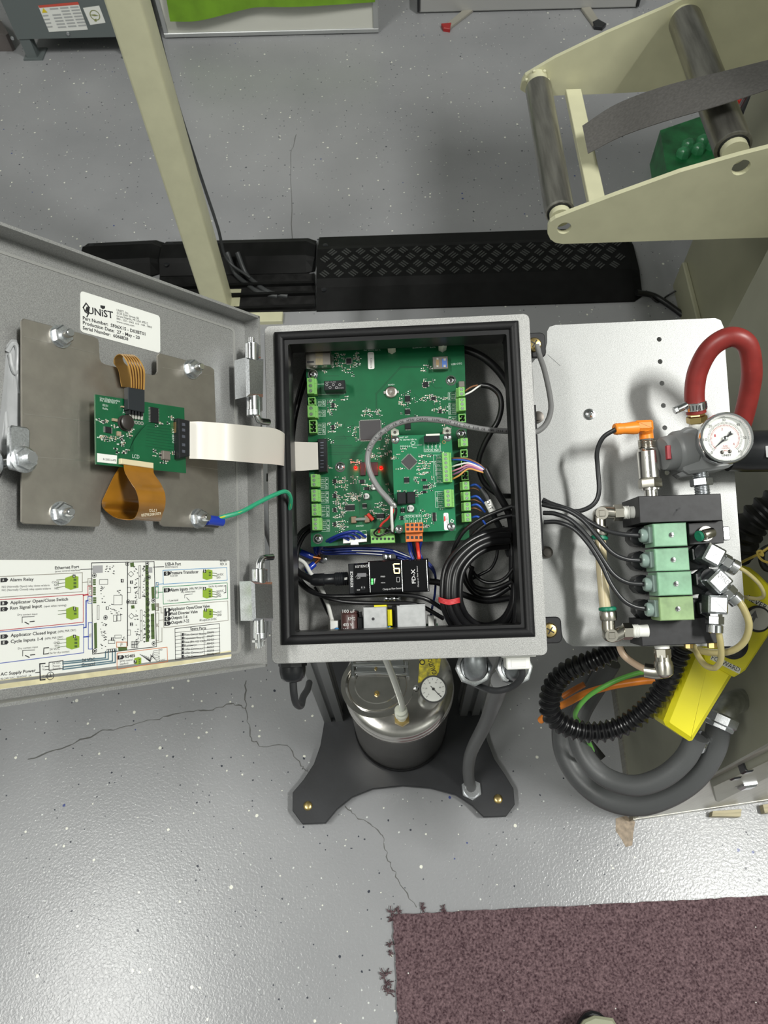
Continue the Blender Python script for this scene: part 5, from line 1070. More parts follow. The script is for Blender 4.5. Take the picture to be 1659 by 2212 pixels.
for (x, y, rows_, tail) in ((686, 864, ('SIG', '24V'), 'APP'), (686, 886, ('SIG', '24V'), 'RUN'), (686, 914, ('GND', 'SIG', '24V'), 'APP SW'), (692, 1032, ('GND', 'SIG', '24V'), 'IN 4'), (693, 1062, ('GND', 'SIG', '24V'), 'IN 3'), (694, 1092, ('GND', 'SIG', '24V'), 'IN 2'), (695, 1123, ('GND', 'SIG', '24V'), 'IN 1')):
    n_ = len(rows_); hh = 8.2 if n_ == 3 else 6.8
    for k, s in enumerate(rows_): m.text(BOX, MZ+.12, s, (x+1, y+5.5+k*hh), (x+9, y+5.5+k*hh), 3); m.line(BOX, MZ+.1, [(x, y+k*hh), (x+11, y+k*hh)], .2)
    m.line(BOX, MZ+.1, [(x, y), (x+17, y), (x+17, y+n_*hh), (x, y+n_*hh)], .2); m.line(BOX, MZ+.1, [(x+11, y), (x+11, y+n_*hh)], .2); m.text(BOX, MZ+.12, tail, (x+15.5, y+n_*hh-2), (x+15.5, y+2), 3.2)
for (x, y, rows_, tail) in ((974, 848, ('24V', 'SIG'), '4-20mA'), (975, 871, ('24V', 'SIG', 'GND'), 'ALARM2'), (975, 900, ('24V', 'SIG'), 'A1')):
    for k, s in enumerate(rows_): m.text(BOX, MZ+.12, s, (x+1, y+5.5+k*8), (x+9, y+5.5+k*8), 3); m.line(BOX, MZ+.1, [(x, y+k*8), (x+11, y+k*8)], .2)
    m.line(BOX, MZ+.1, [(x-6, y), (x+10, y), (x+10, y+len(rows_)*8), (x-6, y+len(rows_)*8)], .2, closed=True); m.text(BOX, MZ+.12, tail, (x-1.5, y+len(rows_)*8-1), (x-1.5, y+1), 3)
m.line(BOX, MZ+.1, [(686, 830), (745, 828), (745, 851), (686, 852)], .25); m.line(BOX, MZ+.1, [(745, 1150), (791, 1146), (791, 1153)], .25); m.line(BOX, MZ+.1, [(745, 1155), (745, 1150)], .25)
for x, y, r in ((676, 809, 9.5), (974, 822, 9.8), (996, 937, 9.6), (735, 1009, 9.8), (687, 1164, 10)):
    p = BOX.hit(x, y, MZ); k_ = BOX.sc(x, y, MZ); m.frame_ring(BOX, circ(p[0], p[1], r*k_*1.12, 24), circ(p[0], p[1], r*k_*1.02, 24), MZ+.05, MZ+.12)
m.build('lettering', SILK, mb)
m = MB()
for L in ([(812, 898), (812, 850), (865, 792), (912, 791)], [(814, 898), (814, 851), (866, 794), (912, 793)], [(895, 852), (908, 862), (925, 862)], [(955, 838), (940, 838), (930, 828)], [(722, 948), (748, 948), (742, 940)], [(724, 944), (778, 942)], [(745, 915), (742, 925), (765, 918)], [(705, 966), (776, 966), (790, 950)], [(705, 978), (780, 977), (793, 962)], [(706, 982), (782, 980), (796, 966)], [(722, 1010), (740, 990), (778, 990)], [(777, 1045), (777, 1112)], [(800, 1090), (800, 1110), (776, 1130)], [(932, 868), (940, 880), (940, 892)], [(742, 1030), (752, 1042)], [(744, 1062), (754, 1072)], [(744, 1092), (754, 1102)], [(746, 1124), (756, 1134)], [(700, 812), (732, 812)], [(700, 858), (732, 858), (732, 844)]):
    m.line(BOX, MZ+.06, L, .5)
m.line(BOX, MZ+.06, [(712, 962), (760, 962)], .6)
for k in range(60):
    p = BOX.hit(random.uniform(740, 950), random.uniform(880, 1120), MZ); m.prism(BOX, circ(p[0], p[1], .38, 6), MZ, MZ+.07)
m.build('trace', TRACE, mb, kind='stuff')
s_ = MB(); a = BOX.hit(794, 761, MZ); b = BOX.hit(809, 797, MZ); s_ = s_.prism(BOX, rrect(a[0], a[1], b[0], b[1], 1.4), MZ, MZ+.2).build('code_sticker', PAPER, mb)
m = MB(); m.text(BOX, MZ+.3, 'R-2003-6178', (800, 774), (800, 795), 3.4); m.build('lettering', INK, s_)
# ================================================================ UPPER BOARD
EZ = -27
eb = thing('expansion_board', 'smaller lighter green circuit board mounted above the main board', 'circuit board', BOX.w(BOX.hit(915, 1045, MZ)))
_q = [tuple(BOX.hit(x, y, EZ)[:2]) for x, y in ((847, 941), (975, 938), (985, 1146), (853, 1151))]
MB().prism(BOX, _q, EZ-1.6, EZ).build('board', PCB2, eb)
for x, y in ((854, 950), (967, 945), (862, 1143), (975, 1138)):
    panhead(BOX, EZ, x, y, eb, 2.9); p = BOX.hit(x, y, EZ); MB().cyl(BOX, (p[0], p[1], MZ), (p[0], p[1], EZ-1.6), 2.6, n=6).build('spacer', NYLON, eb)
terminal(BOX, EZ, ((956), 977, 976, 1041), 7, 'l', eb, 9); terminal(BOX, EZ, (960, 1057, 981, 1095), 4, 'l', eb, 9)
c_ = BOX.hit(884, 997, EZ+1.3); fr2 = Fr(BOX.w((c_[0], c_[1], EZ)), BOX.x*math.cos(.82)+BOX.y*math.sin(.82), -BOX.x*math.sin(.82)+BOX.y*math.cos(.82), BOX.z)
c = MB().prism(fr2, rrect(-5, -5, 5, 5, .2, 1), .15, 1.4, .2).build('processor', MATS['dark_grey_chip'], eb); L = MB()
for k in range(16):
    t_ = -4.5+k*.6
    for a, b in ((-6.1, -5), (5, 6.1)): L.box(fr2, (a, t_-.16, 0), (b, t_+.16, .4)); L.box(fr2, (t_-.16, a, 0), (t_+.16, b, .4))
L.build('pins', SOLD, c)
so = MB(); so.pxbox(BOX, (916, 940, 950, 955), EZ+8, EZ, .3); so = so.build('bus_socket', BPLAS, eb)
MB().pxbox(BOX, (920, 937, 950, 941), EZ+8.4, EZ, 0).build('socket_back', NYLON, so)
for q, n_, sd in (((873, 1032, 884, 1042), 4, 't'), ((935, 1107, 941, 1126), 7, 'l'), ((865, 1114, 871, 1123), 2, 'l'), ((912, 1034, 920, 1039), 2, 'l'), ((866, 1098, 874, 1106), 2, 't'), ((913, 1060, 921, 1065), 2, 'l'), ((914, 1049, 925, 1055), 3, 't')): ic(BOX, EZ, q, eb, n_, sd, 1.2)
MB().pxbox(BOX, (858, 1063, 877, 1089), EZ+6, EZ, .5).build('choke', BPLAS, eb); MB().pxbox(BOX, (879, 1062, 897, 1087), EZ+6, EZ, .5).build('choke', BPLAS, eb)
ecap(BOX, EZ, 887, 1099, 3.2, eb, '220')
chips(BOX, EZ, 0, [(865, 966, 878, 976, 6), (850, 980, 862, 992, 8), (905, 980, 920, 1026, 26), (922, 980, 934, 1026, 12), (856, 1010, 876, 1016, 3), (895, 1030, 905, 1046, 8), (926, 1030, 938, 1060, 14), (895, 1058, 908, 1075, 10), (910, 1060, 922, 1066, 2), (918, 1108, 930, 1126, 10), (908, 1102, 918, 1110, 3), (914, 1128, 928, 1140, 6), (948, 973, 956, 980, 2), (954, 1097, 962, 1102, 1), (933, 1128, 941, 1132, 1), (858, 1060, 895, 1062, 3)], 'c', eb, 9)
m = MB()
for s, a, b, h in (('UNIST AFT', (862, 947), (882, 946), 3.4), ('PN: 303440 REV A', (862, 952), (900, 951), 3.6), ('111 1 (148050', (891, 963), (912, 962), 2.4), ('RoHS', (891, 968), (900, 968), 2.6), ('LOCAL BUS', (918, 975), (948, 974), 4.5), ('LOCAL BUS', (878, 1118), (908, 1117), 4.5)): m.text(BOX, EZ+.12, s, a, b, h)
m.text(BOX, EZ+.12, 'FLOW METER', (938, 996), (941, 1028), 3.8); m.text(BOX, EZ+.12, 'AUX', (942, 1074), (943, 1084), 3.8)
for k, s in enumerate(('24V', 'A', 'B', 'GND')):
    m.text(BOX, EZ+.12, s, (923+k*8.4, 962), (923+k*8.4, 967), 3); m.line(BOX, EZ+.1, [(926+k*8.4, 958), (926+k*8.4, 970)], .2); m.text(BOX, EZ+.12, s, (881+k*9, 1129), (881+k*9, 1123), 3); m.line(BOX, EZ+.1, [(884+k*9, 1119), (884+k*9, 1129)], .2)
m.line(BOX, EZ+.1, [(916, 957), (951, 957), (951, 976), (916, 976)], .25, closed=True); m.line(BOX, EZ+.1, [(916, 970), (951, 970)], .2); m.line(BOX, EZ+.1, [(875, 1130), (875, 1113), (910, 1112), (910, 1130)], .25)
for k, s in enumerate(('24V', 'GND', 'IN1', 'IN2', 'OUT1', 'OUT2', 'SIG')): m.text(BOX, EZ+.12, s, (944, 989+k*8.6), (953, 989+k*8.6), 3); m.line(BOX, EZ+.1, [(943, 991+k*8.6), (955, 991+k*8.6)], .2)
for k, s in enumerate(('5V', 'SIG', 'GND', '24V')): m.text(BOX, EZ+.12, s, (947, 1068+k*8.6), (956, 1068+k*8.6), 3); m.line(BOX, EZ+.1, [(946, 1070+k*8.6), (958, 1070+k*8.6)], .2)
m.line(BOX, EZ+.1, [(955, 983), (936, 983), (938, 1043), (957, 1042)], .25); m.line(BOX, EZ+.1, [(943, 983), (944, 1043)], .2); m.line(BOX, EZ+.1, [(959, 1062), (940, 1062), (941, 1096), (960, 1096)], .25); m.line(BOX, EZ+.1, [(945, 1062), (946, 1096)], .2)
p = BOX.hit(892, 957, EZ); m.frame_ring(BOX, circ(p[0], p[1], 2.2, 16, ry=1.6), circ(p[0], p[1], 1.8, 16, ry=1.2), EZ+.05, EZ+.12); m.line(BOX, EZ+.1, [(975, 1122), (980, 1124), (978, 1129), (973, 1127)], .6, closed=True)
for k in range(6): p = BOX.hit(866+k*4.6, 964, EZ); m.frame_ring(BOX, circ(p[0], p[1], .7, 8), circ(p[0], p[1], .45, 8), EZ+.05, EZ+.12)
m.build('lettering', SILK, eb)
p = BOX.hit(959, 955, EZ); MB().frame_ring(BOX, circ(p[0], p[1], 1.8, 16), circ(p[0], p[1], 1.1, 16), EZ, EZ+.1).build('plated_hole', BRASS, eb)
s_ = MB(); a = BOX.hit(958, 1108, EZ); b = BOX.hit(970, 1145, EZ); s_ = s_.prism(BOX, rrect(a[0], a[1], b[0], b[1], 1.2), EZ, EZ+.2).build('code_sticker', PAPER, eb)
m = MB(); m.text(BOX, EZ+.3, 'R 27487-6070', (963, 1112), (965, 1134), 3.2); m.build('lettering', INK, s_); MB().flat(BOX, EZ+.3, [(959, 1115), (962, 1115), (963, 1124), (959, 1127)]).build('red_mark', REDW, s_)
oc = MB(); oc.pxbox(BOX, (875, 1129, 914, 1150), EZ+9, EZ, .3); oc = oc.build('orange_plug', mat('orange_connector', (.62, .16, .03), .4), eb)
oc2 = MB(); oc2.pxbox(BOX, (876, 1150, 913, 1170), EZ+2, EZ-8, .3); oc2.build('orange_socket', MATS['orange_connector'], oc)
m = MB()
for k in range(4):
    m.pxbox(BOX, (878+k*9.4, 1131, 884+k*9.4, 1137), EZ+9.2, EZ+9); m.pxbox(BOX, (878+k*9.4, 1140, 884+k*9.4, 1146), EZ+9.2, EZ+9); m.pxbox(BOX, (878+k*9.4, 1158, 884+k*9.4, 1164), EZ+2.2, EZ+2)
m.build('spring_window', INK, oc)
# ================================================================ CABLES INSIDE
def text_along(Q, s, h, up_, off, parent, start=0., pitch=None, m_=INK):
    Q = [np.array(q) for q in Q]; d = [0]
    for a, b in zip(Q[:-1], Q[1:]): d.append(d[-1]+np.linalg.norm(b-a))
    pos = start; m = MB()
    for ch in s:
        if pos > d[-1]-1: break
        i = max(k for k in range(len(d)) if d[k] <= pos); i = min(i, len(Q)-2); f_ = (pos-d[i])/(d[i+1]-d[i]); P = Q[i]*(1-f_)+Q[i+1]*f_; T = nrm(Q[i+1]-Q[i])
        side = nrm(np.cross(T, up_)); nn = np.cross(side, T)
        v, f = glyphs(ch)
        if len(v): m.add(P+nn*off+np.outer((v[:, 0]-v[:, 0].mean())*h/.69, T)+np.outer((v[:, 1]-.35)*h/.69, -side), f)
        pos += pitch or h*.95
    return m.build('print', m_, parent) if m.n else None
gl = [(1160, 745, -84), (1166, 770, -82), (1176, 800, -78), (1187, 850, -72), (1190, 885, -68), (1180, 915, -62), (1160, 932, -56), (1135, 934, -50), (1105, 932, -42), (1050, 928, -26), (1000, 919, -16), (950, 908, -12), (900, 906, -12), (855, 916, -14), (820, 938, -16), (800, 965, -17), (794, 995, -18), (801, 1025, -18), (818, 1055, -17), (838, 1078, -16), (849, 1091, -17)]
gt_ = thing('grey_cable', 'printed grey cable arching over both circuit boards from the right wall', 'cable', BOX.w(BOX.hit(900, 906, -12)))
P = path(BOX, gl); MB().tube(P, 2.75, 12, 8).build('jacket', GREYC, gt_)
Q = spline(P[8:], 10)[::-1]
text_along(Q, 'PLTC-ER OR ITC-ER OR MTW CAROL SUNLIGHT RES DIR BUR OR AWM 2464 80C 300V CR C(UL) CMG', 2.1, R @ np.array([0, 0, -1.]) if False else nrm(EYE-P[12]), 2.85, gt_, 58, 2.25)
cable('bare_foil', [(846, 1086, -16), (851, 1090, -16), (853, 1096, -17)], 10, mat('foil', (.6, .6, .58), .3, .9), parent=gt_)
for nm, L, w_, m_, lb in (('white_wire', [(846, 1088, -16), (846, 1115, -20), (848, 1150, -32)], 6.5, WHITE, 'white wire from the grey cable to the green terminal'),
    ('red_wire', [(848, 1090, -18), (849, 1105, -20), (838, 1120, -24), (824, 1133, -30), (818, 1150, -34)], 5, REDW, 'red wire from the grey cable to the green terminal'),
    ('black_wire', [(850, 1090, -18), (856, 1100, -20), (853, 1118, -24), (842, 1138, -29), (832, 1150, -34)], 5, CABLE, 'black wire from the grey cable to the green terminal'),
    ('black_wire', [(848, 1152, -32), (838, 1143, -27), (822, 1140, -27), (812, 1146, -30), (808, 1153, -33), (818, 1158, -30), (840, 1150, -28), (850, 1152, -31)], 4, CABLE, 'black wire tangled in a knot over the green terminal')):
    cable(nm, L, w_, m_, lb, 'wire')
# flow meter wires
fm = [('brown_wire', (.20, .09, .04), 990), ('blue_wire', None, 993), ('white_wire', (.7, .7, .66), 1008), ('pink_wire', (.6, .25, .35), 1018), ('mauve_wire', (.25, .10, .22), 1026), ('orange_wire', (.60, .30, .08), 1035)]
for i, (nm, c_, y) in enumerate(fm):
    m_ = BLUEW if c_ is None else mat(nm, c_, .4)
    if nm == 'blue_wire': m_ = mat('bright_blue_wire', (.02, .08, .42), .35)
    cable(nm, [(977, y, -26), (992, y-2-i*1.2 if i > 1 else y, -21), (1012, 992+i*4.2, -18), (1035, 1003+i*3, -18), (1052, 1018+i, -21)], 4, m_, nm.split('_')[0]+' wire from the seven-way terminal to the black flow cable', 'wire')
cable('flow_cable', [(1047, 1013, -20), (1058, 1035, -22), (1075, 1065, -26), (1095, 1100, -34), (1104, 1130, -45), (1106, 1180, -60), (1106, 1260, -70)], 16, CABLE, 'thick black cable fed by six coloured wires at the right of the boards', n=14)
for i, (x, y) in enumerate(((1016, 1049), (1017, 1074), (1018, 1092), (1019, 1118))):
    cable('blue_wire', [(x, y, -40), (x+12, y-2, -36), (x+22, y+5, -36), (x+30, y+14, -38)], 5, mat('bright_blue_wire', (.02, .08, .42), .35), ('uppermost', 'second', 'third', 'lowest')[i]+' short blue wire out of the four right-hand output terminals', 'wire')
    if i < 3: cable('brown_wire', [(x, y+6, -41), (x+10, y+6, -39), (x+22, y+12, -39)], 3, MATS['brown_wire'], ('uppermost', 'second', 'lowest')[i]+' short brown wire beneath a blue wire at the output terminals', 'wire')
oc_ = [(1040, 1056, -34), (1052, 1075, -32), (1062, 1100, -33), (1072, 1125, -42), (1085, 1150, -55), (1100, 1200, -70)]
ol = cable('output_cable', oc_, 13, mat('matte_black_cable', (.025, .025, .027), .5), 'black cable carrying the white OUT 4 marker sleeve')
P = path(BOX, [(1053, 1082, -31), (1059, 1094, -31), (1066, 1108, -33)]); MB().tube(P, 3.6, 14, 4).build('marker_sleeve', WHITE, ol)
text_along(spline(P, 8), 'OUT 4', 3.2, nrm(EYE-P[0]), 3.75, ol, 1.5, 2.6)
# thin black cables crossing
K = [('black_cable', [(1040, 832, -34), (1060, 836, -32), (1078, 852, -32), (1083, 878, -34), (1076, 908, -38), (1060, 935, -42), (1044, 965, -48), (1034, 1000, -55), (1044, 1040, -60), (1075, 1068, -62), (1105, 1072, -66)], 12, 'thin black cable curving down from the upper right terminal'),
     ('black_cable', [(985, 752, -58), (1020, 760, -56), (1055, 780, -56), (1085, 812, -60), (1103, 850, -64), (1109, 920, -68), (1110, 1010, -70)], 17, 'thick black cable arcing across the upper right corner of the enclosure'),
     ('black_cable', [(665, 800, -62), (648, 850, -64), (634, 910, -66), (629, 980, -68), (632, 1060, -68), (628, 1130, -66), (624, 1190, -58), (640, 1232, -48), (672, 1252, -42)], 15, 'black cable running down the left wall to the flow amplifier plug'),
     ('black_cable', [(671, 1135, -60), (650, 1150, -62), (636, 1180, -64), (632, 1220, -64), (650, 1262, -62), (690, 1285, -56), (760, 1288, -48), (850, 1284, -42), (915, 1292, -42), (960, 1318, -50)], 9, 'thin black cable passing below the amplifier, upper of two'),
     ('black_cable', [(674, 1142, -64), (655, 1160, -66), (642, 1195, -68), (645, 1245, -66), (680, 1280, -60), (740, 1299, -50), (830, 1303, -44), (900, 1306, -44), (958, 1336, -54)], 9, 'thin black cable passing below the amplifier, lower of two'),
     ('black_wire', [(680, 1268, -76), (692, 1290, -74), (705, 1318, -66), (716, 1338, -58)], 6, 'black wire beside the white wire into the white plug'),
     ('white_wire', [(628, 1202, -78), (655, 1214, -76), (672, 1240, -72), (692, 1268, -70), (706, 1300, -64), (717, 1340, -56)], 9, 'white wire running down to the white plug at lower left'),
     ('valve_cable', [(1110, 1092, -26), (1080, 1103, -28), (1040, 1120, -32), (1005, 1145, -38), (985, 1175, -46), (975, 1205, -56), (974, 1240, -66)], 9, 'thin black valve cable crossing below the boards, upper of two'),
     ('valve_cable', [(1110, 1112, -34), (1075, 1120, -36), (1045, 1136, -40), (1020, 1158, -46), (1005, 1185, -56), (1002, 1215, -66)], 9, 'thin black valve cable crossing below the boards, lower of two'),
     ('earth_wire', [(628, 1176, -82), (640, 1188, -82), (655, 1198, -82)], 7, 'green earth wire into the upper blue lug'), ('earth_wire', [(628, 1258, -82), (650, 1248, -82), (664, 1236, -82)], 7, 'green earth wire into the lower blue lug')]
for nm, L, w_, lb in K: cable(nm, L, w_, WHITE if 'white' in nm else GREENW if 'earth' in nm else CABLE, lb, 'wire' if 'wire' in nm else 'cable')
cl = thing('terminal_end', 'stripped end of the thin black cable at the upper right terminal', 'cable end', BOX.w(BOX.hit(1036, 832, -35)))
for L, m_ in (([(1004, 853, -38), (1018, 846, -36), (1032, 836, -35), (1040, 832, -34)], WHITE), ([(1004, 845, -38), (1018, 836, -36), (1032, 832, -36)], MATS['brown_wire'])): cable('core', L, 4, m_, parent=cl)
# blue lugs
for i, (a, b, c_) in enumerate((((650, 1193), (675, 1203), (692, 1206)), ((661, 1234), (679, 1218), (690, 1208)), ((683, 1182), (686, 1195), (690, 1204)), ((637, 1200), (640, 1222), (642, 1236)))):
    l = thing('ring_lug', ('blue crimp lug pointing left at the ground stud', 'blue crimp lug pointing down-left at the ground stud', 'blue crimp lug coming from above the ground stud', 'blue sleeve on the wire left of the ground stud')[i], 'lug', BOX.w(BOX.hit(*b, -BD+4)))
    P = path(BOX, [(a[0], a[1], -80), ((a[0]+b[0])/2, (a[1]+b[1])/2, -80), (b[0], b[1], -82)]); MB().tube(P, 3.2 if i < 3 else 1.7, 12, 3).build('sleeve', BLUET, l)
    if i < 3: MB().tube(path(BOX, [(b[0], b[1], -82), (c_[0], c_[1], -86)]), 1.5, 8, 1).build('tongue', mat('copper', (.5, .2, .08), .3, 1.), l)
# blue wires bundle
bw = [[(790, 1160, -35), (770, 1148, -26), (742, 1152, -28), (712, 1165, -40), (694, 1182, -62), (700, 1192, -70), (760, 1190, -66), (830, 1192, -60), (880, 1205, -52), (910, 1212, -56)],
      [(778, 1162, -35), (760, 1152, -28), (735, 1156, -32), (706, 1168, -46), (690, 1186, -70), (705, 1196, -74), (770, 1195, -70), (840, 1200, -62), (885, 1214, -56), (920, 1235, -62)],
      [(766, 1164, -36), (750, 1158, -30), (722, 1163, -38), (700, 1175, -52), (688, 1195, -78)],
      [(754, 1166, -36), (738, 1160, -34), (715, 1170, -44), (696, 1182, -60), (716, 1186, -66), (790, 1184, -60), (850, 1190, -54), (895, 1208, -50)]]
for i, L in enumerate(bw):
    o = cable('blue_wire', L, 6, BLUEW, ('outermost', 'second', 'shortest', 'innermost')[i]+' striped dark blue wire from the white power connector', 'wire', 'blue wires from the power connector')
    if len(L) > 6: cable('white_stripe', [(x, y-1, zz+1.1) for x, y, zz in L[6:8]], 2.5, WHITE, parent=o)
ow = [('blue_wire', BLUEW, 881, [(885, 1190, -38), (892, 1208, -38), (897, 1214, -42)]), ('black_wire', CABLE, 890, [(897, 1190, -38), (901, 1210, -40)]), ('red_wire', mat('bright_red_wire', (.65, .04, .02), .4), 900, [(903, 1188, -36), (905, 1205, -36), (904, 1213, -40)]), ('blue_wire', BLUEW, 909, [(906, 1190, -40), (911, 1206, -42), (908, 1214, -46)]), ('blue_wire', BLUEW, 886, [(893, 1192, -42), (898, 1206, -44), (893, 1213, -46)])]
for i, (nm, m_, x, L) in enumerate(ow): cable(nm, [(x, 1152, -30), (x+1, 1168, -30)]+L, 8 if 'red' in nm else 6, m_, ('left blue', 'black', 'red', 'right blue', 'middle blue')[i]+' wire hanging from the orange plug', 'wire')
# ================================================================ FLOW AMPLIFIER
AZ = -32
am = thing('flow_amplifier', 'black clamp-on flow sensor amplifier with glowing digit display', 'sensor', BOX.w(BOX.hit(840, 1245, -BD+20)))
def aq(*q): return tuple(q)
MB().pxbox(BOX, ((752, 1218), (925, 1206), (928, 1278), (754, 1284)), AZ, AZ-34, 1.2).build('case', mat('gloss_black', (.006, .006, .007), .08, coat=.6), am)
m = MB(); m.pxbox(BOX, ((752, 1218), (764, 1217), (766, 1283), (754, 1284)), AZ+1.6, AZ-20, .8); m.build('end_cap', BPLAS, am)
m = MB(); m.pxbox(BOX, ((794, 1212), (868, 1208), (872, 1279), (797, 1282)), AZ+2.6, AZ, 1.2); m.build('display_window', MATS['gloss_black'], am)
m = MB()
for a, b in (((797, 1214), (800, 1280)), ((867, 1210), (870, 1278)), ((921, 1209), (925, 1277))): m.tube([BOX.w(BOX.hit(*a, AZ+(2.6 if a[0] < 900 else 0))), BOX.w(BOX.hit(*b, AZ+(2.6 if a[0] < 900 else 0)))], .55, 10, 1)
m.each('edge_highlight', CHROME, am)  # thin chrome tubes standing in for highlights on the glossy black ridges
m = MB(); m.text(BOX, AZ+3, 'KEYENCE', (768, 1227), (798, 1225), 5.5); m.text(BOX, AZ+1.8, 'KEYENCE', (763, 1268), (762, 1234), 5.5, True); m.text(BOX, AZ+2.8, 'Clamp-on Flow Sensor', (827, 1275), (868, 1272), 4); m.text(BOX, AZ+.2, 'FD-X', (898, 1260), (896, 1229), 8, True); m.text(BOX, AZ+.2, 'Clamp-on Flow Sensor', (905, 1268), (902, 1222), 3); m.text(BOX, AZ+.2, 'OUT', (771, 1251), (779, 1250), 3); m.text(BOX, AZ+.2, 'SET', (771, 1276), (778, 1276), 3)
m.line(BOX, AZ+2.8, [(857, 1247), (863, 1247), (863, 1257), (857, 1257)], .3, closed=True); m.line(BOX, AZ+.25, [(768, 1247), (773, 1240), (820, 1245)], .2)
m.text(BOX, AZ+2.8, 'SPEED', (822, 1247), (832, 1247), 3); m.text(BOX, AZ+2.8, 'mL/m', (823, 1260), (832, 1260), 3)
m.build('lettering', mat('amp_print', (.55, .55, .55), .5), am)
m = MB(); m.pxbox(BOX, (772, 1238, 791, 1246), AZ+.4, AZ); m.build('output_button', mat('grey_button', (.15, .15, .16), .4), am)
p = BOX.hit(784, 1270, AZ); MB().lathe(BOX, (p[0], p[1], AZ), (0, 0, 1), [(2.1, 0), (2.1, .6), (1.8, .8)], 18).build('set_button', BPLAS, am)
m = MB(); z_ = AZ+2.9
for L in ([(862, 1218), (852, 1218)], [(850, 1220), (851, 1226)], [(862, 1228), (852, 1228)], [(851, 1230), (852, 1236)], [(863, 1230), (863, 1236)], [(862, 1238), (853, 1238)]): m.line(BOX, z_, L, 1.1)
m.build('lit_digit', mat('lit_digit', (1, .86, .42), .5, emit=1.1), am)
m = MB()
for k in range(4): m.flat(BOX, z_, [(802, 1250+k*3.4), (806, 1250+k*3.4), (806, 1252.4+k*3.4), (802, 1252.4+k*3.4)])
m.build('lit_bar', mat('lit_green', (.1, 1, .15), .5, emit=2.2), am)
MB().flat(BOX, z_, [(808, 1250), (811, 1249), (809, 1262)]).build('level_wedge', MATS['amp_print'], am)
m = MB()
for q, h in (((826, 1196, 856, 1208), -55), ((829, 1289, 866, 1298), -55)): m.pxbox(BOX, q, h, h-3, .5)
for x, y in ((838, 1203), (838, 1293), (855, 1293)): p = BOX.hit(x, y, -55); m.lathe(BOX, (p[0], p[1], -55), (0, 0, 1), [(3, 0), (2.5, 1.5), (1, 2)], 14)
m.box(BOX, (BOX.hit(830, 1250, -60)[0], BOX.hit(830, 1200, -60)[1], -BD), (BOX.hit(862, 1250, -60)[0], BOX.hit(830, 1296, -60)[1], -66)); m.build('mounting_clip', CHROME, am)
cp = thing('amplifier_plug', 'ribbed black round plug screwed into the left end of the amplifier', 'plug', BOX.w(BOX.hit(710, 1252, -48)))
A = BOX.hit(752, 1250, -46); B = BOX.hit(671, 1253, -46); A3, B3 = BOX.w(A), BOX.w(B); d_ = B3-A3; L_ = np.linalg.norm(d_)
pr = [(5.8, 0)]
for k in range(7): pr += [(6.6, 1+k*1.7), (6.1, 1.9+k*1.7)]
pr += [(5.2, 13.5), (5.2, L_*.62), (6.0, L_*.64), (5.9, L_*.9), (4.2, L_)]
MB().lathe(None, A3, d_, pr, 24).build('plug_body', BPLAS, cp)
MB().flat(BOX, -38.5, [(744, 1248), (750, 1247), (750, 1252), (744, 1253)]).build('index_mark', WHITE, cp)
cable('amplifier_cable', [(927, 1256, -48), (945, 1258, -48), (965, 1266, -54), (1000, 1284, -68), (1050, 1298, -76), (1110, 1290, -78)], 14, CABLE, 'black cable leaving the right end of the amplifier into the coil')
for i in range(3): cable('blue_wire', [(925, 1215+i*3, -54), (936, 1228+i*3, -54), (941, 1250, -58+i*2), (939, 1285, -64), (934, 1310, -66), (930, 1335, -62)], 5, BLUEW, ('outer', 'middle', 'inner')[i]+' dark blue wire behind the right end of the amplifier', 'wire', 'blue wires right of the amplifier')
# ================================================================ COILED CABLE
def coil(lst):
    for nm, L, w_, lb, g in lst: cable(nm, L, w_, CABLE, lb, 'cable', g, n=12)
base = [(1100, 1156, -46), (1060, 1160, -36), (1022, 1176, -30), (990, 1204, -26), (972, 1238, -24), (968, 1290, -24), (975, 1322, -28), (992, 1350, -36), (1022, 1370, -44), (1060, 1372, -50), (1092, 1352, -56), (1112, 1310, -62), (1116, 1260, -66)]
G = 'coiled black cables held by the red band'
ctr = (1060, 1270)
for k, (o, w_, dz, lb) in enumerate(((0, 16, 0, 'second loop from the left'), (-.13, 16, 1, 'third loop from the left'), (.12, 15, -6, 'outermost left loop'), (-.26, 15, -8, 'innermost loop'))):
    L = [(x+(ctr[0]-x)*-o*(1 if x < 1085 else .4), y+(ctr[1]-y)*-o*.8, zz+dz) for x, y, zz in base]
    cable('coiled_cable', L, w_, CABLE, 'black cable of the banded coil, '+lb, 'cable', G, n=14)
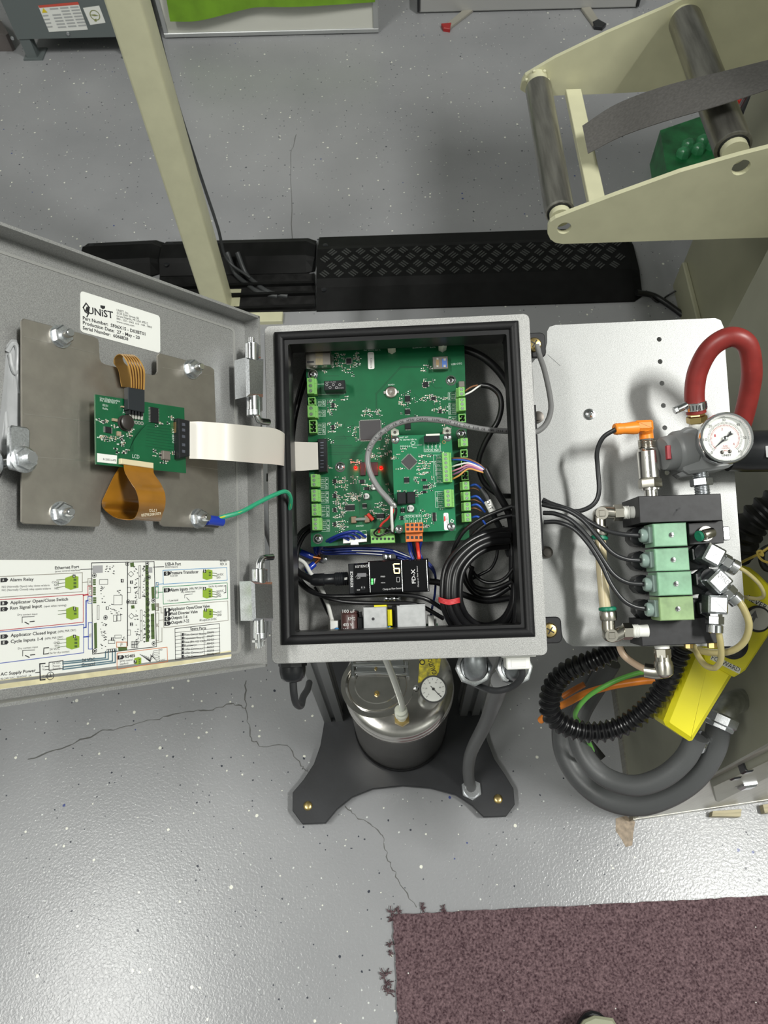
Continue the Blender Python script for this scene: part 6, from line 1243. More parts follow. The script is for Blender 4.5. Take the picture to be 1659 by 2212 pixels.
coil([('coil_cable', [(1020, 1225, -60), (1016, 1250, -66), (1028, 1268, -70), (1055, 1274, -70), (1080, 1268, -66), (1105, 1256, -60)], 10, 'thin black loop inside the coil, lower bright arc', None),
      ('coil_cable', [(1075, 1180, -58), (1072, 1205, -60), (1060, 1228, -64), (1040, 1240, -66), (1020, 1250, -70)], 7, 'thin black cable crossing the middle of the coil', None),
      ('coil_cable', [(1108, 1228, -50), (1092, 1248, -54), (1070, 1258, -58), (1045, 1256, -62), (1025, 1240, -66), (1012, 1215, -70), (1010, 1190, -72)], 8, 'thin black cable sweeping left inside the coil', None),
      ('coil_cable', [(1008, 1180, -66), (1000, 1215, -70), (1006, 1255, -74), (1030, 1284, -78), (1065, 1288, -76), (1100, 1268, -70)], 13, 'black cable of middle size looping through the coil', None),
      ('coil_cable', [(1114, 1180, -40), (1118, 1240, -44), (1118, 1310, -50), (1112, 1366, -56)], 17, 'thick black cable down the right wall of the enclosure', None),
      ('coil_cable', [(1084, 1140, -52), (1096, 1150, -52), (1104, 1175, -56), (1106, 1200, -58)], 12, 'short black cable disappearing behind the right wall cables', None),
      ('coil_cable', [(1048, 1165, -70), (1085, 1170, -68), (1110, 1185, -66)], 22, 'thick black sleeve at the top of the coil', None)])
ba = path(BOX, [(950, 1296, -24), (950, 1296, -19), (969, 1301, -15.5), (990, 1297, -19), (991, 1297, -26), (985, 1298, -35), (955, 1298, -35)])
m = MB()
for k in range(4): m.tube([p+BOX.y*(k*1.15-1.7) for p in ba]+[ba[0]+BOX.y*(k*1.15-1.7)], .8, 8, 6)
m.build('red_band', mat('red_elastic', (.50, .03, .035), .5), None, 'red elastic band tied round the coiled black cables', 'band')
# ================================================================ POWER SUPPLY
ps = thing('power_supply', 'power supply components at the bottom of the enclosure', 'power supply', BOX.w(BOX.hit(830, 1340, -BD)))
m = MB(); a = BOX.hit(712, 1340, -80); m.box(BOX, (a[0], BOX.hit(800, 1352, -80)[1], -90), (BOX.hit(945, 1340, -80)[0], BH-4, -82)); m.build('circuit_board', PCB, ps)
BRN = mat('brown_sleeve', (.075, .035, .032), .35)
A = BOX.hit(754, 1321, -40); A = (A[0], A[1], -50)
c = MB().lathe(BOX, A, (0, 1, 0), [(7.4, -.3), (8.4, .2), (8.8, 1.4), (8.2, 2.5), (8.8, 3.5), (8.8, 36)], 28).build('electrolytic_capacitor', BRN, ps)
m = MB()
for s, x0, x1, y in (('100 uF', 740, 766, 1324), ('KMG', 752, 767, 1340), ('400 V', 741, 761, 1353), ('100 uF', 742, 764, 1364)): m.text(BOX, -50+9.1, s, (x0, y), (x1, y), 7)
m.build('lettering', mat('silver_print', (.62, .62, .60), .4), c)
SH = mat('dull_shield', (.46, .47, .47), .45, .5, .1, 200)
h1 = MB().pxbox(BOX, (785, 1311, 836, 1380), -34, -80, .6).build('heat_sink', SH, ps); p = BOX.hit(806, 1337, -34); MB().prism(BOX, circ(p[0], p[1], 1.4, 14), -34, -33.9).build('hole', INK, h1)
h2 = MB().pxbox(BOX, (858, 1307, 920, 1380), -34, -80, .6).build('heat_sink', SH, ps); MB().pxbox(BOX, (863, 1306, 918, 1309), -33.5, -60).build('edge_fold', SH, h2)
m = MB(); m.pxbox(BOX, (808, 1307, 835, 1313), -37, -75); m.pxbox(BOX, (837, 1317, 847, 1352), -40, -75, .6); m.each('yellow_tape', YEL, ps)
m = MB(); m.pxbox(BOX, (773, 1333, 784, 1385), -42, -78, 1); m.pxbox(BOX, (776, 1322, 780, 1334), -45, -60); m.pxbox(BOX, (847, 1310, 858, 1384), -46, -78, .5); m.each('black_component', BPLAS, ps)
m = MB(); m.pxbox(BOX, (713, 1341, 731, 1378), -52, -80, .5); m.pxbox(BOX, (709, 1344, 714, 1364), -56, -78, .4); m.build('white_connector', WHITE, ps)
m = MB(); m.pxbox(BOX, (925, 1330, 938, 1366), -50, -80, .5); m.pxbox(BOX, (938, 1338, 943, 1352), -54, -78, .4); m.build('white_connector', WHITE, ps)
m = MB()
for x, y, z_ in ((720, 1368, -48), (727, 1362, -46), (839, 1356, -44), (845, 1362, -44), (934, 1362, -46)): p = BOX.hit(x, y, z_); m.lathe(BOX, (p[0], p[1], z_-4), (0, 0, 1), [(1, 0), (2.6, 1.4), (2.8, 3), (2, 4.6), (.6, 5.2)], 14)
m.each('blue_capacitor', mat('blue_lacquer', (.02, .20, .50), .3), ps)
cable('red_lead', [(672, 1369, -62), (684, 1370, -60), (694, 1378, -60)], 9, REDW, parent=ps)
# ================================================================ SIDE PLATE
PLZ = -BD-2.2
q = [(1187, 706), (1198, 702), (1548, 687), (1558, 693), (1562, 705), (1614, 1384), (1608, 1393), (1596, 1396), (1235, 1396), (1222, 1388), (1213, 1368), (1203, 1352), (1186, 1347), (1168, 1346), (1150, 1300), (1150, 760), (1172, 762), (1181, 750), (1182, 715)]
q = [(1182, 716), (1187, 706), (1200, 702), (1545, 687), (1557, 692), (1563, 706), (1614, 1382), (1609, 1392), (1597, 1396), (1238, 1396), (1224, 1388), (1216, 1376), (1211, 1356), (1200, 1348), (1160, 1346), (1152, 1330), (1136, 800), (1168, 762), (1178, 755), (1182, 740)]
out = [tuple(BOX.hit(x, y, PLZ)[:2]) for x, y in q]
holes = [circ(*BOX.hit(x, y, PLZ)[:2], 2.5, 14) for x, y in ((1424, 733), (1426, 781), (1430, 828), (1433, 876), (1436, 924), (1441, 1021))]
t = thing('side_plate', 'silver painted mounting plate with a column of holes right of the enclosure', 'plate', BOX.w(BOX.hit(1400, 1050, PLZ)))
MB().plate(BOX, out, holes, PLZ-2.5, PLZ).build('plate', SILVER_P, t, smooth=False)
for x, y in ((1273, 895),): p = BOX.hit(x, y, PLZ); MB().lathe(BOX, (p[0], p[1], PLZ), (0, 0, 1), [(5.8, 0), (5.8, 1), (4.2, 1.2), (3.8, 3.2), (2, 3.8), (1.5, 3)], 20).build('screw', CHROME, t)
m = MB(); m.line(BOX, PLZ+.1, [(1183, 766), (1210, 790)], .3); m.build('scratch', INK, t)
# support arm from plate to column (behind)
# upper manifold
MZ1 = -40
t = thing('upper_manifold', 'black anodised valve manifold block, upper one on the side plate', 'manifold', BOX.w(BOX.hit(1460, 1100, PLZ)))
MB().pxbox(BOX, ((1379, 1072), (1557, 1066), (1561, 1124), (1382, 1130)), MZ1, PLZ, .6).build('block', BANOD, t)
MB().pxbox(BOX, ((1487, 1130), (1562, 1124), (1564, 1173), (1489, 1177)), MZ1-8, PLZ, .6).build('lower_block', BANOD, t)
m = MB(); m.pxbox(BOX, (1562, 1137, 1577, 1167), MZ1-18, MZ1-28, .6, 1.5); m.build('plug_hex', ZINC, t)
MB().line(BOX, MZ1+.1, [(1456, 1112), (1462, 1102), (1468, 1098)], 1.6).build('pen_mark', INK, t)
t = thing('lower_manifold', 'black anodised valve manifold block, lower one on the side plate', 'manifold', BOX.w(BOX.hit(1460, 1365, PLZ)))
MB().pxbox(BOX, ((1383, 1338), (1546, 1333), (1550, 1389), (1387, 1396)), -58, PLZ, .6).build('block', BANOD, t)
m = MB(); p = BOX.hit(1538, 1392, -66); m.hexa(BOX, (p[0], p[1]-2, -66), (p[0], p[1]+3, -66), 4.5); p = BOX.hit(1487, 1393, -66); m.hexa(BOX, (p[0], p[1]-2, -66), (p[0], p[1]+3, -66), 4); m.each('brass_plug', BRASS, t)
# valves
GCAP = mat('translucent_green', (.22, .42, .27), .33, 0, .25, 70, sss=.3, coat=.3)
GCAP2 = mat('translucent_smoke', (.23, .31, .28), .3, sss=.3, coat=.3)
rowsV = [((1412, 1130, 1484, 1180), 'topmost'), ((1415, 1184, 1489, 1233), 'second from the top'), ((1421, 1235, 1495, 1286), 'third from the top'), ((1425, 1289, 1499, 1340), 'bottommost')]
for i, ((x0, y0, x1, y1), w_) in enumerate(rowsV):
    ym_ = (y0+y1)/2
    v = thing('solenoid_valve', w_+' solenoid valve with a translucent green cap, of the four', 'valve', BOX.w(BOX.hit((x0+x1)/2, ym_, PLZ)), 'solenoid valves on the side plate')
    MB().pxbox(BOX, (x0-2, y0+5, x1+42 if i else x1+2, y1-1), -62, PLZ, .6).build('valve_body', BPLAS, v)
    a = BOX.hit(x0-24, ym_, -64); m = MB(); m.lathe(BOX, (a[0], a[1]+1, PLZ+4), (0, 0, 1), [(9.5, 0), (9.5, 18), (7, 19)], 10); m.build('coil_stem', BPLAS, v)
    m = MB(); m.lathe(BOX, (a[0]+4, a[1]+1, -74), (0, 0, 1), [(6, 0), (6, 1)], 16); m.build('stem_face', mat('dark_steel2', (.10, .10, .10), .3, .7), v)
    MB().pxbox(BOX, (x0, y0, x1, y1), -34, -62, .8).build('green_cap', GCAP if i < 3 else mat('translucent_lime', (.27, .40, .19), .33, 0, .25, 70, sss=.3, coat=.3), v)
    m = MB(); m.pxbox(BOX, (x0-10, y0+7, x0+3, y1-7), -38, -58, .8); a = BOX.w(BOX.hit(x0-30, ym_+2, -46)); b = BOX.w(BOX.hit(x0-6, ym_+2, -46)); m.lathe(None, a, b-a, [(5.6, 0), (6.6, 1.5), (6.6, 6), (5.6, 7), (5.8, 12)], 16); m.build('cable_boot', GCAP2, v)
    p = BOX.hit((x0+x1)/2+2, ym_+1, -34); c = MB().lathe(BOX, (p[0], p[1], -34), (0, 0, 1), [(2.6, 0), (2.4, .5), (1, .8)], 16).build('cap_screw', CHROME, v)
    k = MB(); k.line(BOX, -33.1, [(p[0]-1.3, p[1]-.6), (p[0]+1.3, p[1]+.6)], .5, px=False); k.line(BOX, -33.1, [(p[0]-.6, p[1]+1.3), (p[0]+.6, p[1]-1.3)], .5, px=False); k.build('cross_slot', INK, c)
vc = [[(1172, 1082, -70), (1200, 1091, -64), (1240, 1105, -58), (1275, 1128, -52), (1310, 1146, -48), (1345, 1154, -46), (1384, 1157, -46)],
      [(1172, 1090, -66), (1190, 1094, -62), (1225, 1102, -56), (1260, 1124, -50), (1290, 1158, -46), (1320, 1192, -45), (1350, 1207, -45), (1386, 1211, -46)],
      [(1174, 1108, -66), (1200, 1110, -60), (1235, 1125, -54), (1270, 1160, -50), (1300, 1205, -47), (1325, 1240, -46), (1355, 1258, -46), (1392, 1262, -46)],
      [(1176, 1128, -66), (1205, 1128, -60), (1240, 1142, -54), (1272, 1176, -50), (1300, 1220, -48), (1320, 1262, -46), (1345, 1295, -45), (1370, 1310, -45), (1396, 1315, -46)],
      [(1172, 1079, -72), (1195, 1090, -70), (1225, 1102, -66), (1255, 1103, -64), (1283, 1088, -62), (1294, 1060, -60), (1291, 1010, -58), (1290, 975, -54), (1303, 945, -48), (1330, 927, -42)]]
for i, L in enumerate(vc): cable('valve_cable' if i < 4 else 'sensor_cable', L, 10, mat('dark_cable', (.022, .023, .025), .35), ('black cable from the enclosure to the topmost green valve', 'black cable from the enclosure to the second green valve', 'black cable from the enclosure to the third green valve', 'black cable from the enclosure to the bottommost green valve', 'black cable looping up to the orange elbow plug')[i])
# quick fittings with tube at left
TZ = -58
def elbow(name, label, P3, r, m_, arms):
    e = thing(name, label, 'fitting', P3[1])
    MB().tube(P3, r, 16, 5).build('elbow_body', m_, e); return e
for i, (pc, pr_, pd, l) in enumerate((((1297, 1110), (1328, 1108), (1295, 1155), 'upper'), ((1318, 1372), (1348, 1364), (1313, 1322), 'lower'))):
    C_ = BOX.hit(*pc, TZ); Rr = BOX.hit(*pr_, TZ); Dd = BOX.hit(*pd, TZ)
    e = elbow('elbow_fitting', l+' nickel elbow fitting left of the black manifold', [BOX.w(Rr), BOX.w(C_), BOX.w(Dd)], 6.2, NICKEL, 0)
    m = MB(); m.lathe(BOX, (C_[0], C_[1], TZ-6), (0, 0, 1), [(6.3, 0), (6.6, 6), (6, 12.4)], 20); m.box(BOX, (C_[0]-3, C_[1]-3, TZ+6), (C_[0]+3, C_[1]+3, TZ+7.2), .4, .6); m.build('corner', NICKEL, e)
    a = BOX.w(Rr); d = BOX.x; m = MB(); m.hexa(None, a-d*1, a+d*7, 8); m.build('hex_collar', NICKEL, e)
    pr = []
    for k in range(5): pr += [(6.4, 7+k*1.5), (5.6, 7.7+k*1.5)]
    MB().lathe(None, a, d, pr+[(6, 22)], 20).build('sealed_thread', WHITE, e)
    dd = nrm(BOX.w(Dd)-BOX.w(C_)); m = MB(); m.lathe(None, BOX.w(Dd), dd, [(7.4, -8), (8, -6), (8, 0), (7.4, 1)], 24); m.build('ring', NICKEL, e)
    MB().lathe(None, BOX.w(Dd), dd, [(7, 1), (8.2, 2), (8.2, 4), (7, 5)], 24).build('release_collar', mat('collar_green', (.01, .18, .10), .4), e)
MB().tube([BOX.w(BOX.hit(1296, 1158, TZ)), BOX.w(BOX.hit(1301, 1240, TZ)), BOX.w(BOX.hit(1308, 1320, TZ))], 5.4, 14, 4).build('amber_tube', mat('straight_tube', (.56, .48, .31), .22, coat=.5, sss=.1), None, 'straight amber tube standing between the two left elbow fittings', 'tube')
m = MB(); p = BOX.hit(1283, 1190, PLZ); MB().screw(BOX, (p[0], p[1], PLZ), 4.5, 3).build('plate_screw', ZINC, None, 'small screw in the plate beside the straight amber tube', 'screw')
# pressure transducer
t = thing('pressure_transducer', 'stainless pressure transducer with an orange elbow plug above the manifold', 'sensor', BOX.w(BOX.hit(1403, 1069, -62)))
Z_ = -58
a = BOX.w(BOX.hit(1406, 1066, Z_)); b = BOX.w(BOX.hit(1396, 940, Z_)); d = nrm(b-a); L_ = np.linalg.norm(b-a)
MB().lathe(None, a, d, [(6, -3), (6, 3), (8.5, 3), (8.5, 5), (6.5, 5.5)], 24).build('port', STAIN, t)
MB().lathe(None, a+d*5, d, [(10.5, 0), (11, 1), (11, 8), (10.5, 9)], 6).build('hex', NICKEL, t)
MB().lathe(None, a+d*14, d, [(9.4, 0), (10.2, .6), (10.2, 26), (9.4, 27), (9.2, 29), (6.5, 30), (5.8, 37)], 32).build('body', STAIN, t)
pr = [(6, 0), (8.2, .6)]
for k in range(5): pr += [(8.3, 1.2+k*1.3), (7.8, 1.8+k*1.3)]
MB().lathe(None, a+d*(L_-13), d, pr+[(8.3, 8.3), (6.5, 9)], 24).build('knurled_nut', NICKEL, t)
OZ = BOX.l(b)
m = MB(); pA = BOX.w(BOX.hit(1393, 924, -50)); m.tube([b-d*5, b+d*3, pA+BOX.x*1.0-BOX.y*2], 6.6, 16, 5); o1 = BOX.hit(1409, 912, -50); o0 = BOX.hit(1372, 934, -50)
m.box(BOX, (o0[0], o0[1]-11, -59), (o1[0], o0[1]-.5, -45), 2.5, 2); e0 = BOX.w(BOX.hit(1376, 924, -50)); e1 = BOX.w(BOX.hit(1330, 927, -46))
m.lathe(None, e0, e1-e0, [(6, 0), (6.2, 4), (5.3, 12), (5.2, 15), (5.6, 17), (5.4, 19), (5.6, 20), (5.4, 22), (5.0, 23)], 18); m.build('elbow_plug', ORANGE, t)
m = MB(); p = a+d*32; 
for off, r in ((34, 2.6), (20, 2.4)):
    cpt = a+d*off+nrm(EYE-a)*10.35; fr3 = Fr(cpt, BOX.x, -d, np.cross(BOX.x, -d) if np.dot(np.cross(BOX.x, -d), EYE-a) > 0 else -np.cross(BOX.x, -d)); m.frame_ring(fr3, circ(0, 0, r, 16), circ(0, 0, r-.4, 16), 0, .15)
m.build('stamp', mat('stamp', (.3, .3, .3), .4), t)
# regulator
RZ = -45
t = thing('pressure_regulator', 'grey pressure regulator body with a red label, behind the round gauge', 'regulator', BOX.w(BOX.hit(1500, 985, -60)))
GREYR = mat('grey_regulator', (.215, .222, .225), .4)
m = MB(); m.prism(BOX, [tuple(BOX.hit(x, y, -48)[:2]) for x, y in ((1470, 930), (1482, 922), (1530, 918), (1560, 925), (1580, 960), (1590, 1000), (1575, 1010), (1490, 1023), (1478, 1015))], -84, -48, 2.5); m.build('body', GREYR, t)
a = BOX.w(BOX.hit(1486, 972, -62)); b = BOX.w(BOX.hit(1438, 980, -58)); d = nrm(b-a)
m = MB(); m.lathe(None, a, d, [(20, 0), (20, 12), (19, 14), (17, 16), (16.5, 25), (15, 27), (6, 27.5)], 28); m.build('bonnet', GREYR, t)
pb = BOX.w(BOX.hit(1444, 979, -45))
pz = nrm(d*.62+nrm(EYE-a)*.8); fr3 = Fr(a+d*25.6+nrm(EYE-a)*10, nrm(np.cross(BOX.y, pz)), BOX.y, pz)
MB().box(BOX, tuple(BOX.hit(1440, 962, -41)[:2])+(-46,), tuple(BOX.hit(1451, 991, -41)[:2])+(-41.2,), .3).build('red_label', mat('label_crimson', (.30, .01, .02), .5), t)
m = MB(); m.prism(BOX, [tuple(BOX.hit(x, y, -56)[:2]) for x, y in ((1462, 1024), (1500, 1007), (1570, 1000), (1578, 1008), (1520, 1020), (1470, 1030))], -64, -56, .6); m.build('bracket_flange', GREYR, t)
a = BOX.w(BOX.hit(1595, 975, -62)); b = BOX.w(BOX.hit(1690, 974, -62)); d = nrm(b-a); m = MB(); m.lathe(None, a, d, [(19, -10), (19, 0), (20, 3), (20, 60)], 32); kn = m.build('adjust_knob', BPLAS, t)
m = MB(); p = BOX.w(BOX.hit(1660, 977, -41)); m.box(BOX, tuple(BOX.hit(1652, 963, -42)[:2])+(-43,), tuple(BOX.hit(1700, 987, -42)[:2])+(-41.3,), .3, .8); m.build('grip_panel', mat('satin_black', (.03, .03, .032), .3), kn)
t2 = thing('pressure_gauge', 'round pressure gauge with white dial and chrome rim on the regulator', 'gauge', BOX.w(BOX.hit(1567, 947, -30)))
ct = BOX.w(BOX.hit(1567, 947, -14)); vz = nrm(BOX.z*.9+nrm(EYE-ct)*.25); gx = nrm(BOX.x-BOX.x.dot(vz)*vz); gy = -np.cross(vz, gx) if False else np.cross(gx, vz)
if gy.dot(BOX.y) < 0: gy = -gy
G2 = Fr(ct, gx, gy, vz)
MB().lathe(G2, (0, 0, -26), (0, 0, 1), [(9, -10), (9, 0), (18, 4), (22, 10), (22, 24)], 40).build('case', CHROME, t2)
m = MB(); m.lathe(G2, (0, 0, -4), (0, 0, 1), [(22, 0), (23.4, 1), (23.4, 7), (22.6, 8.5), (21, 8.5), (19.6, 6), (19.4, 2)], 56, cap=False); m.build('rim', CHROME, t2)
MB().prism(G2, circ(0, 0, 19.6, 48), -2.2, -1.4).build('dial', PAPER, t2)
m = MB(); mr = MB(); zz = -1.25
for k in range(61):
    a = math.radians(135+270*k/60); r0 = 13.6 if k % 5 else 12.8; m.line(G2, zz, [(r0*math.cos(a), r0*math.sin(a)), (15*math.cos(a), 15*math.sin(a))], .28, px=False)
for k in range(46):
    a = math.radians(135+270*k/45); mr.line(G2, zz, [(11.2*math.cos(a), 11.2*math.sin(a)), (12.2*math.cos(a), 12.2*math.sin(a))], .25, px=False)
for k in range(61): a = math.radians(135+270*k/60); b = math.radians(135+270*min(k+1, 60)/60); mr.line(G2, zz, [(12.4*math.cos(a), 12.4*math.sin(a)), (12.4*math.cos(b), 12.4*math.sin(b))], .22, px=False)
for k, s in enumerate(('0', '10', '20', '30', '40', '50', '60')):
    a = math.radians(135+45*k); x, y = 17*math.cos(a), 17*math.sin(a); w_ = 1.3*len(s); m.text(G2, zz, s, (x-w_/2-.2, y+1.2), (x+w_/2+.2, y+1.2), 2.4, px=False)
for k, s in enumerate(('1', '2', '3', '4')):
    a = math.radians(135+270*((k+1)*14.5)/60-(8 if k == 1 else 0)); x, y = 9*math.cos(a), 9*math.sin(a); 
    if s != '3': mr.text(G2, zz, s, (x-.7, y+1.1), (x+.7, y+1.1), 2.3, px=False)
mr.text(G2, zz, 'BAR', (-2, 7.4), (2, 7.4), 1.3, px=False); mr.text(G2, zz, '(100 kPa)', (-3.4, 9.3), (3.4, 9.3), 1.3, px=False); mr.text(G2, zz, 'PSI', (-1.4, 11.6), (1.4, 11.6), 1.3, px=False); m.text(G2, zz, 'UNiST', (-3.6, 16), (4.6, 16), 1.9, True, px=False)
m.build('black_scale', INK, t2); mr.build('red_scale', mat('scale_red', (.5, .08, .09), .5), t2)
MB().screw(G2, (-3.2, 12.2, -1.4), 1.7, .5).build('dial_screw', mat('dark_steel', (.12, .11, .10), .3, .9), t2); MB().screw(G2, (3.4, 11.8, -1.4), 1.7, .5).build('dial_screw', MATS['dark_steel'], t2)
a = math.radians(140); m = MB(); m.prism(G2, [(14*math.cos(a), 14*math.sin(a)), (1*math.cos(a+1.57), 1*math.sin(a+1.57)), (-4*math.cos(a)+.7*math.cos(a+1.57), -4*math.sin(a)+.7*math.sin(a+1.57)), (-8*math.cos(a)+2*math.cos(a+1.57), -8*math.sin(a)+2*math.sin(a+1.57)), (-7*math.cos(a), -7*math.sin(a)), (-8*math.cos(a)-2*math.cos(a+1.57), -8*math.sin(a)-2*math.sin(a+1.57)), (-4*math.cos(a)-.7*math.cos(a+1.57), -4*math.sin(a)-.7*math.sin(a+1.57)), (-1*math.cos(a+1.57), -1*math.sin(a+1.57))], -.4, 0); m.build('needle', INK, t2)
MB().lathe(G2, (0, 0, 0), (0, 0, 1), [(2.2, 0), (2.2, .5), (1.4, .9)], 18).build('needle_hub', CHROME, t2)
GL = bpy.data.materials.new('clear_glass'); GL.use_nodes = True; _b = GL.node_tree.nodes['Principled BSDF']; S(_b, 'Transmission Weight', 1.); S(_b, 'Roughness', .02); S(_b, 'Alpha', .18); S(_b, 'IOR', 1.1)
MB().prism(G2, circ(0, 0, 19.5, 40), 3.0, 3.4).build('glass', GL, t2)
# threaded nipple below
t = thing('threaded_nipple', 'zinc threaded nipple with hex nut joining the regulator and manifold', 'fitting', BOX.w(BOX.hit(1514, 1066, -58)))
a = BOX.w(BOX.hit(1518, 1069, -60)); b = BOX.w(BOX.hit(1512, 1015, -60)); d = nrm(b-a); L_ = np.linalg.norm(b-a); pr = []
for k in range(int(L_/1.5)): pr += [(7.3, k*1.5), (6.3, k*1.5+.75)]
MB().lathe(None, a, d, pr, 20).build('thread', ZINC, t); MB().lathe(None, a+d*(L_*.35), d, [(9.5, 0), (10.4, .8), (10.4, 6.8), (9.5, 7.6)], 6).build('hex_nut', ZINC, t)
# hose
hp = [(1504, 893, -50), (1500, 850, -44), (1508, 800, -34), (1535, 752, -22), (1578, 728, -14), (1614, 745, -16), (1624, 800, -30), (1618, 850, -46), (1605, 905, -62), (1592, 940, -76)]
t = thing('red_hose', 'thick red rubber air hose looping over the gauge', 'hose', BOX.w(BOX.hit(1504, 893, -50)))
P = path(BOX, hp); MB().tube(P, 9.2, 20, 10).build('hose', RED, t)
d = nrm(P[1]-P[0]); m = MB(); m.lathe(None, P[0]+d*3, d, [(9.5, 0), (10.2, .4), (10.2, 7.4), (9.5, 8)], 28); w1 = m.build('hose_clamp', CHROME, t)
m = MB(); c_ = P[0]+d*7-BOX.x*13+BOX.z*2; m.cyl(None, c_-BOX.x*5+BOX.y*3, c_+BOX.x*4-BOX.y*1, 3.6, n=12); m.hexa(None, c_-BOX.x*8+BOX.y*4.2, c_-BOX.x*5+BOX.y*3, 3.4); m.build('worm_screw', CHROME, w1)
m = MB()
for k in range(7):
    a_ = -.9+k*.3; s_ = nrm(np.cross(d, BOX.z)); n_ = nrm(np.cross(s_, d)); n_ = n_ if n_.dot(EYE-P[0]) > 0 else -n_
    pp = P[0]+d*6.8+(n_*math.cos(a_)+s_*math.sin(a_))*10.25; m.tube([pp-d*2.2, pp+d*2.2], .5, 5, 1)
m.build('slot', INK, w1)
m = MB(); m.lathe(None, P[0]-d*9, d, [(8.8, 0), (9.6, .8), (9.6, 6), (8, 7), (6.5, 12)], 6); m.build('brass_fitting', BRASS, t); MB().lathe(None, P[0]-d*15, d, [(7.5, 0), (7.8, 3), (7.2, 6)], 20).build('white_sealant', WHITE, t)
# nickel elbow on lower right block with green collar
a = BOX.w(BOX.hit(1532, 1152, -42)); b = BOX.w(BOX.hit(1490, 1164, -32)); d = nrm(b-a); t = thing('push_fitting', 'nickel push-in fitting with green collar beside the topmost valve', 'fitting', a)
c2 = BOX.l(a); m = MB(); m.lathe(BOX, (c2[0]-2, c2[1], MZ1-8), (0, 0, 1), [(7, 0), (7, 4)], 20); m.lathe(None, a-d*4, d, [(2, -2), (4.6, 0), (4.8, 4), (4.8, 11), (4.2, 12), (4.8, 13), (4.8, 15)], 24); m.build('body', NICKEL, t)
MB().lathe(None, a+d*11.5, d, [(4.2, 0), (5.0, .6), (5.0, 2.0), (4, 2.6), (2.4, 2.2)], 24).build('release_collar', MATS['collar_green'], t)
# chrome compression elbows
for i, (pb_, pc_, pd_, w_) in enumerate((((1512, 1195), (1548, 1200), (1585, 1220), 'topmost'), ((1520, 1248), (1560, 1258), (1592, 1290), 'middle'), ((1528, 1310), (1553, 1310), (1552, 1360), 'lowest'))):
    t = thing('compression_elbow', w_+' of the three chrome compression elbows right of the valves', 'fitting', BOX.w(BOX.hit(*pb_, -62)), 'chrome elbows right of the valves')
    p = BOX.hit(pb_[0]-8, pb_[1], -62); MB().lathe(BOX, (p[0]+1, p[1]+1, -62), (.3, 0, 1), [(9.8, 0), (10.4, .5), (10.4, 5), (9.2, 6)], 6).build('base_nut', BPLAS, t)
    MB().lathe(BOX, (p[0]+3, p[1]+1, -57), (.3, 0, 1), [(7.5, 0), (7.5, 3)], 20).build('washer', CHROME, t)
    Cn = BOX.hit(*pc_, -36); e = nrm(np.array(BOX.hit(*pd_, -36))-Cn); e3 = nrm(e[0]*BOX.x+e[1]*BOX.y); u3 = np.cross(BOX.z, e3)
    fr3 = Fr(BOX.w(Cn), e3, u3, BOX.z); MB().box(fr3, (-10, -9, -18), (7, 9, 0), 2, 1.5).build('elbow_block', ZINC, t)
    MB().lathe(fr3, (-7, 0, -30), (0, 0, 1), [(8, 0), (8, 14)], 20).build('stem', BPLAS, t)
    MB().lathe(fr3, (7, 0, -9), (1, 0, 0), [(6.5, 0), (6.5, 2), (8, 2.4), (8, 9), (7, 10)], 6).build('compression_nut', CHROME, t)
    MB().lathe(fr3, (17, 0, -9), (1, 0, 0), [(6.6, 0), (7.4, .6), (7.4, 7), (6.4, 7.6)], 12).build('end_nut', CHROME, t)
    if i == 1: MB().text(fr3, .2, 'QFRD', (-8, 1.5), (5, 1.5), 4, px=False).build('stamp', MATS['stamp'], t)
for L, w_, lb in (([(1590, 1222, -46), (1615, 1238, -50), (1640, 1262, -60), (1650, 1285, -72), (1638, 1293, -84), (1610, 1290, -100), (1585, 1284, -115)], 9, 'thin amber tube looping right from the topmost chrome elbow'),
                  ([(1592, 1292, -46), (1608, 1318, -46), (1618, 1350, -48), (1608, 1385, -56), (1580, 1406, -66), (1540, 1410, -78), (1500, 1402, -96), (1480, 1390, -108)], 16, 'thick amber tube curving down from the middle chrome elbow'),
                  ([(1552, 1363, -46), (1557, 1395, -50), (1557, 1425, -58), (1545, 1442, -66), (1525, 1438, -74), (1510, 1420, -84), (1498, 1395, -96)], 14, 'amber tube forming a U below the lowest chrome elbow'),
                  ([(1335, 1385, -104), (1345, 1412, -104), (1365, 1430, -104), (1390, 1444, -102), (1412, 1450, -98)], 15, 'pinkish amber tube running to the elbow below the lower manifold')):
    cable('amber_tube', L, w_, TUBE if 'pink' not in lb else mat('pink_tube', (.52, .38, .27), .3, coat=.4, sss=.1), lb, 'tube', n=14)
t = thing('bottom_elbow', 'polished nickel elbow fitting hanging below the lower manifold', 'fitting', BOX.w(BOX.hit(1430, 1396, -70)))
a = BOX.w(BOX.hit(1430, 1396, -72)); d = BOX.y; pr = []
for k in range(2): pr += [(7.6, k*1.5), (6.8, k*1.5+.7)]
MB().lathe(None, a-d*2, d, pr+[(7, 4)], 20).build('sealed_thread', WHITE, t); MB().lathe(None, a+d*2, d, [(7.4, 0), (8, .6), (8, 8), (7.4, 8.6)], 6).build('hex_collar', NICKEL, t)
b = a+d*20; m = MB(); m.tube([a+d*8, b, b+d*4-BOX.x*5-BOX.z*3, b+d*3-BOX.x*15-BOX.z*8], 7.2, 18, 6); m.build('elbow_body', NICKEL, t); MB().lathe(None, b, d, [(8.2, -6), (9, -2), (8.5, 6), (5, 9), (1, 10)], 22).build('dome', NICKEL, t)
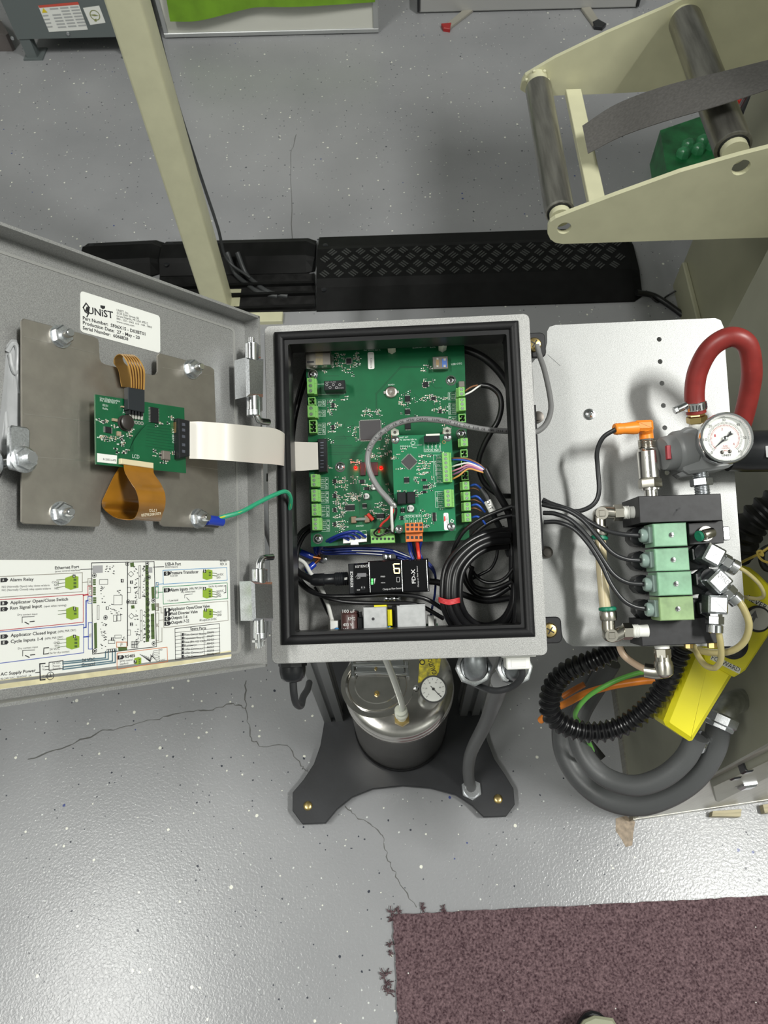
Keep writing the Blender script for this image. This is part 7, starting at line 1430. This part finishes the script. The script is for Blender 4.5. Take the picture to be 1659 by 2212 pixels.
# ================================================================ HANGING THINGS LOWER RIGHT
BL = -190
cc = [(1475, 1395, -190), (1455, 1440, -200), (1430, 1490, -215), (1392, 1535, -225), (1340, 1570, -235), (1280, 1582, -240), (1225, 1570, -240), (1190, 1540, -235), (1192, 1490, -225), (1225, 1450, -210), (1285, 1425, -195), (1345, 1395, -190)]
P = path(BOX, cc); Q = spline(P, 40); d = [0]
for a, b in zip(Q[:-1], Q[1:]): d.append(d[-1]+np.linalg.norm(b-a))
NR = int(d[-1]/8.0); step = d[-1]/NR; QQ = []; rr_ = []
xs = np.array(d); QA = np.array(Q)
for k in range(NR*6+1):
    s = k*step/6; QQ.append(np.array([np.interp(s, xs, QA[:, j]) for j in range(3)])); ph = (k % 6)/6; rr_.append(10.8+1.9*math.sin(2*math.pi*ph))
m = MB(); m.tube(QQ, lambda f_: rr_[int(round(f_*(len(QQ)-1)))], 14, 1); m.build('corrugated_conduit', mat('black_corrugated', (.008, .008, .009), .28), None, 'black corrugated conduit bent in a loop below the side plate', 'conduit')
m = MB(); P = path(BOX, [(1700, 1075, -230), (1660, 1100, -235), (1625, 1130, -245), (1604, 1165, -260), (1590, 1200, -280)]); Q = spline(P, 12)
m.tube(Q, lambda f_: 18+2.6*math.sin(f_*2*math.pi*8), 16, 1); m.build('ribbed_boot', BLACK, None, 'black ribbed rubber boot right of the side plate', 'hose')
cable('black_hook_cable', [(1665, 1180, -210), (1648, 1190, -212), (1645, 1210, -214), (1655, 1228, -216), (1680, 1230, -216)], 14, BLACK, 'black hook-shaped cable above the yellow pendant')
# pendant
PZ_ = -205
t = thing('pendant_control', 'yellow pendant control box with round reverse and forward buttons', 'control', BOX.w(BOX.hit(1580, 1380, PZ_-40)))
q = [(1575, 1225), (1600, 1220), (1622, 1226), (1640, 1240), (1700, 1300), (1690, 1330), (1612, 1448), (1602, 1455), (1588, 1463), (1578, 1458), (1526, 1428), (1518, 1400), (1524, 1390)]
bz0 = [tuple(BOX.hit(x, y, PZ_)[:2]) for x, y in q]
MB().prism(BOX, bz0, PZ_-46, PZ_, 2.5).build('head', YEL, t)
m = MB(); m.prism(BOX, [tuple(BOX.hit(x, y, PZ_-8)[:2]) for x, y in ((1500, 1400), (1534, 1422), (1590, 1452), (1499, 1601), (1492, 1603), (1440, 1568), (1436, 1558))], PZ_-50, PZ_-8, 5); m.build('handle', YEL, t)
for i, (x, y, rx, m_, nm) in enumerate(((1636, 1337, 27, mat('white_button', (.48, .47, .43), .4), 'white_button'), (1583, 1392, 30, BPLAS, 'black_button'))):
    p = BOX.hit(x, y, PZ_); k_ = BOX.sc(x, y, PZ_); o = MB().lathe(BOX, (p[0], p[1], PZ_), (0, 0, 1), [(rx*k_*1.08, 0), (rx*k_*1.08, 1.6), (rx*k_*.98, 2)], 36).build('button_ring', BLACK, t)
    MB().lathe(BOX, (p[0], p[1], PZ_+2), (0, 0, 1), [(rx*k_*.9, 0), (rx*k_*.9, 1.8), (rx*k_*.82, 2.6)], 36).build(nm, m_, t)
m = MB(); p = (1628, 1338); m.flat(BOX, PZ_+4.8, [(1619, 1348), (1624, 1351), (1633, 1334), (1637, 1336), (1632, 1318), (1622, 1330), (1627, 1332)]); m.build('arrow', mat('arrow_grey', (.12, .12, .12), .5), t)
m = MB(); m.flat(BOX, PZ_+4.8, [(1573, 1394), (1580, 1398), (1588, 1388), (1578, 1384)]); m.build('arrow', mat('arrow_pale', (.4, .4, .4), .5), t)
l1 = MB(); l1.flat(BOX, PZ_+.3, [(1612, 1294), (1616, 1285), (1690, 1324), (1686, 1334)]); l1 = l1.build('name_strip', mat('strip_white', (.7, .69, .6), .5), t); m = MB(); m.text(BOX, PZ_+.5, 'REVERSE', (1613, 1295), (1668, 1325), 11); m.build('lettering', INK, l1)
l1 = MB(); l1.flat(BOX, PZ_+.3, [(1534, 1424), (1538, 1413), (1601, 1444), (1597, 1456)]); l1 = l1.build('name_strip', MATS['strip_white'], t); m = MB(); m.text(BOX, PZ_+.5, 'FORWARD', (1536, 1424), (1596, 1452), 10); m.build('lettering', INK, l1)
m = MB(); m.tube(path(BOX, [(1556, 1247, -200), (1600, 1216, -196), (1640, 1196, -196), (1670, 1176, -196)]), 1.5, 6, 6); m.tube(path(BOX, [(1640, 1196, -194), (1648, 1200, -192), (1644, 1190, -192), (1636, 1194, -193), (1650, 1212, -196), (1700, 1222, -200)]), 1.5, 6, 6); m.build('yellow_twine', mat('twine', (.45, .33, .06), .6), None, 'thin yellow twine knotted above the pendant control', 'string')
# orange and green cables
cable('orange_cable', [(1425, 1468, -265), (1380, 1472, -272), (1320, 1482, -285), (1265, 1498, -300), (1225, 1518, -320), (1192, 1535, -345), (1168, 1556, -370)], 17, ORANGE, 'thick orange cable passing behind the black corrugated loop')
cable('orange_cable', [(1262, 1478, -330), (1240, 1490, -335), (1215, 1505, -340)], 13, mat('orange_dark', (.55, .16, .02), .45), 'short second orange cable behind the upper orange one')
cable('green_cable', [(1402, 1450, -262), (1370, 1456, -266), (1320, 1475, -272), (1270, 1505, -285), (1243, 1540, -305), (1250, 1560, -330), (1262, 1580, -360), (1280, 1622, -420)], 11, mat('lime_cable', (.15, .48, .08), .4), 'bright green cable curving inside the corrugated loop')
cable('green_cable', [(1238, 1590, -420), (1240, 1615, -440), (1250, 1636, -450), (1262, 1642, -455)], 9, MATS['lime_cable'], 'short green cable reappearing below the corrugated loop')
CND = mat('smooth_grey_conduit', (.085, .088, .09), .45, 0, 0, 1, .15, 300)
t = thing('flexible_conduit', 'outer large grey conduit looping down from the cabinet fitting', 'conduit', BOX.w(BOX.hit(1370, 1740, -430)))
MB().tube(path(BOX, [(1555, 1560, -330), (1540, 1620, -345), (1505, 1675, -365), (1450, 1715, -390), (1380, 1738, -420), (1310, 1725, -450), (1255, 1685, -470), (1222, 1630, -480), (1215, 1575, -480), (1228, 1520, -470), (1262, 1470, -440), (1300, 1420, -420)]), 15.5, 16, 8).build('sleeve', CND, t)
t2 = thing('flexible_conduit', 'inner grey conduit loop nested inside the larger one', 'conduit', BOX.w(BOX.hit(1370, 1690, -430)))
MB().tube(path(BOX, [(1505, 1590, -318), (1478, 1640, -330), (1430, 1680, -345), (1370, 1697, -365), (1310, 1680, -388), (1268, 1640, -400), (1248, 1590, -410), (1255, 1540, -410), (1290, 1480, -400), (1320, 1430, -380)]), 13.5, 16, 8).build('sleeve', CND, t2)
cable('flexible_conduit', [(1300, 1640, -470), (1262, 1590, -480), (1250, 1540, -485), (1262, 1500, -480), (1300, 1450, -470)], 22, mat('dark_grey_conduit', (.05, .05, .052), .5), 'darker grey conduit behind the two large loops', 'conduit')
t = thing('conduit_fitting', 'steel conduit elbow and nut on the side of the lower cabinet', 'fitting', BOX.w(BOX.hit(1570, 1540, -340)))
P = path(BOX, [(1556, 1562, -330), (1565, 1540, -330), (1580, 1520, -345), (1600, 1512, -370)]); MB().tube(P, 15, 18, 8).build('elbow_body', mat('cast_zinc', (.40, .41, .39), .4, .9, .2, 100), t)
d = nrm(P[0]-P[1]); MB().lathe(None, P[0]-d*12, d, [(19, 0), (21, 2), (21, 12), (19, 14), (19, 18), (17, 19)], 8).build('lock_nut', ZINC, t)
t = thing('conduit_nut', 'small bright threaded conduit nut at the tip of the yellow pendant', 'fitting', BOX.w(BOX.hit(1505, 1598, -335)))
a = BOX.w(BOX.hit(1508, 1588, -325)); b = BOX.w(BOX.hit(1497, 1612, -335)); d = nrm(b-a); MB().lathe(None, a, d, [(12, 0), (15, 1), (13, 3), (15, 5), (13, 7), (15, 9), (15.5, 16), (14, 18)], 20).build('nut', CHROME, t)
